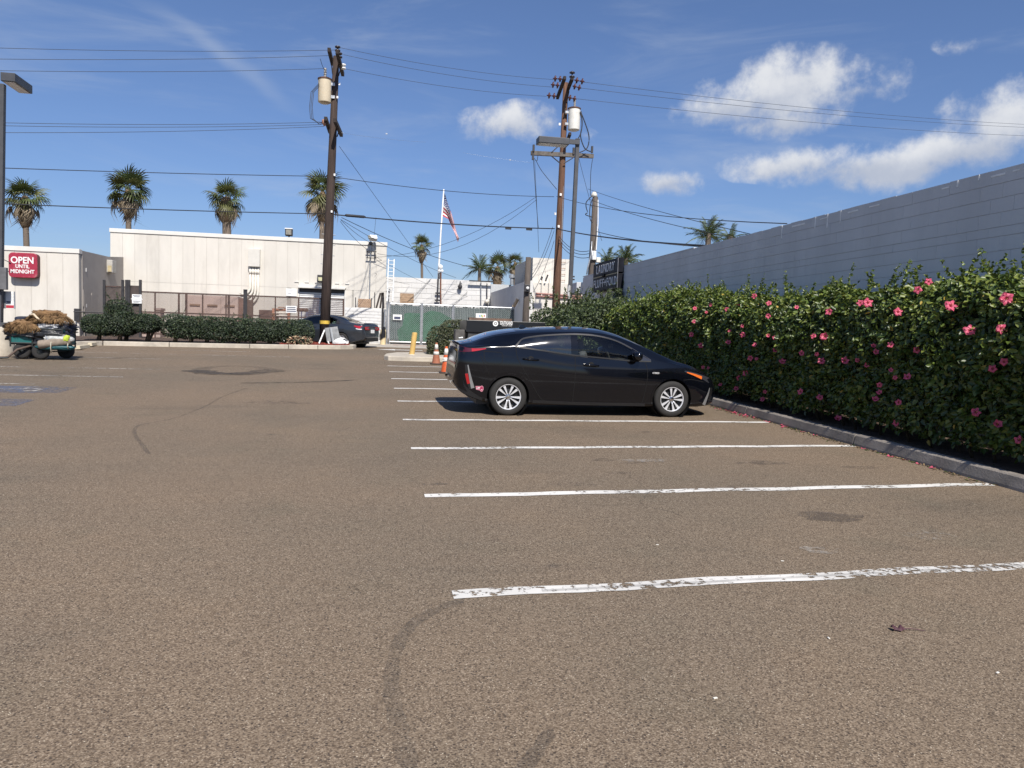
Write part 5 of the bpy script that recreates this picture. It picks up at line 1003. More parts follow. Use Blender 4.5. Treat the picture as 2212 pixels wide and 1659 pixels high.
sp_ = thing('splice_case', 'black cylindrical splice case on the thick lower cable', 'splice case', P(770, 467, YA + .4)); MB().tube([P(745, 465, YA + .25), P(748, 465.2, YA + .25), P(786, 468.5, YA + .7), P(790, 469, YA + .7)], [.03, .06, .06, .03], 8).build('case', m_wire, sp_, smooth=True)
for k, (zx, zy) in enumerate(((1098, 493), (1143, 495))): o = MB().cbox(P(zx, zy, YP - .5), (.3, .1, .12)).build('cable_splitter', m_wire); tag(o, ('left' if k == 0 else 'right') + ' small black splitter box on the thick cable', 'splitter', 'splitter boxes on the cable')
W('cable', (1202, 424), YP, (1700, 483), 15.5, .25, .012, 'black cable from the brown pole to the grey wall top', gC, m_wire); W('cable', (1202, 494), YP, (1530, 531), 19.2, .12, .026, 'thick black cable from brown pole towards the grey wall', gC, m_wire); W('cable', (1270, 408), YP, (1640, 510), 16.6, .1, .010, 'thin cable passing above the service pole weatherhead', gC, m_wire); W('cable', (1272, 430), YS, (1600, 517), 17.4, .12, .010, 'thin cable from service pole to the wall', gC, m_wire); W('cable', (1288, 500), YS, (1520, 533), 19.4, .1, .014, 'cable just under the thick one by the service pole', gC, m_wire)
gD = 'service drops'
W('guy_wire', (733, 316), YA, (935, 598), YM, .0, .010, 'guy wire slanting down right from the dark pole', gD, m_wire)
W('service_drop', (738, 470), YA, (1083, 590), YM - 1, .35, .014, 'service drop from dark pole to the return wall top', gD, m_wire); W('service_drop', (736, 474), YA, (985, 600), YM, .2, .010, 'thinner service drop from dark pole to white building', gD, m_wire)
W('service_drop', (737, 476), YA, (806, 527), YB - .3, .1, .010, 'short drop from dark pole to the building floodlight mast', gD, m_wire); W('service_drop', (735, 478), YA, (803, 545), YB - .3, .15, .010, 'second short drop from dark pole to mast bracket', gD, m_wire); W('service_drop', (812, 470), YP, (808, 512), YB - .4, .0, .008, 'short vertical wire above the tilted floodlight', gD, m_wire)
W('service_drop', (1160, 424), YP, (808, 556), YB - .3, .7, .010, 'long drop from brown pole down to the mast bracket', gD, m_wire); W('service_drop', (1158, 432), YP, (815, 548), YB - .3, 1.1, .010, 'slack lower drop from brown pole to cream building', gD, m_wire)
W('service_drop', (808, 552), YB - .3, (1010, 640), YM, .3, .008, 'thin wire from mast bracket to the white building wall', gD, m_wire); W('service_drop', (810, 590), YB - .2, (885, 614), YM - .1, .1, .008, 'thin wire along the cream building edge to white roof', gD, m_wire)
W('service_drop', (930, 603), YM - .1, (880, 652), YM - .1, .02, .010, 'wire slanting down the white building wall left of conduit', gD, m_wire); W('service_drop', (1010, 630), YM - .1, (945, 690), YM - .1, .02, .010, 'wire slanting down the white building wall right of conduit', gD, m_wire)
for k, (p, q) in enumerate([((1142, 610), (1197, 498)), ((1140, 606), (1194, 490)), ((1145, 640), (1197, 520))]): W('service_drop', p, 35, q, YP, .35, .012, ['lower', 'upper', 'lowest'][k] + ' slack cable from meter post up to the brown pole', gD, m_wire)
for k, (p, q) in enumerate([((1206, 515), (1272, 548)), ((1206, 522), (1272, 556)), ((1206, 508), (1272, 542))]): W('service_drop', p, YP, q, YS, .30, .014, ['middle', 'lowest', 'uppermost'][k] + ' of the slack cables from brown pole to service pole', gD, m_wire)
W('service_drop', (1155, 345), YP - .3, (1164, 545), YP - .3, 0, .010, 'wire hanging straight down from the lower crossarm left end', gD, m_wire)
W('service_drop', (1250, 340), YP, (1300, 520), YS, .1, .010, 'wire falling from the crossarm to the service pole', gD, m_wire)
W('service_drop', (738, 287), YA, (920, 307), YP, .05, .0035, 'faint pale wire right of the dark pole with tag', gD, m_galv)
o = MB().cbox(P(835, 289, YA + 1), (.08, .04, .05)).build('wire_tag', m_galv); tag(o, 'white tag on the faint wire right of dark pole', 'tag')
o = MB().cbox(P(1102, 345.5, YP - 1), (.08, .04, .05)).build('wire_tag', m_galv); tag(o, 'white tag floating on faint wire left of brown pole', 'tag'); W('service_drop', (1000, 330), YP - 1, (1150, 352), YP - 1, .02, .003, 'faint pale wire left of the brown pole', gD, m_galv)

# ------------------------------------------------------------ parking lot lights
m_lp = mat('lamp_post_bronze', (.060, .062, .068), .55, .15, 4); m_head = mat('lamp_head', (.055, .058, .066), .5, .15, 4); m_len = mat('lamp_lens', (.36, .38, .38), .3, .1)
def square_post(name, parent, a, b, s, m):
    a, b = Vector(a), Vector(b); d = b - a; M = Matrix.Translation(a) @ d.to_track_quat('Z', 'Y').to_matrix().to_4x4(); return MB().box((-s / 2, -s / 2, 0), (s / 2, s / 2, d.length), 0, M).build(name, m, parent, bevel=.01)
YL2 = 27.0; q0 = P(1228, 660, YL2); b0 = Vector((q0.x, YL2, gz(YL2))); t0 = P(*ZQ(700, 765), YL2)
l1 = thing('parking_light', 'dark square lamp post with long flat head by brown utility pole', 'lamp post', b0); square_post('post', l1, b0, t0, .135, m_lp)
a, b = P(*ZQ(312, 770), YL2 - .3), P(*ZQ(620, 788), YL2 - .3); zt2, zb2 = P(*ZQ(450, 735), YL2 - .3).z, P(*ZQ(450, 800), YL2 - .3).z
MB().box((a.x, YL2 - .30, zb2), (b.x, YL2 + .2, zt2)).build('head', m_head, l1, bevel=.015); MB().box((a.x + .04, YL2 - .26, zb2 - .012), (b.x - .06, YL2 + .16, zb2 + .01)).build('lens', m_len, l1)
MB().cbox(((b.x + t0.x) / 2, YL2 - .1, t0.z - .12), (abs(t0.x - b.x) + .1, .1, .16)).build('arm', m_head, l1); MB().cbox((t0.x, YL2, t0.z + .01), (.15, .15, .03)).build('cap', m_head, l1)
sg_ = P(*ZG(400, 830), YL2 - .1); sb = P(*ZG(430, 1210), YL2 - .1); ps_ = thing('parking_sign', 'narrow white sign seen edge-on strapped to the dark lamp post', 'sign', (sg_.x, YL2 - .2, sb.z)); MB().cbox(((sg_.x + sb.x) / 2 - .01, YL2 - .28, (sg_.z + sb.z) / 2), (.02, .42, sg_.z - sb.z), (0, .02, R_(-22))).build('plate', m_wht, ps_); MB().cbox(((sg_.x + sb.x) / 2 - .03, YL2 - .28, (sg_.z + sb.z) / 2 - .02), (.02, .40, (sg_.z - sb.z) * .95), (0, .02, R_(-22))).build('backing', mat('grey_back', (.25, .25, .25), .6), ps_)
for k in range(2): MB().cbox(P(*ZG(512, 660 + 55 * k), YL2), (.08, .06, .05)).build('bracket', m_dk, l1)
# left lamp post on a concrete base
YL3 = 23.4; bx = P(-6, 740, YL3).x; bz0 = gz(YL3); l2 = thing('parking_light', 'dark square lamp post on round concrete base at left edge', 'lamp post', (bx, YL3, bz0))
zt3 = P(10, 706, YL3).z; MB().lathe([(.42, -.05), (.42, zt3 - bz0 - .03), (.40, zt3 - bz0)], 26, Matrix.Translation((bx, YL3, bz0))).build('concrete_base', mat('pale_concrete', (.52, .47, .39), .9, .12, 3, .3, 50, dirt=((.34, .27, .2), .5, 2, .5)), l2, auto=True)
MB().box((bx - .2, YL3 - .2, zt3), (bx + .27, YL3 + .2, zt3 + .12)).build('base_cover', m_lp, l2, bevel=.01); tz3 = P(5, 182, YL3).z; pxx = P(2, 182, YL3).x
square_post('post', l2, (P(-2, 690, YL3).x, YL3, zt3 + .1), (P(4, 182, YL3).x, YL3, tz3), .16, m_lp)
h0 = P(5, 160, YL3); hx0 = h0.x; ang_ = R_(-38)
M = Matrix.Translation((hx0 + .0, YL3 - .12, P(18, 169, YL3).z))
hd = MB(); hd.box((0, 0, -.11), (.36, 1.1, .12), 0, M).build('head', m_head, l2, bevel=.012); MB().box((.04, .04, -.122), (.32, 1.06, -.108), 0, M).build('lens', m_len, l2)
a, b = P(0, 580, YL3 - .15), P(16, 622, YL3 - .15); box_obj('breaker_box', (a.x - .1, YL3 - .22, b.z - .05), (b.x, YL3 - .09, a.z + .03), mat('grey_box', (.13, .13, .135), .5, .2, 4), l2, .01)
a, b = P(*ZE(66, 815), YL3 + .15), P(*ZE(245, 1103), YL3 + .15); py_ = thing('pay_sign', 'white and red parking payment sign behind the left lamp post', 'sign', ((a.x + b.x) / 2, YL3 + .2, b.z)); w_, h_ = b.x - a.x, a.z - b.z
box_obj('plate', (a.x - .12, YL3 + .15, b.z), (b.x, YL3 + .18, a.z), m_wht, py_); box_obj('frame_edge', (a.x, YL3 + .125, b.z), (a.x + .045, YL3 + .149, a.z), m_galv, py_); box_obj('frame_edge', (b.x - .02, YL3 + .125, b.z), (b.x + .005, YL3 + .149, a.z), m_galv, py_)
box_obj('red_band', (a.x + .05, YL3 + .143, b.z + .02), (b.x - .025, YL3 + .149, b.z + h_ * .2), mat('sign_red', (.45, .03, .05), .6, .1), py_); box_obj('blue_band', (a.x + .06, YL3 + .143, a.z - h_ * .66), (a.x + w_ * .62, YL3 + .149, a.z - h_ * .57), m_ink, py_)
for txt, fy, sz in (('ST PAY', .12, .155), ('NCE', .31, .155), ('AWAY', .47, .085)): lettering(txt, h_ * sz, (b.x - .03, YL3 + .147, a.z - fy * h_), (1, 0, 0), (0, 0, 1), m_ink, py_, bold=.003, ext=.002, align='RIGHT', sx=.92)

# ------------------------------------------------------------ left planting island
edge = [(-16.0, 27.2), (-10.6, 28.4), (-9.6, 29.9), (-7.4, 30.15), (-4.6, 30.6), (-3.2, 31.0), (-2.1, 31.3), (-1.2, 31.6), (-.75, 32.0), (-.62, 32.6), (-.95, 33.6), (-1.6, 34.4), (-3, 35.0), (-16, 35.0)]
isl = tag(MB().add([(x, y, gz(y) + .11) for x, y in edge], [tuple(range(len(edge)))]).build('planting_island', mat('bark_soil', (.085, .055, .04), .95, .4, 6, .9, 30)), kind='structure')
m_kpale = mat('pale_kerb', (.50, .45, .37), .9, .15, 2.5, .3, 40, dirt=((.24, .22, .19), .75, 1.3, .45), rand=.06)
for i in range(len(edge) - 3):
    (x0, y0), (x1, y1) = edge[i], edge[i + 1]; d = Vector((x1 - x0, y1 - y0)).normalized(); n_ = Vector((-d.y, d.x)) * .17; L = math.hypot(x1 - x0, y1 - y0); ns = max(1, round(L / 2.6))
    for k in range(ns):
        u0, u1 = k / ns, (k + 1) / ns; pa_, pb_ = Vector((x0 + (x1 - x0) * u0, y0 + (y1 - y0) * u0)) + d * .008, Vector((x0 + (x1 - x0) * u1, y0 + (y1 - y0) * u1)) - d * .008
        q = [pa_, pb_, pb_ + n_, pa_ + n_]; MB().add([(p.x, p.y, gz(p.y) + h) for h in (-.05, .16) for p in q], [(0, 3, 2, 1), (4, 5, 6, 7), (0, 1, 5, 4), (1, 2, 6, 5), (2, 3, 7, 6), (3, 0, 4, 7)]).build('kerb_stone', m_kpale, isl, bevel=.02)
m_mulch = mat('red_mulch', (.22, .045, .03), .95, .3, 12)
chips = MB()
for k in range(900):
    x, y = random.uniform(-3.6, -.95), 0; y = random.uniform(31.5 + max(0, (x + 2.2)) * .35, 33.8); chips.cbox((x, y, gz(y) + .125 + random.uniform(0, .05)), (random.uniform(.06, .14), .035, .02), (random.uniform(-.4, .4), random.uniform(-.4, .4), random.uniform(0, 3)))
tag(chips.build('red_bark_mulch', m_mulch), 'red bark mulch spread round the foot of dark utility pole', 'mulch', kind='stuff')
m_far = [mat('island_leaf_dark', (.022, .038, .020), .5, .3, 3, trans=.1), mat('island_leaf_mid', (.042, .066, .030), .5, .3, 3, trans=.12), mat('island_leaf_light', (.085, .11, .045), .5, .3, 3, trans=.15)]
def eb(x, y, Y, rx, ry, rz): p = P(x, y, Y); return ((p.x, Y, p.z), (rx, ry, rz))
def trunk_at(x, Y, top): p = P(x, 725, Y); g_ = Vector((p.x, Y, gz(Y) + .1)); return [([g_, g_.lerp(Vector(top), .5) + Vector((.05, 0, 0)), Vector(top)], [.09, .07, .05])]
Gs = 'clipped shrubs on the left planting island'
Y0 = 31.4
for k, (x, y, rx, rz, lab) in enumerate([(213, 701, .60, .37, 'clipped dark shrub at the left end of the island'), (258, 697, .58, .45, 'tallest island shrub with loose leafy top in front of gate'), (272, 700, .45, .42, 'dark shrub tucked behind the tallest island shrub'), (318, 698, .48, .34, 'small rounded island shrub with forked stems')]):
    c_ = P(x, y, Y0 + (.5 if k == 2 else 0)); b2 = bush('clipped_shrub', lab, 'shrub', [((c_.x, c_.y, c_.z), (rx, .6, rz))] + ([((c_.x - .05, c_.y, c_.z + .5), (.45, .4, .35))] if k == 1 else []), 5200, .055, m_far, trunks=trunk_at(x, c_.y, (c_.x, c_.y, c_.z - .1)) + ([([Vector((c_.x + .03, c_.y, gz(Y0) + .1)), Vector((c_.x + .35, c_.y, c_.z - .1))], [.06, .04])] if k == 3 else []), group=Gs, tops=14 if k == 1 else 3, shoot=.3 if k == 1 else .15)
bx_ = []; tr_ = []
for k in range(9): 
    x = 378 + 34 * k; Yk = 31.6 + .1 * k; c_ = P(x, 706 + 1.2 * k + random.uniform(-2, 2), Yk); bx_.append(((c_.x, Yk, c_.z), (.52, .62, .45))); tr_ += trunk_at(x, Yk, (c_.x, Yk, c_.z - .2))
bush('clipped_hedge', 'long low clipped hedge on the island left of dark pole', 'hedge', bx_, 30000, .055, m_far, trunks=tr_, tops=14, shoot=.22, parent_loc=(-4.5, 31.9, gz(31.9)))
# dry litter leaves at hedge end, rocks of dead foliage
bush('dead_ground_plant', 'dry tan ground plant at the right foot of island hedge', 'plant', [eb(647, 738, 31.8, .45, .35, .2)], 500, .09, [mat('dry_leaf_tan', (.42, .32, .2), .9, .3), mat('dry_leaf_rust', (.22, .11, .07), .9, .3), m_far[1]])
# discarded sign and white stake leaning on pole A
s0, s1, s2, s3 = [P(*ZA(*p), 32.9) for p in ((1422, 1085), (1545, 1070), (1575, 1200), (1445, 1222))]
dsn = thing('discarded_sign', 'scuffed bare metal sign panel on grey post leaning by dark pole', 'sign', (s3.x, 32.9, gz(32.9) + .1)); m_bare = mat('scuffed_metal', (.30, .31, .31), .5, .2, 5, dirt=((.62, .61, .58), .85, 3.5, .50), metal=.2)
MB().prism([s0, s1, s2, s3], (0, .02, 0)).build('panel', m_bare, dsn); MB().tube([P(*ZA(1478, 1080), 32.86), P(*ZA(1510, 1250), 32.7)], .045, 6).build('post', mat('grey_post', (.36, .38, .39), .5, .1), dsn); MB().tube([P(*ZA(1450, 1205), 32.95), P(*ZA(1468, 1250), 32.8)], .025, 6).build('leg', m_wht, dsn)
stk_ = MB().tube([P(*ZA(1420, 1105), 32.95), P(*ZA(1363, 1243), 32.5)], .032, 6).build('white_stake', m_wht); tag(stk_, 'white wooden stake leaning on the foot of dark pole', 'stake')
bgp = thing('litter_bag', 'crumpled white plastic bag on red mulch by the sedan wheel', 'bag', P(*ZA(1580, 1245), 32.4))
q = P(*ZA(1580, 1228), 32.6); vs_ = unit(160); vs_ = vs_[np.argsort(vs_[:, 2])]; M = Matrix.Translation(q)
MB().grid(lambda u, v: q + Vector((.26 * math.cos(6.283 * u) * math.sin(3.14 * v) * (1 + .3 * math.sin(7 * u * 6.283 / 2 + 5 * v)), .2 * math.sin(6.283 * u) * math.sin(3.14 * v), .17 * math.cos(3.14 * v) * (1 + .3 * math.sin(11 * u + 3 * v)))), 22, 12).build('crumpled_bag', m_wht, bgp)
# wheel stops
m_stop = mat('pale_wheel_stop', (.58, .51, .37), .85, .14, 3, .2, 40, dirt=((.35, .3, .24), .5, 3, .5))
def wheel_stop(label, a, b):
    a, b = Vector(a), Vector(b); d = (b - a); L = d.length; M = Matrix.Translation((a + b) / 2 + Vector((0, 0, .0))) @ Matrix.Rotation(math.atan2(d.y, d.x), 4, 'Z')
    pr = [(-.08, 0), (.08, 0), (.055, .12), (-.055, .12)]; mb = MB(); vs = [M @ Vector((x, p[0], p[1])) for x in (-L / 2, L / 2) for p in pr]; mb.add(vs, [(0, 1, 2, 3), (7, 6, 5, 4)] + [(i, i + 4, (i + 1) % 4 + 4, (i + 1) % 4) for i in range(4)]); o = mb.build('wheel_stop', m_stop, bevel=.015); tag(o, label, 'wheel stop', 'wheel stops along the left stalls')
wheel_stop('pale concrete wheel stop right of the loaded cart', G(168, 756), G(190, 750.5)); wheel_stop('pale concrete wheel stop nearest the island kerb corner', G(194, 749.5), G(217, 743.5)); wheel_stop('pale concrete wheel stop behind the cart wheels', G(50, 765), G(76, 758))
# ------------------------------------------------------------ small island with bollard, cones, bush
e2 = [(.42, 25.5), (.55, 25.15), (1.0, 25.0), (5.5, 25.3), (5.5, 29.0), (2.6, 28.4), (.9, 27.6), (.5, 26.6)]
is2 = tag(MB().add([(x, y, gz(y) + h) for h in (-.05, .15) for x, y in e2], [tuple(range(8))[::-1], tuple(range(8, 16))] + [(i, (i + 1) % 8, (i + 1) % 8 + 8, i + 8) for i in range(8)]).build('kerb_island', m_kpale, bevel=.03), kind='structure')
m_yel = mat('yellow_bollard_paint', (.60, .40, .13), .6, .12, 4, dirt=((.45, .36, .25), .6, 5, .5)); Yb = 26.2; q = P(889, 771, Yb); t_ = P(896, 718, Yb); o = thing('bollard', 'leaning faded yellow bollard on the small kerb island', 'bollard', (q.x, Yb, gz(Yb) + .15))
MB().tube([Vector((q.x, Yb, gz(Yb) + .1)), t_ - Vector((0, 0, .02)), t_], [.092, .092, .06], 14).build('post', m_yel, o, auto=True); MB().lathe([(.12, .15), (.11, .165), (.095, .17)], 14, Matrix.Translation((q.x, Yb, gz(Yb)))).build('footing', mat('footing_patch', (.6, .54, .42), .9, .1), o)
pp = [P(*p, 25.05) for p in ((866, 769), (884, 768), (882, 773), (873, 776), (872, 781), (868, 777))]
Y2 = 37.2; q = P(827, 742, Y2); t_ = P(828, 711, Y2); o = thing('bollard', 'pale yellow bollard with black bag over its top beside gate', 'bollard', (q.x, Y2, gz(Y2))); MB().tube([Vector((q.x, Y2, gz(Y2))), Vector((q.x + .01, Y2, t_.z - .02))], .13, 12).build('post', mat('pale_yellow', (.66, .54, .32), .7, .12, 4), o, smooth=False)
MB().grid(lambda u, v: Vector((q.x + (.17 + .05 * math.sin(5 * u * 6.283)) * math.cos(6.283 * u) * (.5 + .5 * v if v < .5 else .9 - .1 * v), Y2 + .17 * math.sin(6.283 * u), t_.z + .04 - .5 * v + .08 * math.sin(9 * u))), 20, 6).build('black_bag', mat('black_plastic', (.015, .015, .017), .35, .2), o, smooth=True)
m_cone = mat('orange_cone', (.62, .11, .025), .5, .15, 6, dirt=((.22, .07, .04), .5, 8, .52)); m_coned = mat('faded_cone', (.36, .13, .07), .7, .2, 6, dirt=((.16, .10, .08), .7, 7, .48)); m_cw = mat('cone_collar', (.70, .68, .62), .5, .12, 8, dirt=((.35, .33, .28), .6, 8, .5)); m_cb = mat('cone_base', (.05, .035, .03), .8, .3)
def cone(label, x, y, H, body, collar_d):
    g_ = G(x, y); t = thing('traffic_cone', label, 'traffic cone', g_, 'traffic cones behind the black car'); M = Matrix.Translation(g_)
    MB().cbox(g_ + Vector((0, 0, .018)), (.36, .36, .036)).build('base', m_cb, t, bevel=.012); r = lambda h: .135 - (.135 - .03) * h
    prof = lambda a, b, e=0: [(r(a) + e, .03 + H * a), (r(b) + e, .03 + H * b)]
    MB().lathe(prof(0, .985) + [(.02, H + .02)], 20, M).build('body', body, t, auto=True)
    MB().lathe([(r(.40) + .0005, .03 + H * .40)] + prof(.40, .56, .003) + [(r(.56) + .0005, .03 + H * .56)], 20, M, cap=False).build('collar', m_cw, t, smooth=True); MB().lathe([(r(.66) + .0005, .03 + H * .66)] + prof(.66, .9, .003) + [(r(.9) + .0005, .03 + H * .9)], 20, M, cap=False).build('collar', m_cw, t, smooth=True)
    return t
cone('faded brown traffic cone standing beside the round bush', 942, 787, .66, m_coned, 1); cn2 = cone('bright orange traffic cone nearest the black car tail', 963, 806, .70, m_cone, 0)
p = G(963, 806); box_obj('tape', (p.x - .11, p.y - .105, p.z + .33), (p.x + .09, p.y - .085, p.z + .35), m_cw, cn2)
bush('rounded_bush', 'dense rounded green bush beside the black container', 'bush', [eb(962, 745, 27.2, .62, .7, .62), eb(985, 732, 27.3, .55, .7, .65), eb(945, 758, 26.9, .35, .5, .35)], 11000, .06, [mat('bush_leaf_dark', (.040, .048, .020), .5, .3, 3), mat('bush_leaf_mid', (.080, .088, .036), .5, .3, 3)], trunks=trunk_at(968, 27.2, P(968, 745, 27.2)))
# black dump trailer
YT = 23.4; a, b = P(1008, 691, YT), P(1178, 700, YT); tg = gz(YT); tr = thing('dump_trailer', 'black steel dump trailer with white lettering behind the car', 'trailer', (a.x + 1.2, YT, tg))
m_tbk = mat('black_trailer_paint', (.010, .011, .013), .35, .2, 3); m_tgr = mat('dusty_trailer_side', (.045, .047, .05), .65, .3, 4, .1, 30, dirt=((.10, .095, .085), .6, 5, .5)); zt4 = a.z; zl = P(1010, 717, YT).z
box_obj('bed', (a.x + .06, YT + .05, tg + .45), (b.x, YT + 1.75, zl + .01), m_tgr, tr, .01); box_obj('side_board', (a.x, YT, zl), (b.x, YT + .05, zt4), m_tbk, tr, .008); box_obj('side_board', (a.x, YT + 1.78, zl), (b.x, YT + 1.83, zt4 - .01), m_tbk, tr, .008); box_obj('end_board', (a.x, YT + .052, zl), (a.x + .05, YT + 1.775, zt4 - .005), m_tbk, tr)
box_obj('side_post', (P(1130, 705, YT).x - .07, YT - .03, tg + .45), (P(1130, 705, YT).x + .09, YT - .002, zl + .13), m_tbk, tr); box_obj('load_plank', (P(1018, 690, YT).x, YT + .5, zt4 + .0), (P(1112, 690, YT).x, YT + .8, zt4 + .09), mat('load_timber', (.17, .11, .08), .85, .3), tr)
for x_ in (a.x + 1.0, a.x + 1.75):
    M = Matrix.Translation((x_, YT + .02, tg + .34)) @ Matrix.Rotation(R_(90), 4, 'X'); wv_ = MB().lathe([(.18, -.1), (.33, -.1), (.345, -.06), (.345, .06), (.33, .1), (.18, .1)], 22, M).build('wheel', mat('tyre', (.022, .022, .022), .85, .2), tr, auto=True)
box_obj('fender', (a.x + .6, YT - .18, tg + .72), (a.x + 2.15, YT + .04, tg + .76), m_tbk, tr)
x_ = P(1000, 735, YT).x; MB().tube([(a.x + .1, YT + .5, tg + .5), (x_ - .3, YT + .5, tg + .5)], .06, 4).build('tongue', m_tbk, tr); MB().tube([(x_ - .05, YT + .4, tg + .05), (x_ - .05, YT + .4, tg + 1.0)], .045, 8).build('jack', m_tbk, tr)
box_obj('battery_box', (a.x - .32, YT + .2, tg + .5), (a.x - .02, YT + .7, tg + 1.12), mat('weathered_box', (.09, .085, .08), .7, .3), tr, .02); MB().tube([P(*K(1500, 1150, 3.403)(*p), YT - .15) for p in ((1095, 612), (1045, 618), (1035, 660), (1095, 665))], .03, 6).build('hitch_loop', m_galv, tr)
c_ = P(1093, 699.5, YT); lettering('SOUTHLAND', .15, (c_.x + .01, YT - .003, c_.z + .02), (1, 0, 0), (0, 0, 1), m_wht, tr, bold=.004, ext=.003, fit=.40); lettering('TRAILER CORP', .05, (c_.x + .03, YT - .003, c_.z - .06), (1, 0, 0), (0, 0, 1), m_wht, tr, ext=.002, fit=.33)
c_ = P(1074.5, 699, YT); MB().lathe([(.045, 0), (.085, 0), (.085, .006), (.045, .006)], 18, Matrix.Translation((c_.x - .06, YT + .002, c_.z)) @ Matrix.Rotation(R_(90), 4, 'X'), cap=False).build('logo_ring', m_wht, tr); MB().cbox((c_.x - .06, YT - .003, c_.z), (.045, .006, .045), (0, R_(45), 0)).build('logo_diamond', m_wht, tr)

# ------------------------------------------------------------ cars
def pchip(pts):
    x = np.array([p[0] for p in pts], float); y = np.array([p[1] for p in pts], float); h = np.diff(x); d = np.diff(y) / h; m = np.zeros(len(x))
    m[0], m[-1] = d[0], d[-1]
    for i in range(1, len(x) - 1):
        if d[i - 1] * d[i] > 0: w1, w2 = 2 * h[i] + h[i - 1], h[i] + 2 * h[i - 1]; m[i] = (w1 + w2) / (w1 / d[i - 1] + w2 / d[i])
    def f(q):
        q = np.clip(np.asarray(q, float), x[0], x[-1]); i = np.clip(np.searchsorted(x, q) - 1, 0, len(h) - 1); t_ = (q - x[i]) / h[i]
        return (2 * t_ ** 3 - 3 * t_ ** 2 + 1) * y[i] + (t_ ** 3 - 2 * t_ ** 2 + t_) * h[i] * m[i] + (-2 * t_ ** 3 + 3 * t_ ** 2) * y[i + 1] + (t_ ** 3 - t_ ** 2) * h[i] * m[i + 1]
    return f
m_tyre = mat('car_tyre', (.022, .021, .02), .8, .15, 8, .2, 60); m_blk = mat('black_plastic_trim', (.010, .010, .011), .45, .1); m_int = mat('dark_interior', (.07, .068, .066), .8, .2); m_chr = mat('chrome', (.65, .66, .68), .15, .03, metal=1.0); m_alloy = mat('alloy_silver', (.70, .71, .73), .32, .05, metal=.35); m_redl = mat('red_lamp', (.38, .01, .015), .12, .15, coat=1.0); m_dred = mat('dark_red_lamp', (.075, .006, .010), .12, .1, coat=1.0); m_amb = mat('amber_lamp', (.62, .13, .02), .15, .1, coat=1.0); m_hl = mat('headlamp_dark', (.03, .03, .035), .08, .1, coat=1.0); m_seamc = mat('panel_gap', (.002, .002, .002), .9, .1); m_dchr = mat('dark_chrome', (.10, .10, .11), .25, .05, metal=.6); m_slv = mat('silver_trim', (.38, .39, .40), .3, .05, metal=.6)
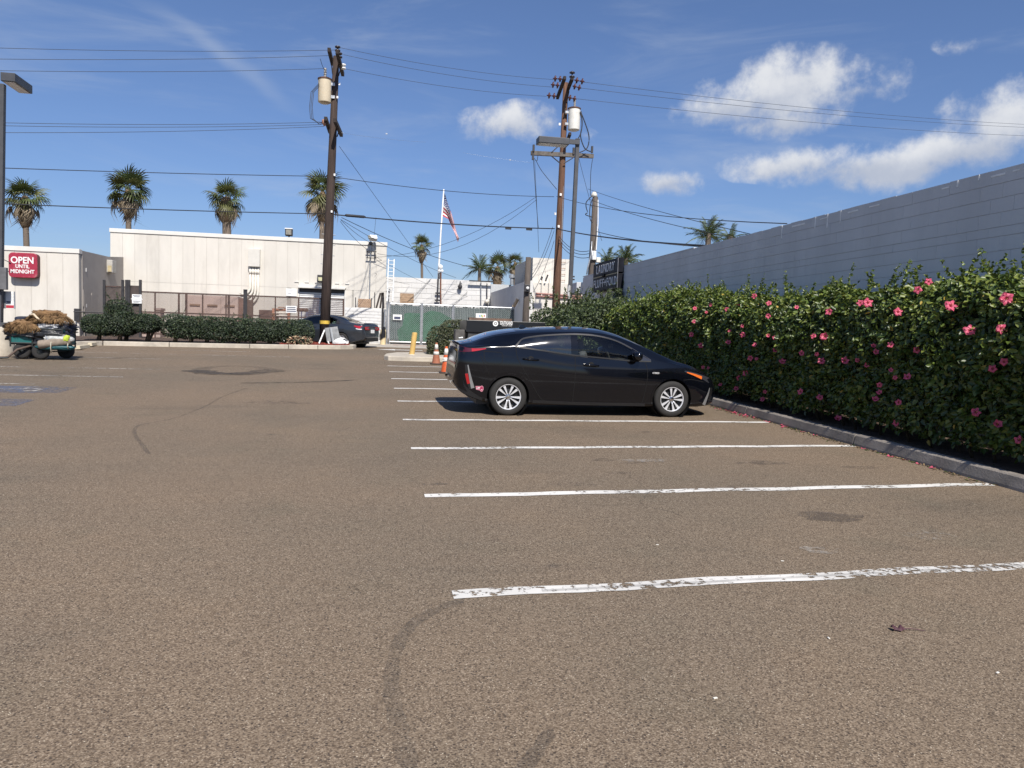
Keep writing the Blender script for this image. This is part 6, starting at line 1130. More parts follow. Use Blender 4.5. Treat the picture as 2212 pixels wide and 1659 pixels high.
class Car:
    def __init__(s, sp, root, paint):
        s.sp = sp; s.root = root; F = {k: pchip(v) for k, v in sp['rows'].items()}; s.F = F; s.paint = paint
    def section(s, x, sub=4):
        F = s.F; w = float(F['w'](x)); zb = float(F['zb'](x)); zt = float(F['zt'](x)); zs = min(float(F['zs'](x)), zt - .012); ze = max(zs + .006, zt - float(F['crown'](x))); wr = min(float(F['wr'](x)), w - .02)
        ws = w - float(F['ins'](x)); zm = zb + (zs - zb) * .55
        cp = [(0, zb), (w * .6, zb), (w - .10, zb + .004), (w - .035, zb + .04), (w - .022, zb + .14 * min(1, (zs - zb) / .5)), (w, zm), (w - .006, zs - .22 * (zs - zb)), (ws, zs)]
        bul = .035 * max(0, min(1, (ze - zs) / .3))
        for f in (.33, .66): cp.append((ws + (wr - ws) * f + bul * math.sin(math.pi * f), zs + (ze - zs) * f))
        cp += [(wr, ze), (wr * .93, ze + (zt - ze) * .28), (wr * .72, ze + (zt - ze) * .66), (wr * .36, ze + (zt - ze) * .93), (0, zt)]
        cp = np.array(cp); out = []
        for i in range(len(cp) - 1):
            p0, p1, p2, p3 = cp[max(i - 1, 0)], cp[i], cp[i + 1], cp[min(i + 2, len(cp) - 1)]
            for k in range(sub):
                u = k / sub; q = .5 * (2 * p1 + (p2 - p0) * u + (2 * p0 - 5 * p1 + 4 * p2 - p3) * u * u + (3 * p1 - p0 - 3 * p2 + p3) * u ** 3); out.append(q)
        out.append(cp[-1]); out = np.array(out); out[0, 0] = 0; return out
    def yside(s, x, z):
        q = s.section(x); i0, i1 = 3 * 4, 10 * 4; zz, yy = q[i0:i1 + 1, 1], q[i0:i1 + 1, 0]; zz = np.maximum.accumulate(zz); return float(np.interp(z, zz, yy))
    def topz(s, x, y):
        q = s.section(x); i0 = 7 * 4; yy, zz = q[i0:, 0][::-1], q[i0:, 1][::-1]; yy = np.maximum.accumulate(yy); return float(np.interp(abs(y), yy, zz))
    def body(s, name='body', holes=()):
        sp = s.sp; x0, x1 = sp['rows']['w'][0][0], sp['rows']['w'][-1][0]; u = np.linspace(0, 1, 170); xs = x0 + (x1 - x0) * (u + .055 * np.sin(2 * math.pi * u) * -1.0)
        S = [s.section(x) for x in xs]; n = len(S[0]); V = []
        for x, q in zip(xs, S):
            V += [(x, -y, z) for y, z in q] + [(x, y, z) for y, z in q[1:-1]]
        n2 = len(S[0]) * 2 - 2; rr = sp['arch']; keep = []
        idx = list(range(n)) + [n2 - 1 - k for k in range(n - 2)]     # ring order: down the near side, back up the far side
        Fq = []
        for i in range(len(xs) - 1):
            for k in range(n2):
                a, b = idx[k], idx[(k + 1) % n2]; f = (i * n2 + a, (i + 1) * n2 + a, (i + 1) * n2 + b, i * n2 + b); Fq.append(f)
        V = np.array(V); used = set(); out = []
        for f in Fq:
            c = V[list(f)]; m = c.mean(0)
            if abs(m[1]) > .42 and all(min(math.hypot(p[0] - wx, p[2] - sp['wz']) for wx in sp['wheels']) < rr for p in c): continue
            if any(h(m) for h in holes): continue
            out.append(f); used.update(f)
        for i in used:
            p = V[i]
            for wx in sp['wheels']:
                dx, dz = p[0] - wx, p[2] - sp['wz']; r = math.hypot(dx, dz)
                if r < rr and abs(p[1]) > .42 and p[2] < sp['wz'] + rr and r > 1e-4: V[i, 0], V[i, 2] = wx + dx / r * rr, sp['wz'] + dz / r * rr
        mb = MB(); mb.v = [tuple(v) for v in V]; mb.f = out + [tuple(idx), tuple((len(xs) - 1) * n2 + k for k in idx[::-1])]; mb.mi = [0] * len(mb.f); o = mb.build(name, s.paint, s.root, smooth=True)
        o.data.set_sharp_from_angle(angle=R_(42)); return o
    def patch(s, name, m, x0, x1, zlo, zhi, off=.004, sides=(-1, 1), nx=24, nz=8, parent=None):
        r = None
        for sd in sides:
            def f(u, v, sd=sd):
                x = x0 + (x1 - x0) * u; a, b = zlo(x), zhi(x); z = a + (b - a) * v; return Vector((x, sd * (s.yside(x, z) + off), z))
            r = MB().grid(f, nx, nz).build(name, m, parent or s.root, smooth=True)
        return r
    def strip(s, name, m, path, wid, off=.003, sides=(-1, 1), parent=None, n=5):
        pts = smooth_px(path, n)
        for sd in sides:
            mb = MB(); vs = []
            for i, p in enumerate(pts):
                d = pts[min(i + 1, len(pts) - 1)] - pts[max(i - 1, 0)]; d = d / (np.linalg.norm(d) + 1e-9); nn = np.array([-d[1], d[0]]); w_ = wid(i / (len(pts) - 1)) if callable(wid) else wid
                for sg_ in (1, -1): q = p + nn * w_ / 2 * sg_; vs.append((q[0], sd * (s.yside(q[0], q[1]) + off), q[1]))
            mb.add(vs, [(2 * i, 2 * i + 2, 2 * i + 3, 2 * i + 1) for i in range(len(pts) - 1)]).build(name, m, parent or s.root, smooth=True)
    def top(s, name, m, x0, x1, w0, w1, off=.004, n=16, parent=None, w0b=None):
        def f(u, v): x = x0 + (x1 - x0) * u; hw = w0 + (w1 - w0) * u; y = hw * (2 * v - 1); return Vector((x, y, s.topz(x, y) + off))
        return MB().grid(f, n, n).build(name, m, parent or s.root, smooth=True)
    def wheels(s, r, rim, wid=.2, style='blade'):
        sp = s.sp; yc = sp['track']
        ty = MB().lathe([(rim - .02, -wid / 2 + .03), (rim, -wid / 2 + .005), (rim + .02, -wid / 2), (r - .03, -wid / 2 + .004), (r - .008, -wid / 2 + .022), (r, -wid / 2 + .05), (r, wid / 2 - .05), (r - .008, wid / 2 - .022), (r - .03, wid / 2 - .004), (rim, wid / 2), (rim - .02, wid / 2 - .03)], 44, cap=False).mesh('tyre', m_tyre); ty.polygons.foreach_set('use_smooth', [True] * len(ty.polygons))
        rm = MB().lathe([(.02, .045), (rim * .6, .035), (rim - .025, .02), (rim - .02, .07), (rim - .004, wid / 2 - .004), (rim + .004, wid / 2 - .002)], 40, cap=False).mesh('rim', m_blk if style == 'blade' else m_alloy); rm.polygons.foreach_set('use_smooth', [True] * len(rm.polygons))
        ring = MB().lathe([(rim - .016, .074), (rim - .012, wid / 2 - .004), (rim - .001, wid / 2 - .001), (rim - .002, wid / 2 - .02)], 40, cap=False).mesh('rim_lip', m_alloy)
        hub = MB().lathe([(.04, .05), (.042, .085), (.03, .095), (.002, .097)], 18, cap=False).mesh('hub_cap', m_chr)
        R1 = rim - .012
        if style == 'blade': blade = MB().prism([(.035, -.010, .07), (.075, -.013, .082), (R1, -.030, .086), (R1, .012, .086), (.075, .005, .084), (.035, .004, .072)], (0, 0, -.022)).mesh('spoke', m_alloy); angs = [(72 * k + d, sg_) for k in range(5) for d, sg_ in ((-11.5, 1), (11.5, -1))]
        else: blade = MB().prism([(.03, -.022, .07), (R1, -.034, .082), (R1, .034, .082), (.03, .022, .07)], (0, 0, -.03)).mesh('spoke', m_alloy); angs = [(72 * k, 1) for k in range(5)]
        for wx in sp['wheels']:
            for sd in (-1, 1):
                base = Matrix.Translation((wx, sd * yc, sp['wr_z'])) @ Matrix.Rotation(R_(90 if sd < 0 else -90), 4, 'X') @ Matrix.Rotation(R_(random.uniform(0, 70)), 4, 'Z')
                w_ = D.objects.new('wheel', ty); C.objects.link(w_); w_.parent = s.root; w_.matrix_local = base; ORG[w_.name] = (0, 0, 0)
                for me, nm in ((rm, 'rim'), (ring, 'rim_lip'), (hub, 'hub_cap')): inst(me, nm, w_, Matrix.Identity(4))
                for a, sg_ in angs: inst(blade, 'spoke', w_, Matrix.Rotation(R_(a), 4, 'Z') @ Matrix.Diagonal((1, sg_, 1, 1)))
                MB().lathe([(sp['arch'] - .002, 0), (sp['arch'] - .002, .36)], 30, Matrix.Translation((wx, sd * .50, sp['wz'])) @ Matrix.Rotation(R_(90 if sd < 0 else -90), 4, 'X'), cap=False).build('arch_liner', m_blk, s.root, smooth=True)
                MB().lathe([(.01, 0), (sp['arch'], 0)], 24, Matrix.Translation((wx, sd * .50, sp['wz'])) @ Matrix.Rotation(R_(90), 4, 'X'), cap=False).build('arch_liner', m_blk, s.root)
    def arch_lip(s, wid=.03):
        for wx in s.sp['wheels']:
            R0 = s.sp['arch']; pts = []
            for a in np.linspace(R_(-22), R_(202), 40): pts.append((wx + (R0 + wid / 2 - .004) * math.cos(a), s.sp['wz'] + (R0 + wid / 2 - .004) * math.sin(a)))
            s.strip('arch_trim', s.paint, [p for p in pts if p[1] > .2], wid, .005, n=1)
def lin(*pts): xs_ = [p[0] for p in pts]; zs_ = [p[1] for p in pts]; return lambda x: float(np.interp(x, xs_, zs_))
def seats(root, xs_, zfl, ztop, wid=.46):
    for x, yy in xs_:
        st = MB().cbox((x + .2, yy, zfl + .12), (.5, wid, .18)).build('seat', m_int, root, bevel=.05); MB().cbox((x - .06, yy, (zfl + .15 + ztop - .2) / 2), (.14, wid, ztop - .2 - zfl - .15), (0, R_(-16), 0)).build('seat_back', m_int, root, bevel=.05); MB().cbox((x - .14, yy, ztop - .11), (.10, .26, .17), (0, R_(-12), 0)).build('headrest', m_int, root, bevel=.04)
# --- black hatchback
paint = mat('black_car_paint', (.0025, .003, .005), .06, .1, 2, coat=0.0, spec=.55)
wn0 = G(1097, 898); yaw = R_(.4)
croot = thing('hatchback_car', 'glossy black liftback car with silver wheels parked beside the hedge', 'car', (wn0.x - .01, wn0.y + .86, gz(wn0.y) + SLOPE * .86), rot=(math.atan(SLOPE), 0, yaw), local=True)
WB = 2.77
sp = dict(x0=-.96, x1=3.72, wheels=(0.000, WB), wz=.305, wr_z=.305, arch=.345, track=.775, rows=dict(
    w=[(-0.860, .60), (-0.830, .70), (-0.777, .78), (-0.678, .825), (-0.451, .845), (0.000, .862), (0.500, .884), (1.200, .896), (2.000, .89), (2.770, .882), (3.193, .86), (3.426, .80), (3.584, .69), (3.677, .54), (3.723, .40)],
    zb=[(-0.860, .50), (-0.814, .42), (-0.717, .335), (-0.527, .25), (-0.337, .20), (0.000, .175), (WB, .165), (3.379, .175), (3.584, .2), (3.677, .26), (3.723, .34)],
    zt=[(-0.860, .62), (-0.845, .74), (-0.822, .92), (-0.796, 1.085), (-0.777, 1.135), (-0.739, 1.145), (-0.565, 1.175), (-0.410, 1.24), (-0.170, 1.32), (0.040, 1.36), (0.250, 1.388), (0.810, 1.432), (1.250, 1.448), (1.550, 1.436), (1.785, 1.395), (2.090, 1.30), (2.400, 1.165), (2.650, 1.045), (2.860, .955), (3.100, .89), (3.333, .805), (3.518, .71), (3.639, .615), (3.695, .52), (3.723, .43)],
    zs=[(-0.860, .60), (-0.845, .72), (-0.822, .89), (-0.796, 1.03), (-0.754, 1.06), (-0.527, 1.075), (-0.200, 1.09), (0.100, 1.085), (1.000, .985), (1.700, .935), (2.200, .915), (2.600, .90), (2.900, .855), (3.193, .775), (3.472, .665), (3.639, .56), (3.723, .40)],
    crown=[(-0.860, .01), (-0.791, .025), (-0.527, .045), (0.000, .085), (1.300, .095), (2.000, .10), (2.500, .06), (2.900, .03), (3.723, .012)],
    wr=[(-0.860, .45), (-0.777, .64), (-0.527, .60), (-0.200, .60), (.1, .645), (.4, .680), (.8, .708), (1.3, .715), (1.9, .70), (2.4, .715), (2.7, .73), (3.0, .73), (3.379, .66), (3.6, .50), (3.72, .32)],
    ins=[(-0.860, .05), (-0.527, .05), (0.000, .05), (1.000, .045), (2.400, .045), (3.193, .06), (3.723, .05)]))
car = Car(sp, croot, paint)
rw_lo, rw_hi = lin((.10, 1.108), (1.02, 1.0)), lin((.10, 1.112), (.20, 1.215), (.32, 1.258), (.6, 1.30), (1.02, 1.332))
fw_lo, fw_hi = lin((1.12, .99), (2.06, .925)), lin((1.12, 1.335), (1.4, 1.325), (1.65, 1.285), (1.85, 1.225), (2.06, 1.125))
qw_lo, qw_hi = lin((2.10, .925), (2.38, .925)), lin((2.10, 1.085), (2.38, .94))
def hole(lo, hi, x0, x1): return lambda p: x0 < p[0] < x1 and lo(p[0]) < p[2] < hi(p[0])
car.body(holes=[hole(rw_lo, rw_hi, .13, 1.0), hole(fw_lo, fw_hi, 1.13, 2.05), lambda p: 2.0 < p[0] < 2.62 and p[2] > .97 and abs(p[1]) < .56])
g_rear = glass('privacy_glass', (.30, .32, .33), .09, .075); g_front = glass('side_glass', (.86, .90, .88), .01, .02); g_ws = glass('windscreen_glass', (.55, .6, .58), .05)
car.patch('rear_door_glass', g_rear, .10, 1.02, rw_lo, rw_hi, .003); car.patch('front_door_glass', g_front, 1.12, 2.06, fw_lo, fw_hi, .003); car.patch('quarter_glass', m_hl, 2.10, 2.38, qw_lo, qw_hi, .003)
car.strip('window_trim', m_blk, [(.10, 1.108), (.6, 1.05), (1.02, 1.0), (1.12, .99), (1.6, .958), (2.06, .925), (2.38, .925)], .022, .005); car.strip('window_trim', m_dchr, [(.09, 1.112), (.20, 1.222), (.32, 1.265), (.6, 1.308), (1.02, 1.34), (1.25, 1.34), (1.4, 1.333), (1.65, 1.293), (1.85, 1.233), (2.06, 1.133), (2.38, .945)], .007, .006)
car.strip('window_trim', m_blk, [(.11, 1.11), (.20, 1.215), (.32, 1.255), (.6, 1.297), (1.02, 1.329), (1.4, 1.322), (1.65, 1.282), (1.85, 1.222), (2.06, 1.122)], .02, .005); car.strip('door_pillar', paint, [(1.07, 1.0), (1.07, 1.17), (1.07, 1.335)], .115, .004); car.strip('door_pillar', paint, [(2.08, .925), (2.08, 1.1)], .045, .005)
car.top('windscreen', g_ws, 1.98, 2.66, .55, .66, .003); car.top('rear_glass', m_hl, -.55, .15, .50, .52, .003)
car.strip('tail_lamp', m_dred, [(-0.788, 1.05), (-0.678, 1.035), (-0.542, 1.04), (-0.376, 1.062)], lambda u: .075 * (1 - u) + .018, .004); car.strip('tail_lamp', m_redl, [(-0.603, 1.035), (-0.490, 1.045), (-0.376, 1.062)], lambda u: .042 * (1 - u) + .010, .0075)
car.strip('reflector_trim', m_slv, [(-0.660, .80), (-0.637, .69), (-0.603, .55), (-0.569, .43)], lambda u: .012 + .045 * u, .005); car.strip('reflector', m_redl, [(-0.678, .66), (-0.660, .58), (-0.637, .50)], lambda u: .045, .005); car.strip('reflector_recess', m_blk, [(-0.689, .80), (-0.671, .66), (-0.629, .50), (-0.595, .42)], lambda u: .03 + .03 * u, .003)
car.strip('bumper_valance', m_blk, [(-0.807, .56), (-0.739, .44), (-0.603, .34), (-0.413, .25)], lambda u: .12 * (1 - u) + .04, .003)
# tailgate face: lower glass, plate, lamp bars
bk = MB().grid(lambda u, v: Vector((-1.0 - .028 + .05 * v * v - .006, -.5 + u, .70 + .26 * v)), 8, 6)
st = None
for sd in (-1,):
    stp = MB(); pts = [(-0.527, .465), (-0.451, .465), (-0.425, .475), (-0.402, .455), (-0.399, .41), (-0.421, .375), (-0.448, .385), (-0.459, .40), (-0.516, .408)]
    stp.add([(x, sd * (car.yside(x, z) + .005), z) for x, z in pts], [tuple(range(len(pts)))]); st = stp.build('sticker', mat('pink_sticker', (.55, .22, .28), .5, .1), croot)
    ins_ = [(-0.513, .452), (-0.451, .452), (-0.427, .462), (-0.410, .446), (-0.410, .415), (-0.423, .393), (-0.445, .398), (-0.455, .415), (-0.504, .42)]; MB().add([(x, sd * (car.yside(x, z) + .0065), z) for x, z in ins_], [tuple(range(len(ins_)))]).build('sticker_field', mat('sticker_red', (.36, .03, .09), .5, .1), st)
    for x0, x1, z in ((-.508, -.495, .437), (-.49, -.453, .443), (-.49, -.462, .43), (-.437, -.42, .41), (-.508, -.495, .425)): MB().add([(x, sd * (car.yside(x, zz) + .0078), zz) for x, zz in ((x0, z - .004), (x1, z - .004), (x1, z + .004), (x0, z + .004))], [(0, 1, 2, 3)]).build('sticker_print', m_wht, st)
car.strip('headlamp', m_hl, [(2.980, .775), (3.147, .735), (3.333, .675), (3.472, .62)], lambda u: .02 + .075 * u, .003); car.strip('turn_lamp', m_amb, [(3.020, .757), (3.147, .722), (3.305, .668)], lambda u: .012 + .04 * u, .006); car.strip('fog_trim', m_slv, [(3.472, .50), (3.444, .38), (3.379, .21)], lambda u: .012 + .055 * u, .006); car.strip('fog_recess', m_blk, [(3.518, .5), (3.500, .36), (3.435, .22)], lambda u: .05 + .05 * u, .003)
for pth in ([(1.075, .985), (1.080, .7), (1.070, .45), (1.060, .235)], [(2.280, .905), (2.315, .75), (2.300, .5), (2.250, .235)], [(0.100, 1.10), (0.130, .93), (0.220, .77), (0.360, .55), (0.470, .37), (0.560, .255)], [(0.560, .255), (1.060, .232), (2.250, .232)], [(-0.406, 1.03), (-0.399, .90), (-0.345, .84), (-0.130, .835), (-0.120, .99), (-0.200, 1.01), (-0.406, 1.02)], [(-0.323, .66), (-0.391, .80), (-0.467, .95)], [(2.900, .62), (3.100, .64), (3.333, .60)]): car.strip('panel_gap', m_seamc, pth, .008, .0022)
car.strip('sill_trim', m_blk, [(0.400, .235), (1.200, .215), (2.300, .205)], .05, .010)
car.arch_lip()
for x0, x1, z in ((.215, .475, .915), (1.215, 1.475, .845)):
    for sd in (-1, 1):
        yy = car.yside((x0 + x1) / 2, z); MB().tube([(x0, sd * (yy + .004), z), (x0 + .05, sd * (yy + .035), z + .003), (x1 - .05, sd * (yy + .035), z - .006), (x1, sd * (yy + .004), z - .012)], [.012, .017, .017, .012], 8).build('door_handle', paint, croot, smooth=True)
        MB().lathe([(.01, 0), (.045, .0), (.05, .004)], 16, Matrix.Translation(((x0 + x1) / 2, sd * (yy + .0), z)) @ Matrix.Rotation(R_(90 if sd < 0 else -90), 4, 'X')).build('handle_recess', m_blk, croot)
for sd in (-1, 1):
    yy = car.yside(2.12, .98); mr = MB().lathe([(.02, -1), (.6, -.85), (.95, -.4), (1, 0), (.95, .5), (.6, .9), (.02, 1)], 14, Matrix.Translation((2.10, sd * (yy + .12), 1.005)) @ Matrix.Diagonal((.085, .11, .075, 1))).build('mirror', paint, croot, smooth=True); MB().cbox((2.13, sd * (yy + .03), .955), (.09, .1, .03)).build('mirror_stalk', m_blk, mr)
MB().prism([(.30, -.012, 1.39), (.44, -.012, 1.40), (.37, -.006, 1.452), (.325, -.006, 1.45)], (0, .024, 0)).build('antenna_fin', paint, croot, bevel=.006)
lettering('HYBRID', .038, (2.46, -car.yside(2.46, .735) - .003, .735), (1, 0, 0), (0, 0, 1), m_slv, croot, ext=.002, sx=.9, name='badge')
MB().grid(lambda u, v: Vector((-.864 + .03 * v - .004, -.26 + .52 * u, .56 + .14 * v)), 2, 2).build('plate_recess', m_blk, croot)
MB().tube([(-.805, -.62, 1.128), (-.82, 0, 1.138), (-.805, .62, 1.128)], .016, 6).build('spoiler_edge', paint, croot, smooth=True)
car.wheels(.305, .205, .205)
MB().box((-.5, -.74, .17), (3.3, .74, .25)).build('floor_pan', m_blk, croot)
seats(croot, [(.55, -.36), (.55, .36), (1.42, -.36), (1.42, .36)], .34, 1.26)
MB().cbox((2.3, 0, .78), (.5, 1.35, .24), (0, R_(8), 0)).build('dashboard', m_int, croot, bevel=.06)
MB().tube([Vector((2.0 - .06 * math.sin(a), .36 + .18 * math.cos(a), .90 + .17 * math.sin(a))) for a in [2 * math.pi * k / 24 for k in range(25)]], .016, 7).build('steering_wheel', m_int, croot, smooth=True)
MB().cbox((1.95, .0, 1.13), (.02, .22, .07)).build('rear_view_mirror', m_int, croot, bevel=.01)

# --- grey sedan
paint2 = mat('grey_car_paint', (.040, .046, .056), .25, .1, 2, coat=.8, metal=.35)
wn = G(738, 750.5); hd_ = R_(180 - 27); hx, hy = math.cos(hd_), math.sin(hd_); lft = Vector((-hy, hx))   # left of heading faces the camera
orgx = Vector((wn.x, wn.y)) - lft * .80
sroot = thing('sedan_car', 'dark grey sedan parked behind the utility pole and hedge', 'car', (orgx.x, orgx.y, gz(orgx.y) - .02), rot=(0, 0, hd_), local=True)
sp2 = dict(x0=-1.02, x1=3.60, wheels=(0, 2.67), wz=.315, wr_z=.315, arch=.36, track=.765, rows=dict(
    w=[(-1.02, .62), (-.98, .72), (-.88, .80), (-.6, .85), (0, .875), (2.6, .875), (3.1, .84), (3.4, .72), (3.55, .55), (3.6, .4)],
    zb=[(-1.02, .42), (-.95, .33), (-.7, .26), (-.3, .2), (2.7, .18), (3.3, .19), (3.6, .34)],
    zt=[(-1.02, .60), (-1.0, .75), (-.97, .93), (-.93, 1.035), (-.85, 1.05), (-.55, 1.075), (-.35, 1.105), (0, 1.225), (.35, 1.34), (.75, 1.41), (1.15, 1.43), (1.55, 1.41), (2.0, 1.26), (2.4, 1.08), (2.65, .99), (3.0, .92), (3.3, .82), (3.5, .68), (3.6, .45)],
    zs=[(-1.02, .58), (-1.0, .73), (-.97, .89), (-.92, .97), (-.5, 1.0), (0, 1.0), (.4, .985), (1.2, .95), (2.2, .91), (2.7, .89), (3.1, .8), (3.4, .66), (3.6, .43)],
    crown=[(-1.02, .01), (-.9, .03), (-.4, .03), (.1, .09), (1.2, .10), (2.0, .10), (2.6, .04), (3.6, .012)],
    wr=[(-1.02, .5), (-.9, .68), (-.5, .69), (-.1, .63), (.4, .57), (1.3, .58), (1.9, .62), (2.4, .69), (3.0, .7), (3.4, .55), (3.6, .35)],
    ins=[(-1.02, .05), (3.6, .05)]))
c2_ = Car(sp2, sroot, paint2)
r2lo, r2hi = lin((.12, 1.01), (1.0, .985)), lin((.12, 1.06), (.3, 1.18), (.6, 1.285), (1.0, 1.315)); f2lo, f2hi = lin((1.09, .985), (2.25, .945)), lin((1.09, 1.315), (1.45, 1.29), (1.8, 1.18), (2.25, .96))
c2_.body(holes=[hole(r2lo, r2hi, .32, .98), hole(f2lo, f2hi, 1.11, 2.1), lambda p: -.22 < p[0] < .62 and abs(p[1]) < .44 and p[2] > 1.1])
g2 = glass('sedan_glass', (.45, .58, .53), .06)
c2_.patch('rear_door_glass', g2, .30, 1.0, r2lo, r2hi, .003); c2_.patch('front_door_glass', g2, 1.09, 2.25, f2lo, f2hi, .003); c2_.patch('quarter_glass', m_hl, -.05, .28, lin((-.05, 1.03), (.28, 1.01)), lin((-.05, 1.05), (.28, 1.16)), .003)
c2_.top('rear_glass', glass('sedan_rear_glass', (.35, .42, .40), .12), -.32, .72, .56, .48, .003); c2_.top('windscreen', g2, 1.75, 2.6, .52, .64, .003)
c2_.strip('window_trim', m_blk, [(.1, 1.01), (1.0, .985), (2.25, .945)], .02, .005); c2_.strip('window_trim', m_blk, [(.1, 1.06), (.3, 1.185), (.6, 1.29), (1.0, 1.32), (1.45, 1.295), (1.8, 1.185), (2.25, .965)], .02, .005); c2_.strip('door_pillar', m_blk, [(1.045, .985), (1.045, 1.315)], .09, .004)
c2_.strip('tail_lamp', m_redl, [(-.95, .86), (-.8, .88), (-.58, .94)], lambda u: .15 * (1 - u) + .03, .004); c2_.strip('lamp_trim', m_wht, [(-.93, .80), (-.8, .80), (-.68, .82)], lambda u: .03, .006)
MB().grid(lambda u, v: Vector((-1.035 + .02 * v, -.68 + .40 * u, .78 + .13 * v)), 3, 2).build('tail_lamp', m_redl, sroot); MB().grid(lambda u, v: Vector((-1.035 + .02 * v, .28 + .40 * u, .78 + .13 * v)), 3, 2).build('tail_lamp', m_redl, sroot)
MB().cbox((-1.035, 0, .85), (.012, .95, .03)).build('trunk_trim', m_chr, sroot); MB().cbox((-1.04, 0, .72), (.014, .32, .15)).build('number_plate', m_wht, sroot); MB().tube([(-.95, -.6, 1.05), (-.985, 0, 1.06), (-.95, .6, 1.05)], .022, 6).build('boot_lip', paint2, sroot, smooth=True)
MB().cbox((-1.03, 0, .36), (.03, 1.1, .14)).build('bumper_valance', m_blk, sroot)
for pth in ([(1.045, .98), (1.05, .6), (1.04, .24)], [(.12, 1.0), (.16, .8), (.36, .55), (.47, .25)], [(2.2, .93), (2.25, .6), (2.2, .24)], [(-.9, .62), (-.55, .64)]): c2_.strip('panel_gap', m_seamc, pth, .01, .0025)
for x0, x1, z in ((.25, .5, .88), (1.2, 1.45, .86)):
    yy = c2_.yside(.4, z)
    for sd in (-1, 1): MB().tube([(x0, sd * (yy + .004), z), (x0 + .05, sd * (yy + .03), z), (x1 - .05, sd * (yy + .03), z), (x1, sd * (yy + .004), z)], .014, 7).build('door_handle', paint2, sroot, smooth=True)
c2_.arch_lip(); c2_.wheels(.315, .215, .2, 'star'); MB().box((-.5, -.74, .17), (3.2, .74, .25)).build('floor_pan', m_blk, sroot); seats(sroot, [(.45, -.36), (.45, .36), (1.35, -.36), (1.35, .36)], .33, 1.22)

# ------------------------------------------------------------ loaded hand cart
def lumpy(name, label, cat, c, r, m, amp=.12, k=3.0, tex=0, flatz=0.0, parent=None, nu=36, nv=18):
    def f(u, v):
        a, b = 2 * math.pi * u, math.pi * (v * .996 + .002); d = np.array([math.cos(a) * math.sin(b), math.sin(a) * math.sin(b), math.cos(b)])
        d2 = np.sign(d) * np.abs(d) ** .75; q = 1 + amp * float(lump(d * 1.3 + np.array(c) * 3, k)) + amp * .5 * float(lump(d + np.array(c), k * 3)); p = Vector(c) + Vector(d2 * np.array(r) * q)
        return p
    o = MB().grid(f, nu, nv).build(name, m, parent, smooth=True)
    if label: tag(o, label, cat, 'load piled on the hand cart')
    return o
YC = 22.6; cw = [P(x, y, Y) for x, y, Y in ((44, 772, 22.7), (92, 776, 22.1), (132, 772, 22.9))]; cx0, cx1 = P(36, 740, 22.4).x, P(146, 740, 22.4).x; cg = gz(22.4)
cart = thing('hand_cart', 'teal sided hand cart on fat black tyres loaded with belongings', 'cart', ((cx0 + cx1) / 2, 22.5, cg))
m_teal = mat('teal_plastic', (.012, .125, .12), .5, .2, 4, dirt=((.03, .05, .05), .8, 4, .46)); m_cfr = mat('cart_frame', (.02, .025, .025), .6, .2); zf, zu = cg + .42, cg + .80; xm_ = cx0 + (cx1 - cx0) * .42
for y_ in (22.05, 22.95):
    for xa, xb in ((cx0, xm_ - .02), (xm_ + .02, cx1)): box_obj('side_panel', (xa, y_, zf), (xb, y_ + .03, zu), m_teal if xa < xm_ else mat('dark_tarp', (.010, .012, .02), .7, .3, 4), cart, .01)
    for z_ in (zf, zu): MB().tube([(cx0 - .02, y_, z_), (cx1 + .02, y_, z_)], .022, 6).build('frame_rail', m_cfr, cart)
    for x_ in (cx0, xm_, cx1): MB().tube([(x_, y_ - .01, zf - .1), (x_, y_ - .01, zu + .08)], .02, 6).build('frame_post', m_cfr, cart)
for x_ in (cx0, cx1 - .03): box_obj('end_panel', (x_, 22.09, zf), (x_ + .03, 22.94, zu), m_teal, cart)
box_obj('bed', (cx0, 22.06, zf - .04), (cx1, 22.96, zf), m_cfr, cart)
for x_, y_ in ((cx0 + .2, 22.9), (P(92, 760, 22.1).x, 22.0), (cx1 - .22, 22.9), (cx0 + .2, 22.15)):
    if y_ == 22.15: x_ = cx0 + .24
    M = Matrix.Translation((x_, y_, cg + .215)) @ Matrix.Rotation(R_(90), 4, 'X') @ Matrix.Rotation(.15, 4, 'Y'); wh = MB().lathe([(.09, -.06), (.17, -.075), (.205, -.05), (.215, 0), (.205, .05), (.17, .075), (.09, .06)], 24, M).build('wheel', m_tyre, cart, smooth=True); MB().lathe([(.02, .062), (.09, .055), (.1, .06)], 16, M).build('rim', m_cfr, wh)
for x_ in (cx0 + .22, cx1 - .22): MB().tube([(x_, 22.0, cg + .215), (x_, 22.95, cg + .215)], .018, 6).build('axle', m_cfr, cart)
MB().tube([(cx0 + .5, 22.1, cg + .36), (cx0 + .2, 21.95, cg + .25), (P(22, 776, 21.9).x, 21.8, cg + .06), (P(4, 778, 21.6).x, 21.55, cg + .04)], .03, 7).build('pull_handle', mat('brown_handle', (.10, .07, .055), .8, .2), cart, smooth=True)
MB().tube([(P(0, 780, 21.5).x - .1, 21.45, cg + .03), (P(14, 779, 21.5).x, 21.6, cg + .05)], .025, 6).build('handle_grip', m_cfr, cart)
m_bagk = mat('black_bag', (.012, .013, .016), .38, .3, 5, .5, 14); m_bagn = mat('navy_fabric', (.018, .022, .04), .8, .3, 6, .6, 20); m_straw = mat('tan_shag', (.21, .125, .06), .95, .3, 6, .8, 40); m_gry = mat('grey_white_cloth', (.55, .56, .57), .85, .2, 5, .5, 14); m_roll = mat('dusty_carpet', (.26, .215, .17), .95, .2, 10, .5, 60); m_tealt = mat('teal_tarp', (.012, .085, .10), .5, .25, 5, .6, 12)
def CP(x, y, Y=22.4): return P(*ZF(x, y), Y)
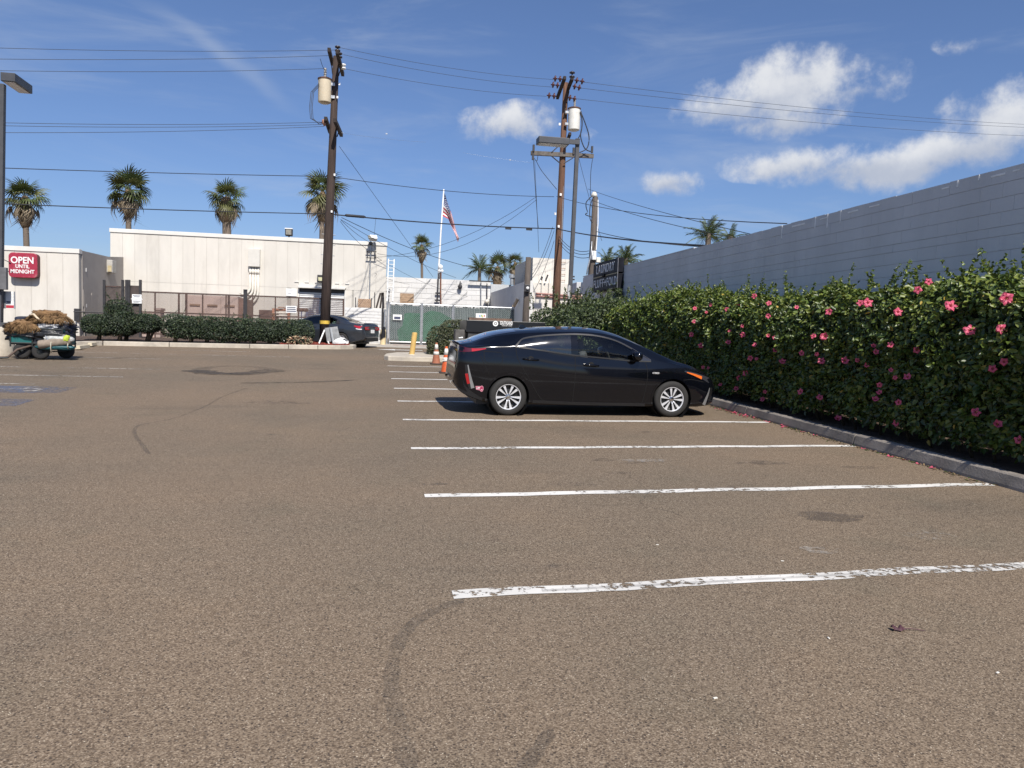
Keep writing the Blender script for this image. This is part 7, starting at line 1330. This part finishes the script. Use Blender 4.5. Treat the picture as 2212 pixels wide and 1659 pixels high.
lumpy('black_sack', 'large black sack filling the middle of the loaded cart', 'sack', CP(500, 490, 22.55), (.82, .40, .26), m_bagk, .3); lumpy('black_sack', 'black sack hanging over the left side of the cart', 'sack', CP(290, 512, 22.25), (.38, .26, .12), m_bagk, .35); lumpy('navy_bundle', 'dark navy bundle at the right top of cart load', 'bundle', CP(720, 455, 22.5), (.32, .36, .30), m_bagn, .35)
lumpy('black_sack', 'torn black sack slumped over the right side panel of cart', 'sack', CP(640, 545, 22.15), (.46, .16, .13), m_bagk, .35)
lumpy('dark_cushion', 'flat dark cushion poking out left under the tan rug', 'cushion', CP(310, 335, 22.6), (.22, .25, .075), m_bagn, .08); lumpy('pale_cloth', 'grey white folded cloth showing in the middle of load', 'cloth', CP(610, 425, 22.2), (.28, .14, .075), m_gry, .4); lumpy('pale_cloth', 'small white cloth under the right end of tan rug', 'cloth', CP(690, 385, 22.35), (.32, .14, .075), m_gry, .22)
m_strap = mat('pale_strap', (.45, .42, .33), .8, .2)
def shag(label, c, r, n):
    """rug bundle with hanging fibres"""
    th = thing('shaggy_rug', label, 'rug', (c[0], c[1], c[2] - r[2]), 'load piled on the hand cart'); lumpy('pile', None, None, c, tuple(q * .86 for q in r), m_straw, .34, 2.5, parent=th)
    d = unit(n); d[:, 2] = np.abs(d[:, 2]) * .9 - .15; p = np.array(c) + d * np.array(r) * (.92 + .3 * lump(d * 1.3 + np.array(c) * 3, 2.5))[:, None]; dd = d * .45 + np.array([0, -.1, -.75]) + unit(n) * .45
    o = D.objects.new('fibres', leaf_mesh('fibres', p - np.array(th.location), dd, d + unit(n) * .3, rng.uniform(.08, .24, n), .014, [m_straw, mat('tan_shag_light', (.31, .20, .10), .95, .2)], rng.integers(0, 2, n))); C.objects.link(o); o.parent = th; tag(o, kind='stuff')
shag('shaggy tan rug draped on top of the cart load', CP(620, 315, 22.4), (.46, .34, .19), 5200); shag('smaller shaggy tan rug sliding down the left of load', CP(325, 425, 22.25), (.40, .27, .20), 4600)
MB_ = MB().tube([CP(370, 290, 22.1), CP(420, 275, 22.0), CP(470, 330, 21.98), CP(500, 350, 22.0)], .028, 6).build('knotted_cloth', mat('cream_cloth', (.6, .5, .36), .9, .15), smooth=True); tag(MB_, 'knotted cream cloth strip between the two tan rugs', 'cloth')
rc = thing('carpet_roll', 'dusty rolled carpet tied along the front of the cart', 'carpet roll', CP(500, 655, 21.9)); a, b = CP(480, 655, 21.88), CP(880, 615, 21.95); MB().tube([a, a.lerp(b, .03), a.lerp(b, .5) + Vector((0, 0, .01)), b], [.10, .115, .11, .09], 16).build('roll', m_roll, rc, smooth=True); MB().tube([a + Vector((-.006, 0, .055 * 1)), a + Vector((-.008, .03, 0)), a + Vector((-.006, -.02, -.04))], .012, 5).build('spiral_edge', m_cfr, rc)
lumpy('teal_tarp', 'bunched teal tarpaulin slung under the rolled carpet', 'tarpaulin', CP(695, 690, 21.95), (.46, .10, .065), m_tealt, .22, 4)
lumpy('plaid_blanket', 'rolled pale plaid blanket with yellow green vest on cart', 'blanket', CP(735, 590, 22.0), (.36, .13, .09), mat('plaid_cloth', (.45, .46, .44), .9, .3, 14, .3, 30), .1)
lumpy('safety_vest', 'bright yellow green vest bunched at right end of cart', 'vest', CP(828, 580, 21.9), (.075, .07, .085), mat('hi_vis_yellow', (.50, .62, .06), .7, .2, 6, .4, 20), .25)
for k, (x, y, y2) in enumerate([(635, 620, 760), (845, 640, 705)]): o = MB().tube([CP(x, y, 21.77), CP(x - 5, (y + y2) / 2, 21.77), CP(x + 3, y2, 21.8)], .014, 5).build('rope', m_strap, smooth=True); tag(o, ('left' if k == 0 else 'right') + ' pale rope end hanging from the carpet roll', 'rope')
o = MB().tube([CP(565, 545, 21.9), CP(605, 610, 21.85)], .014, 6).build('rod', m_galv); tag(o, 'thin grey rod sticking up beside the rolled carpet', 'rod')
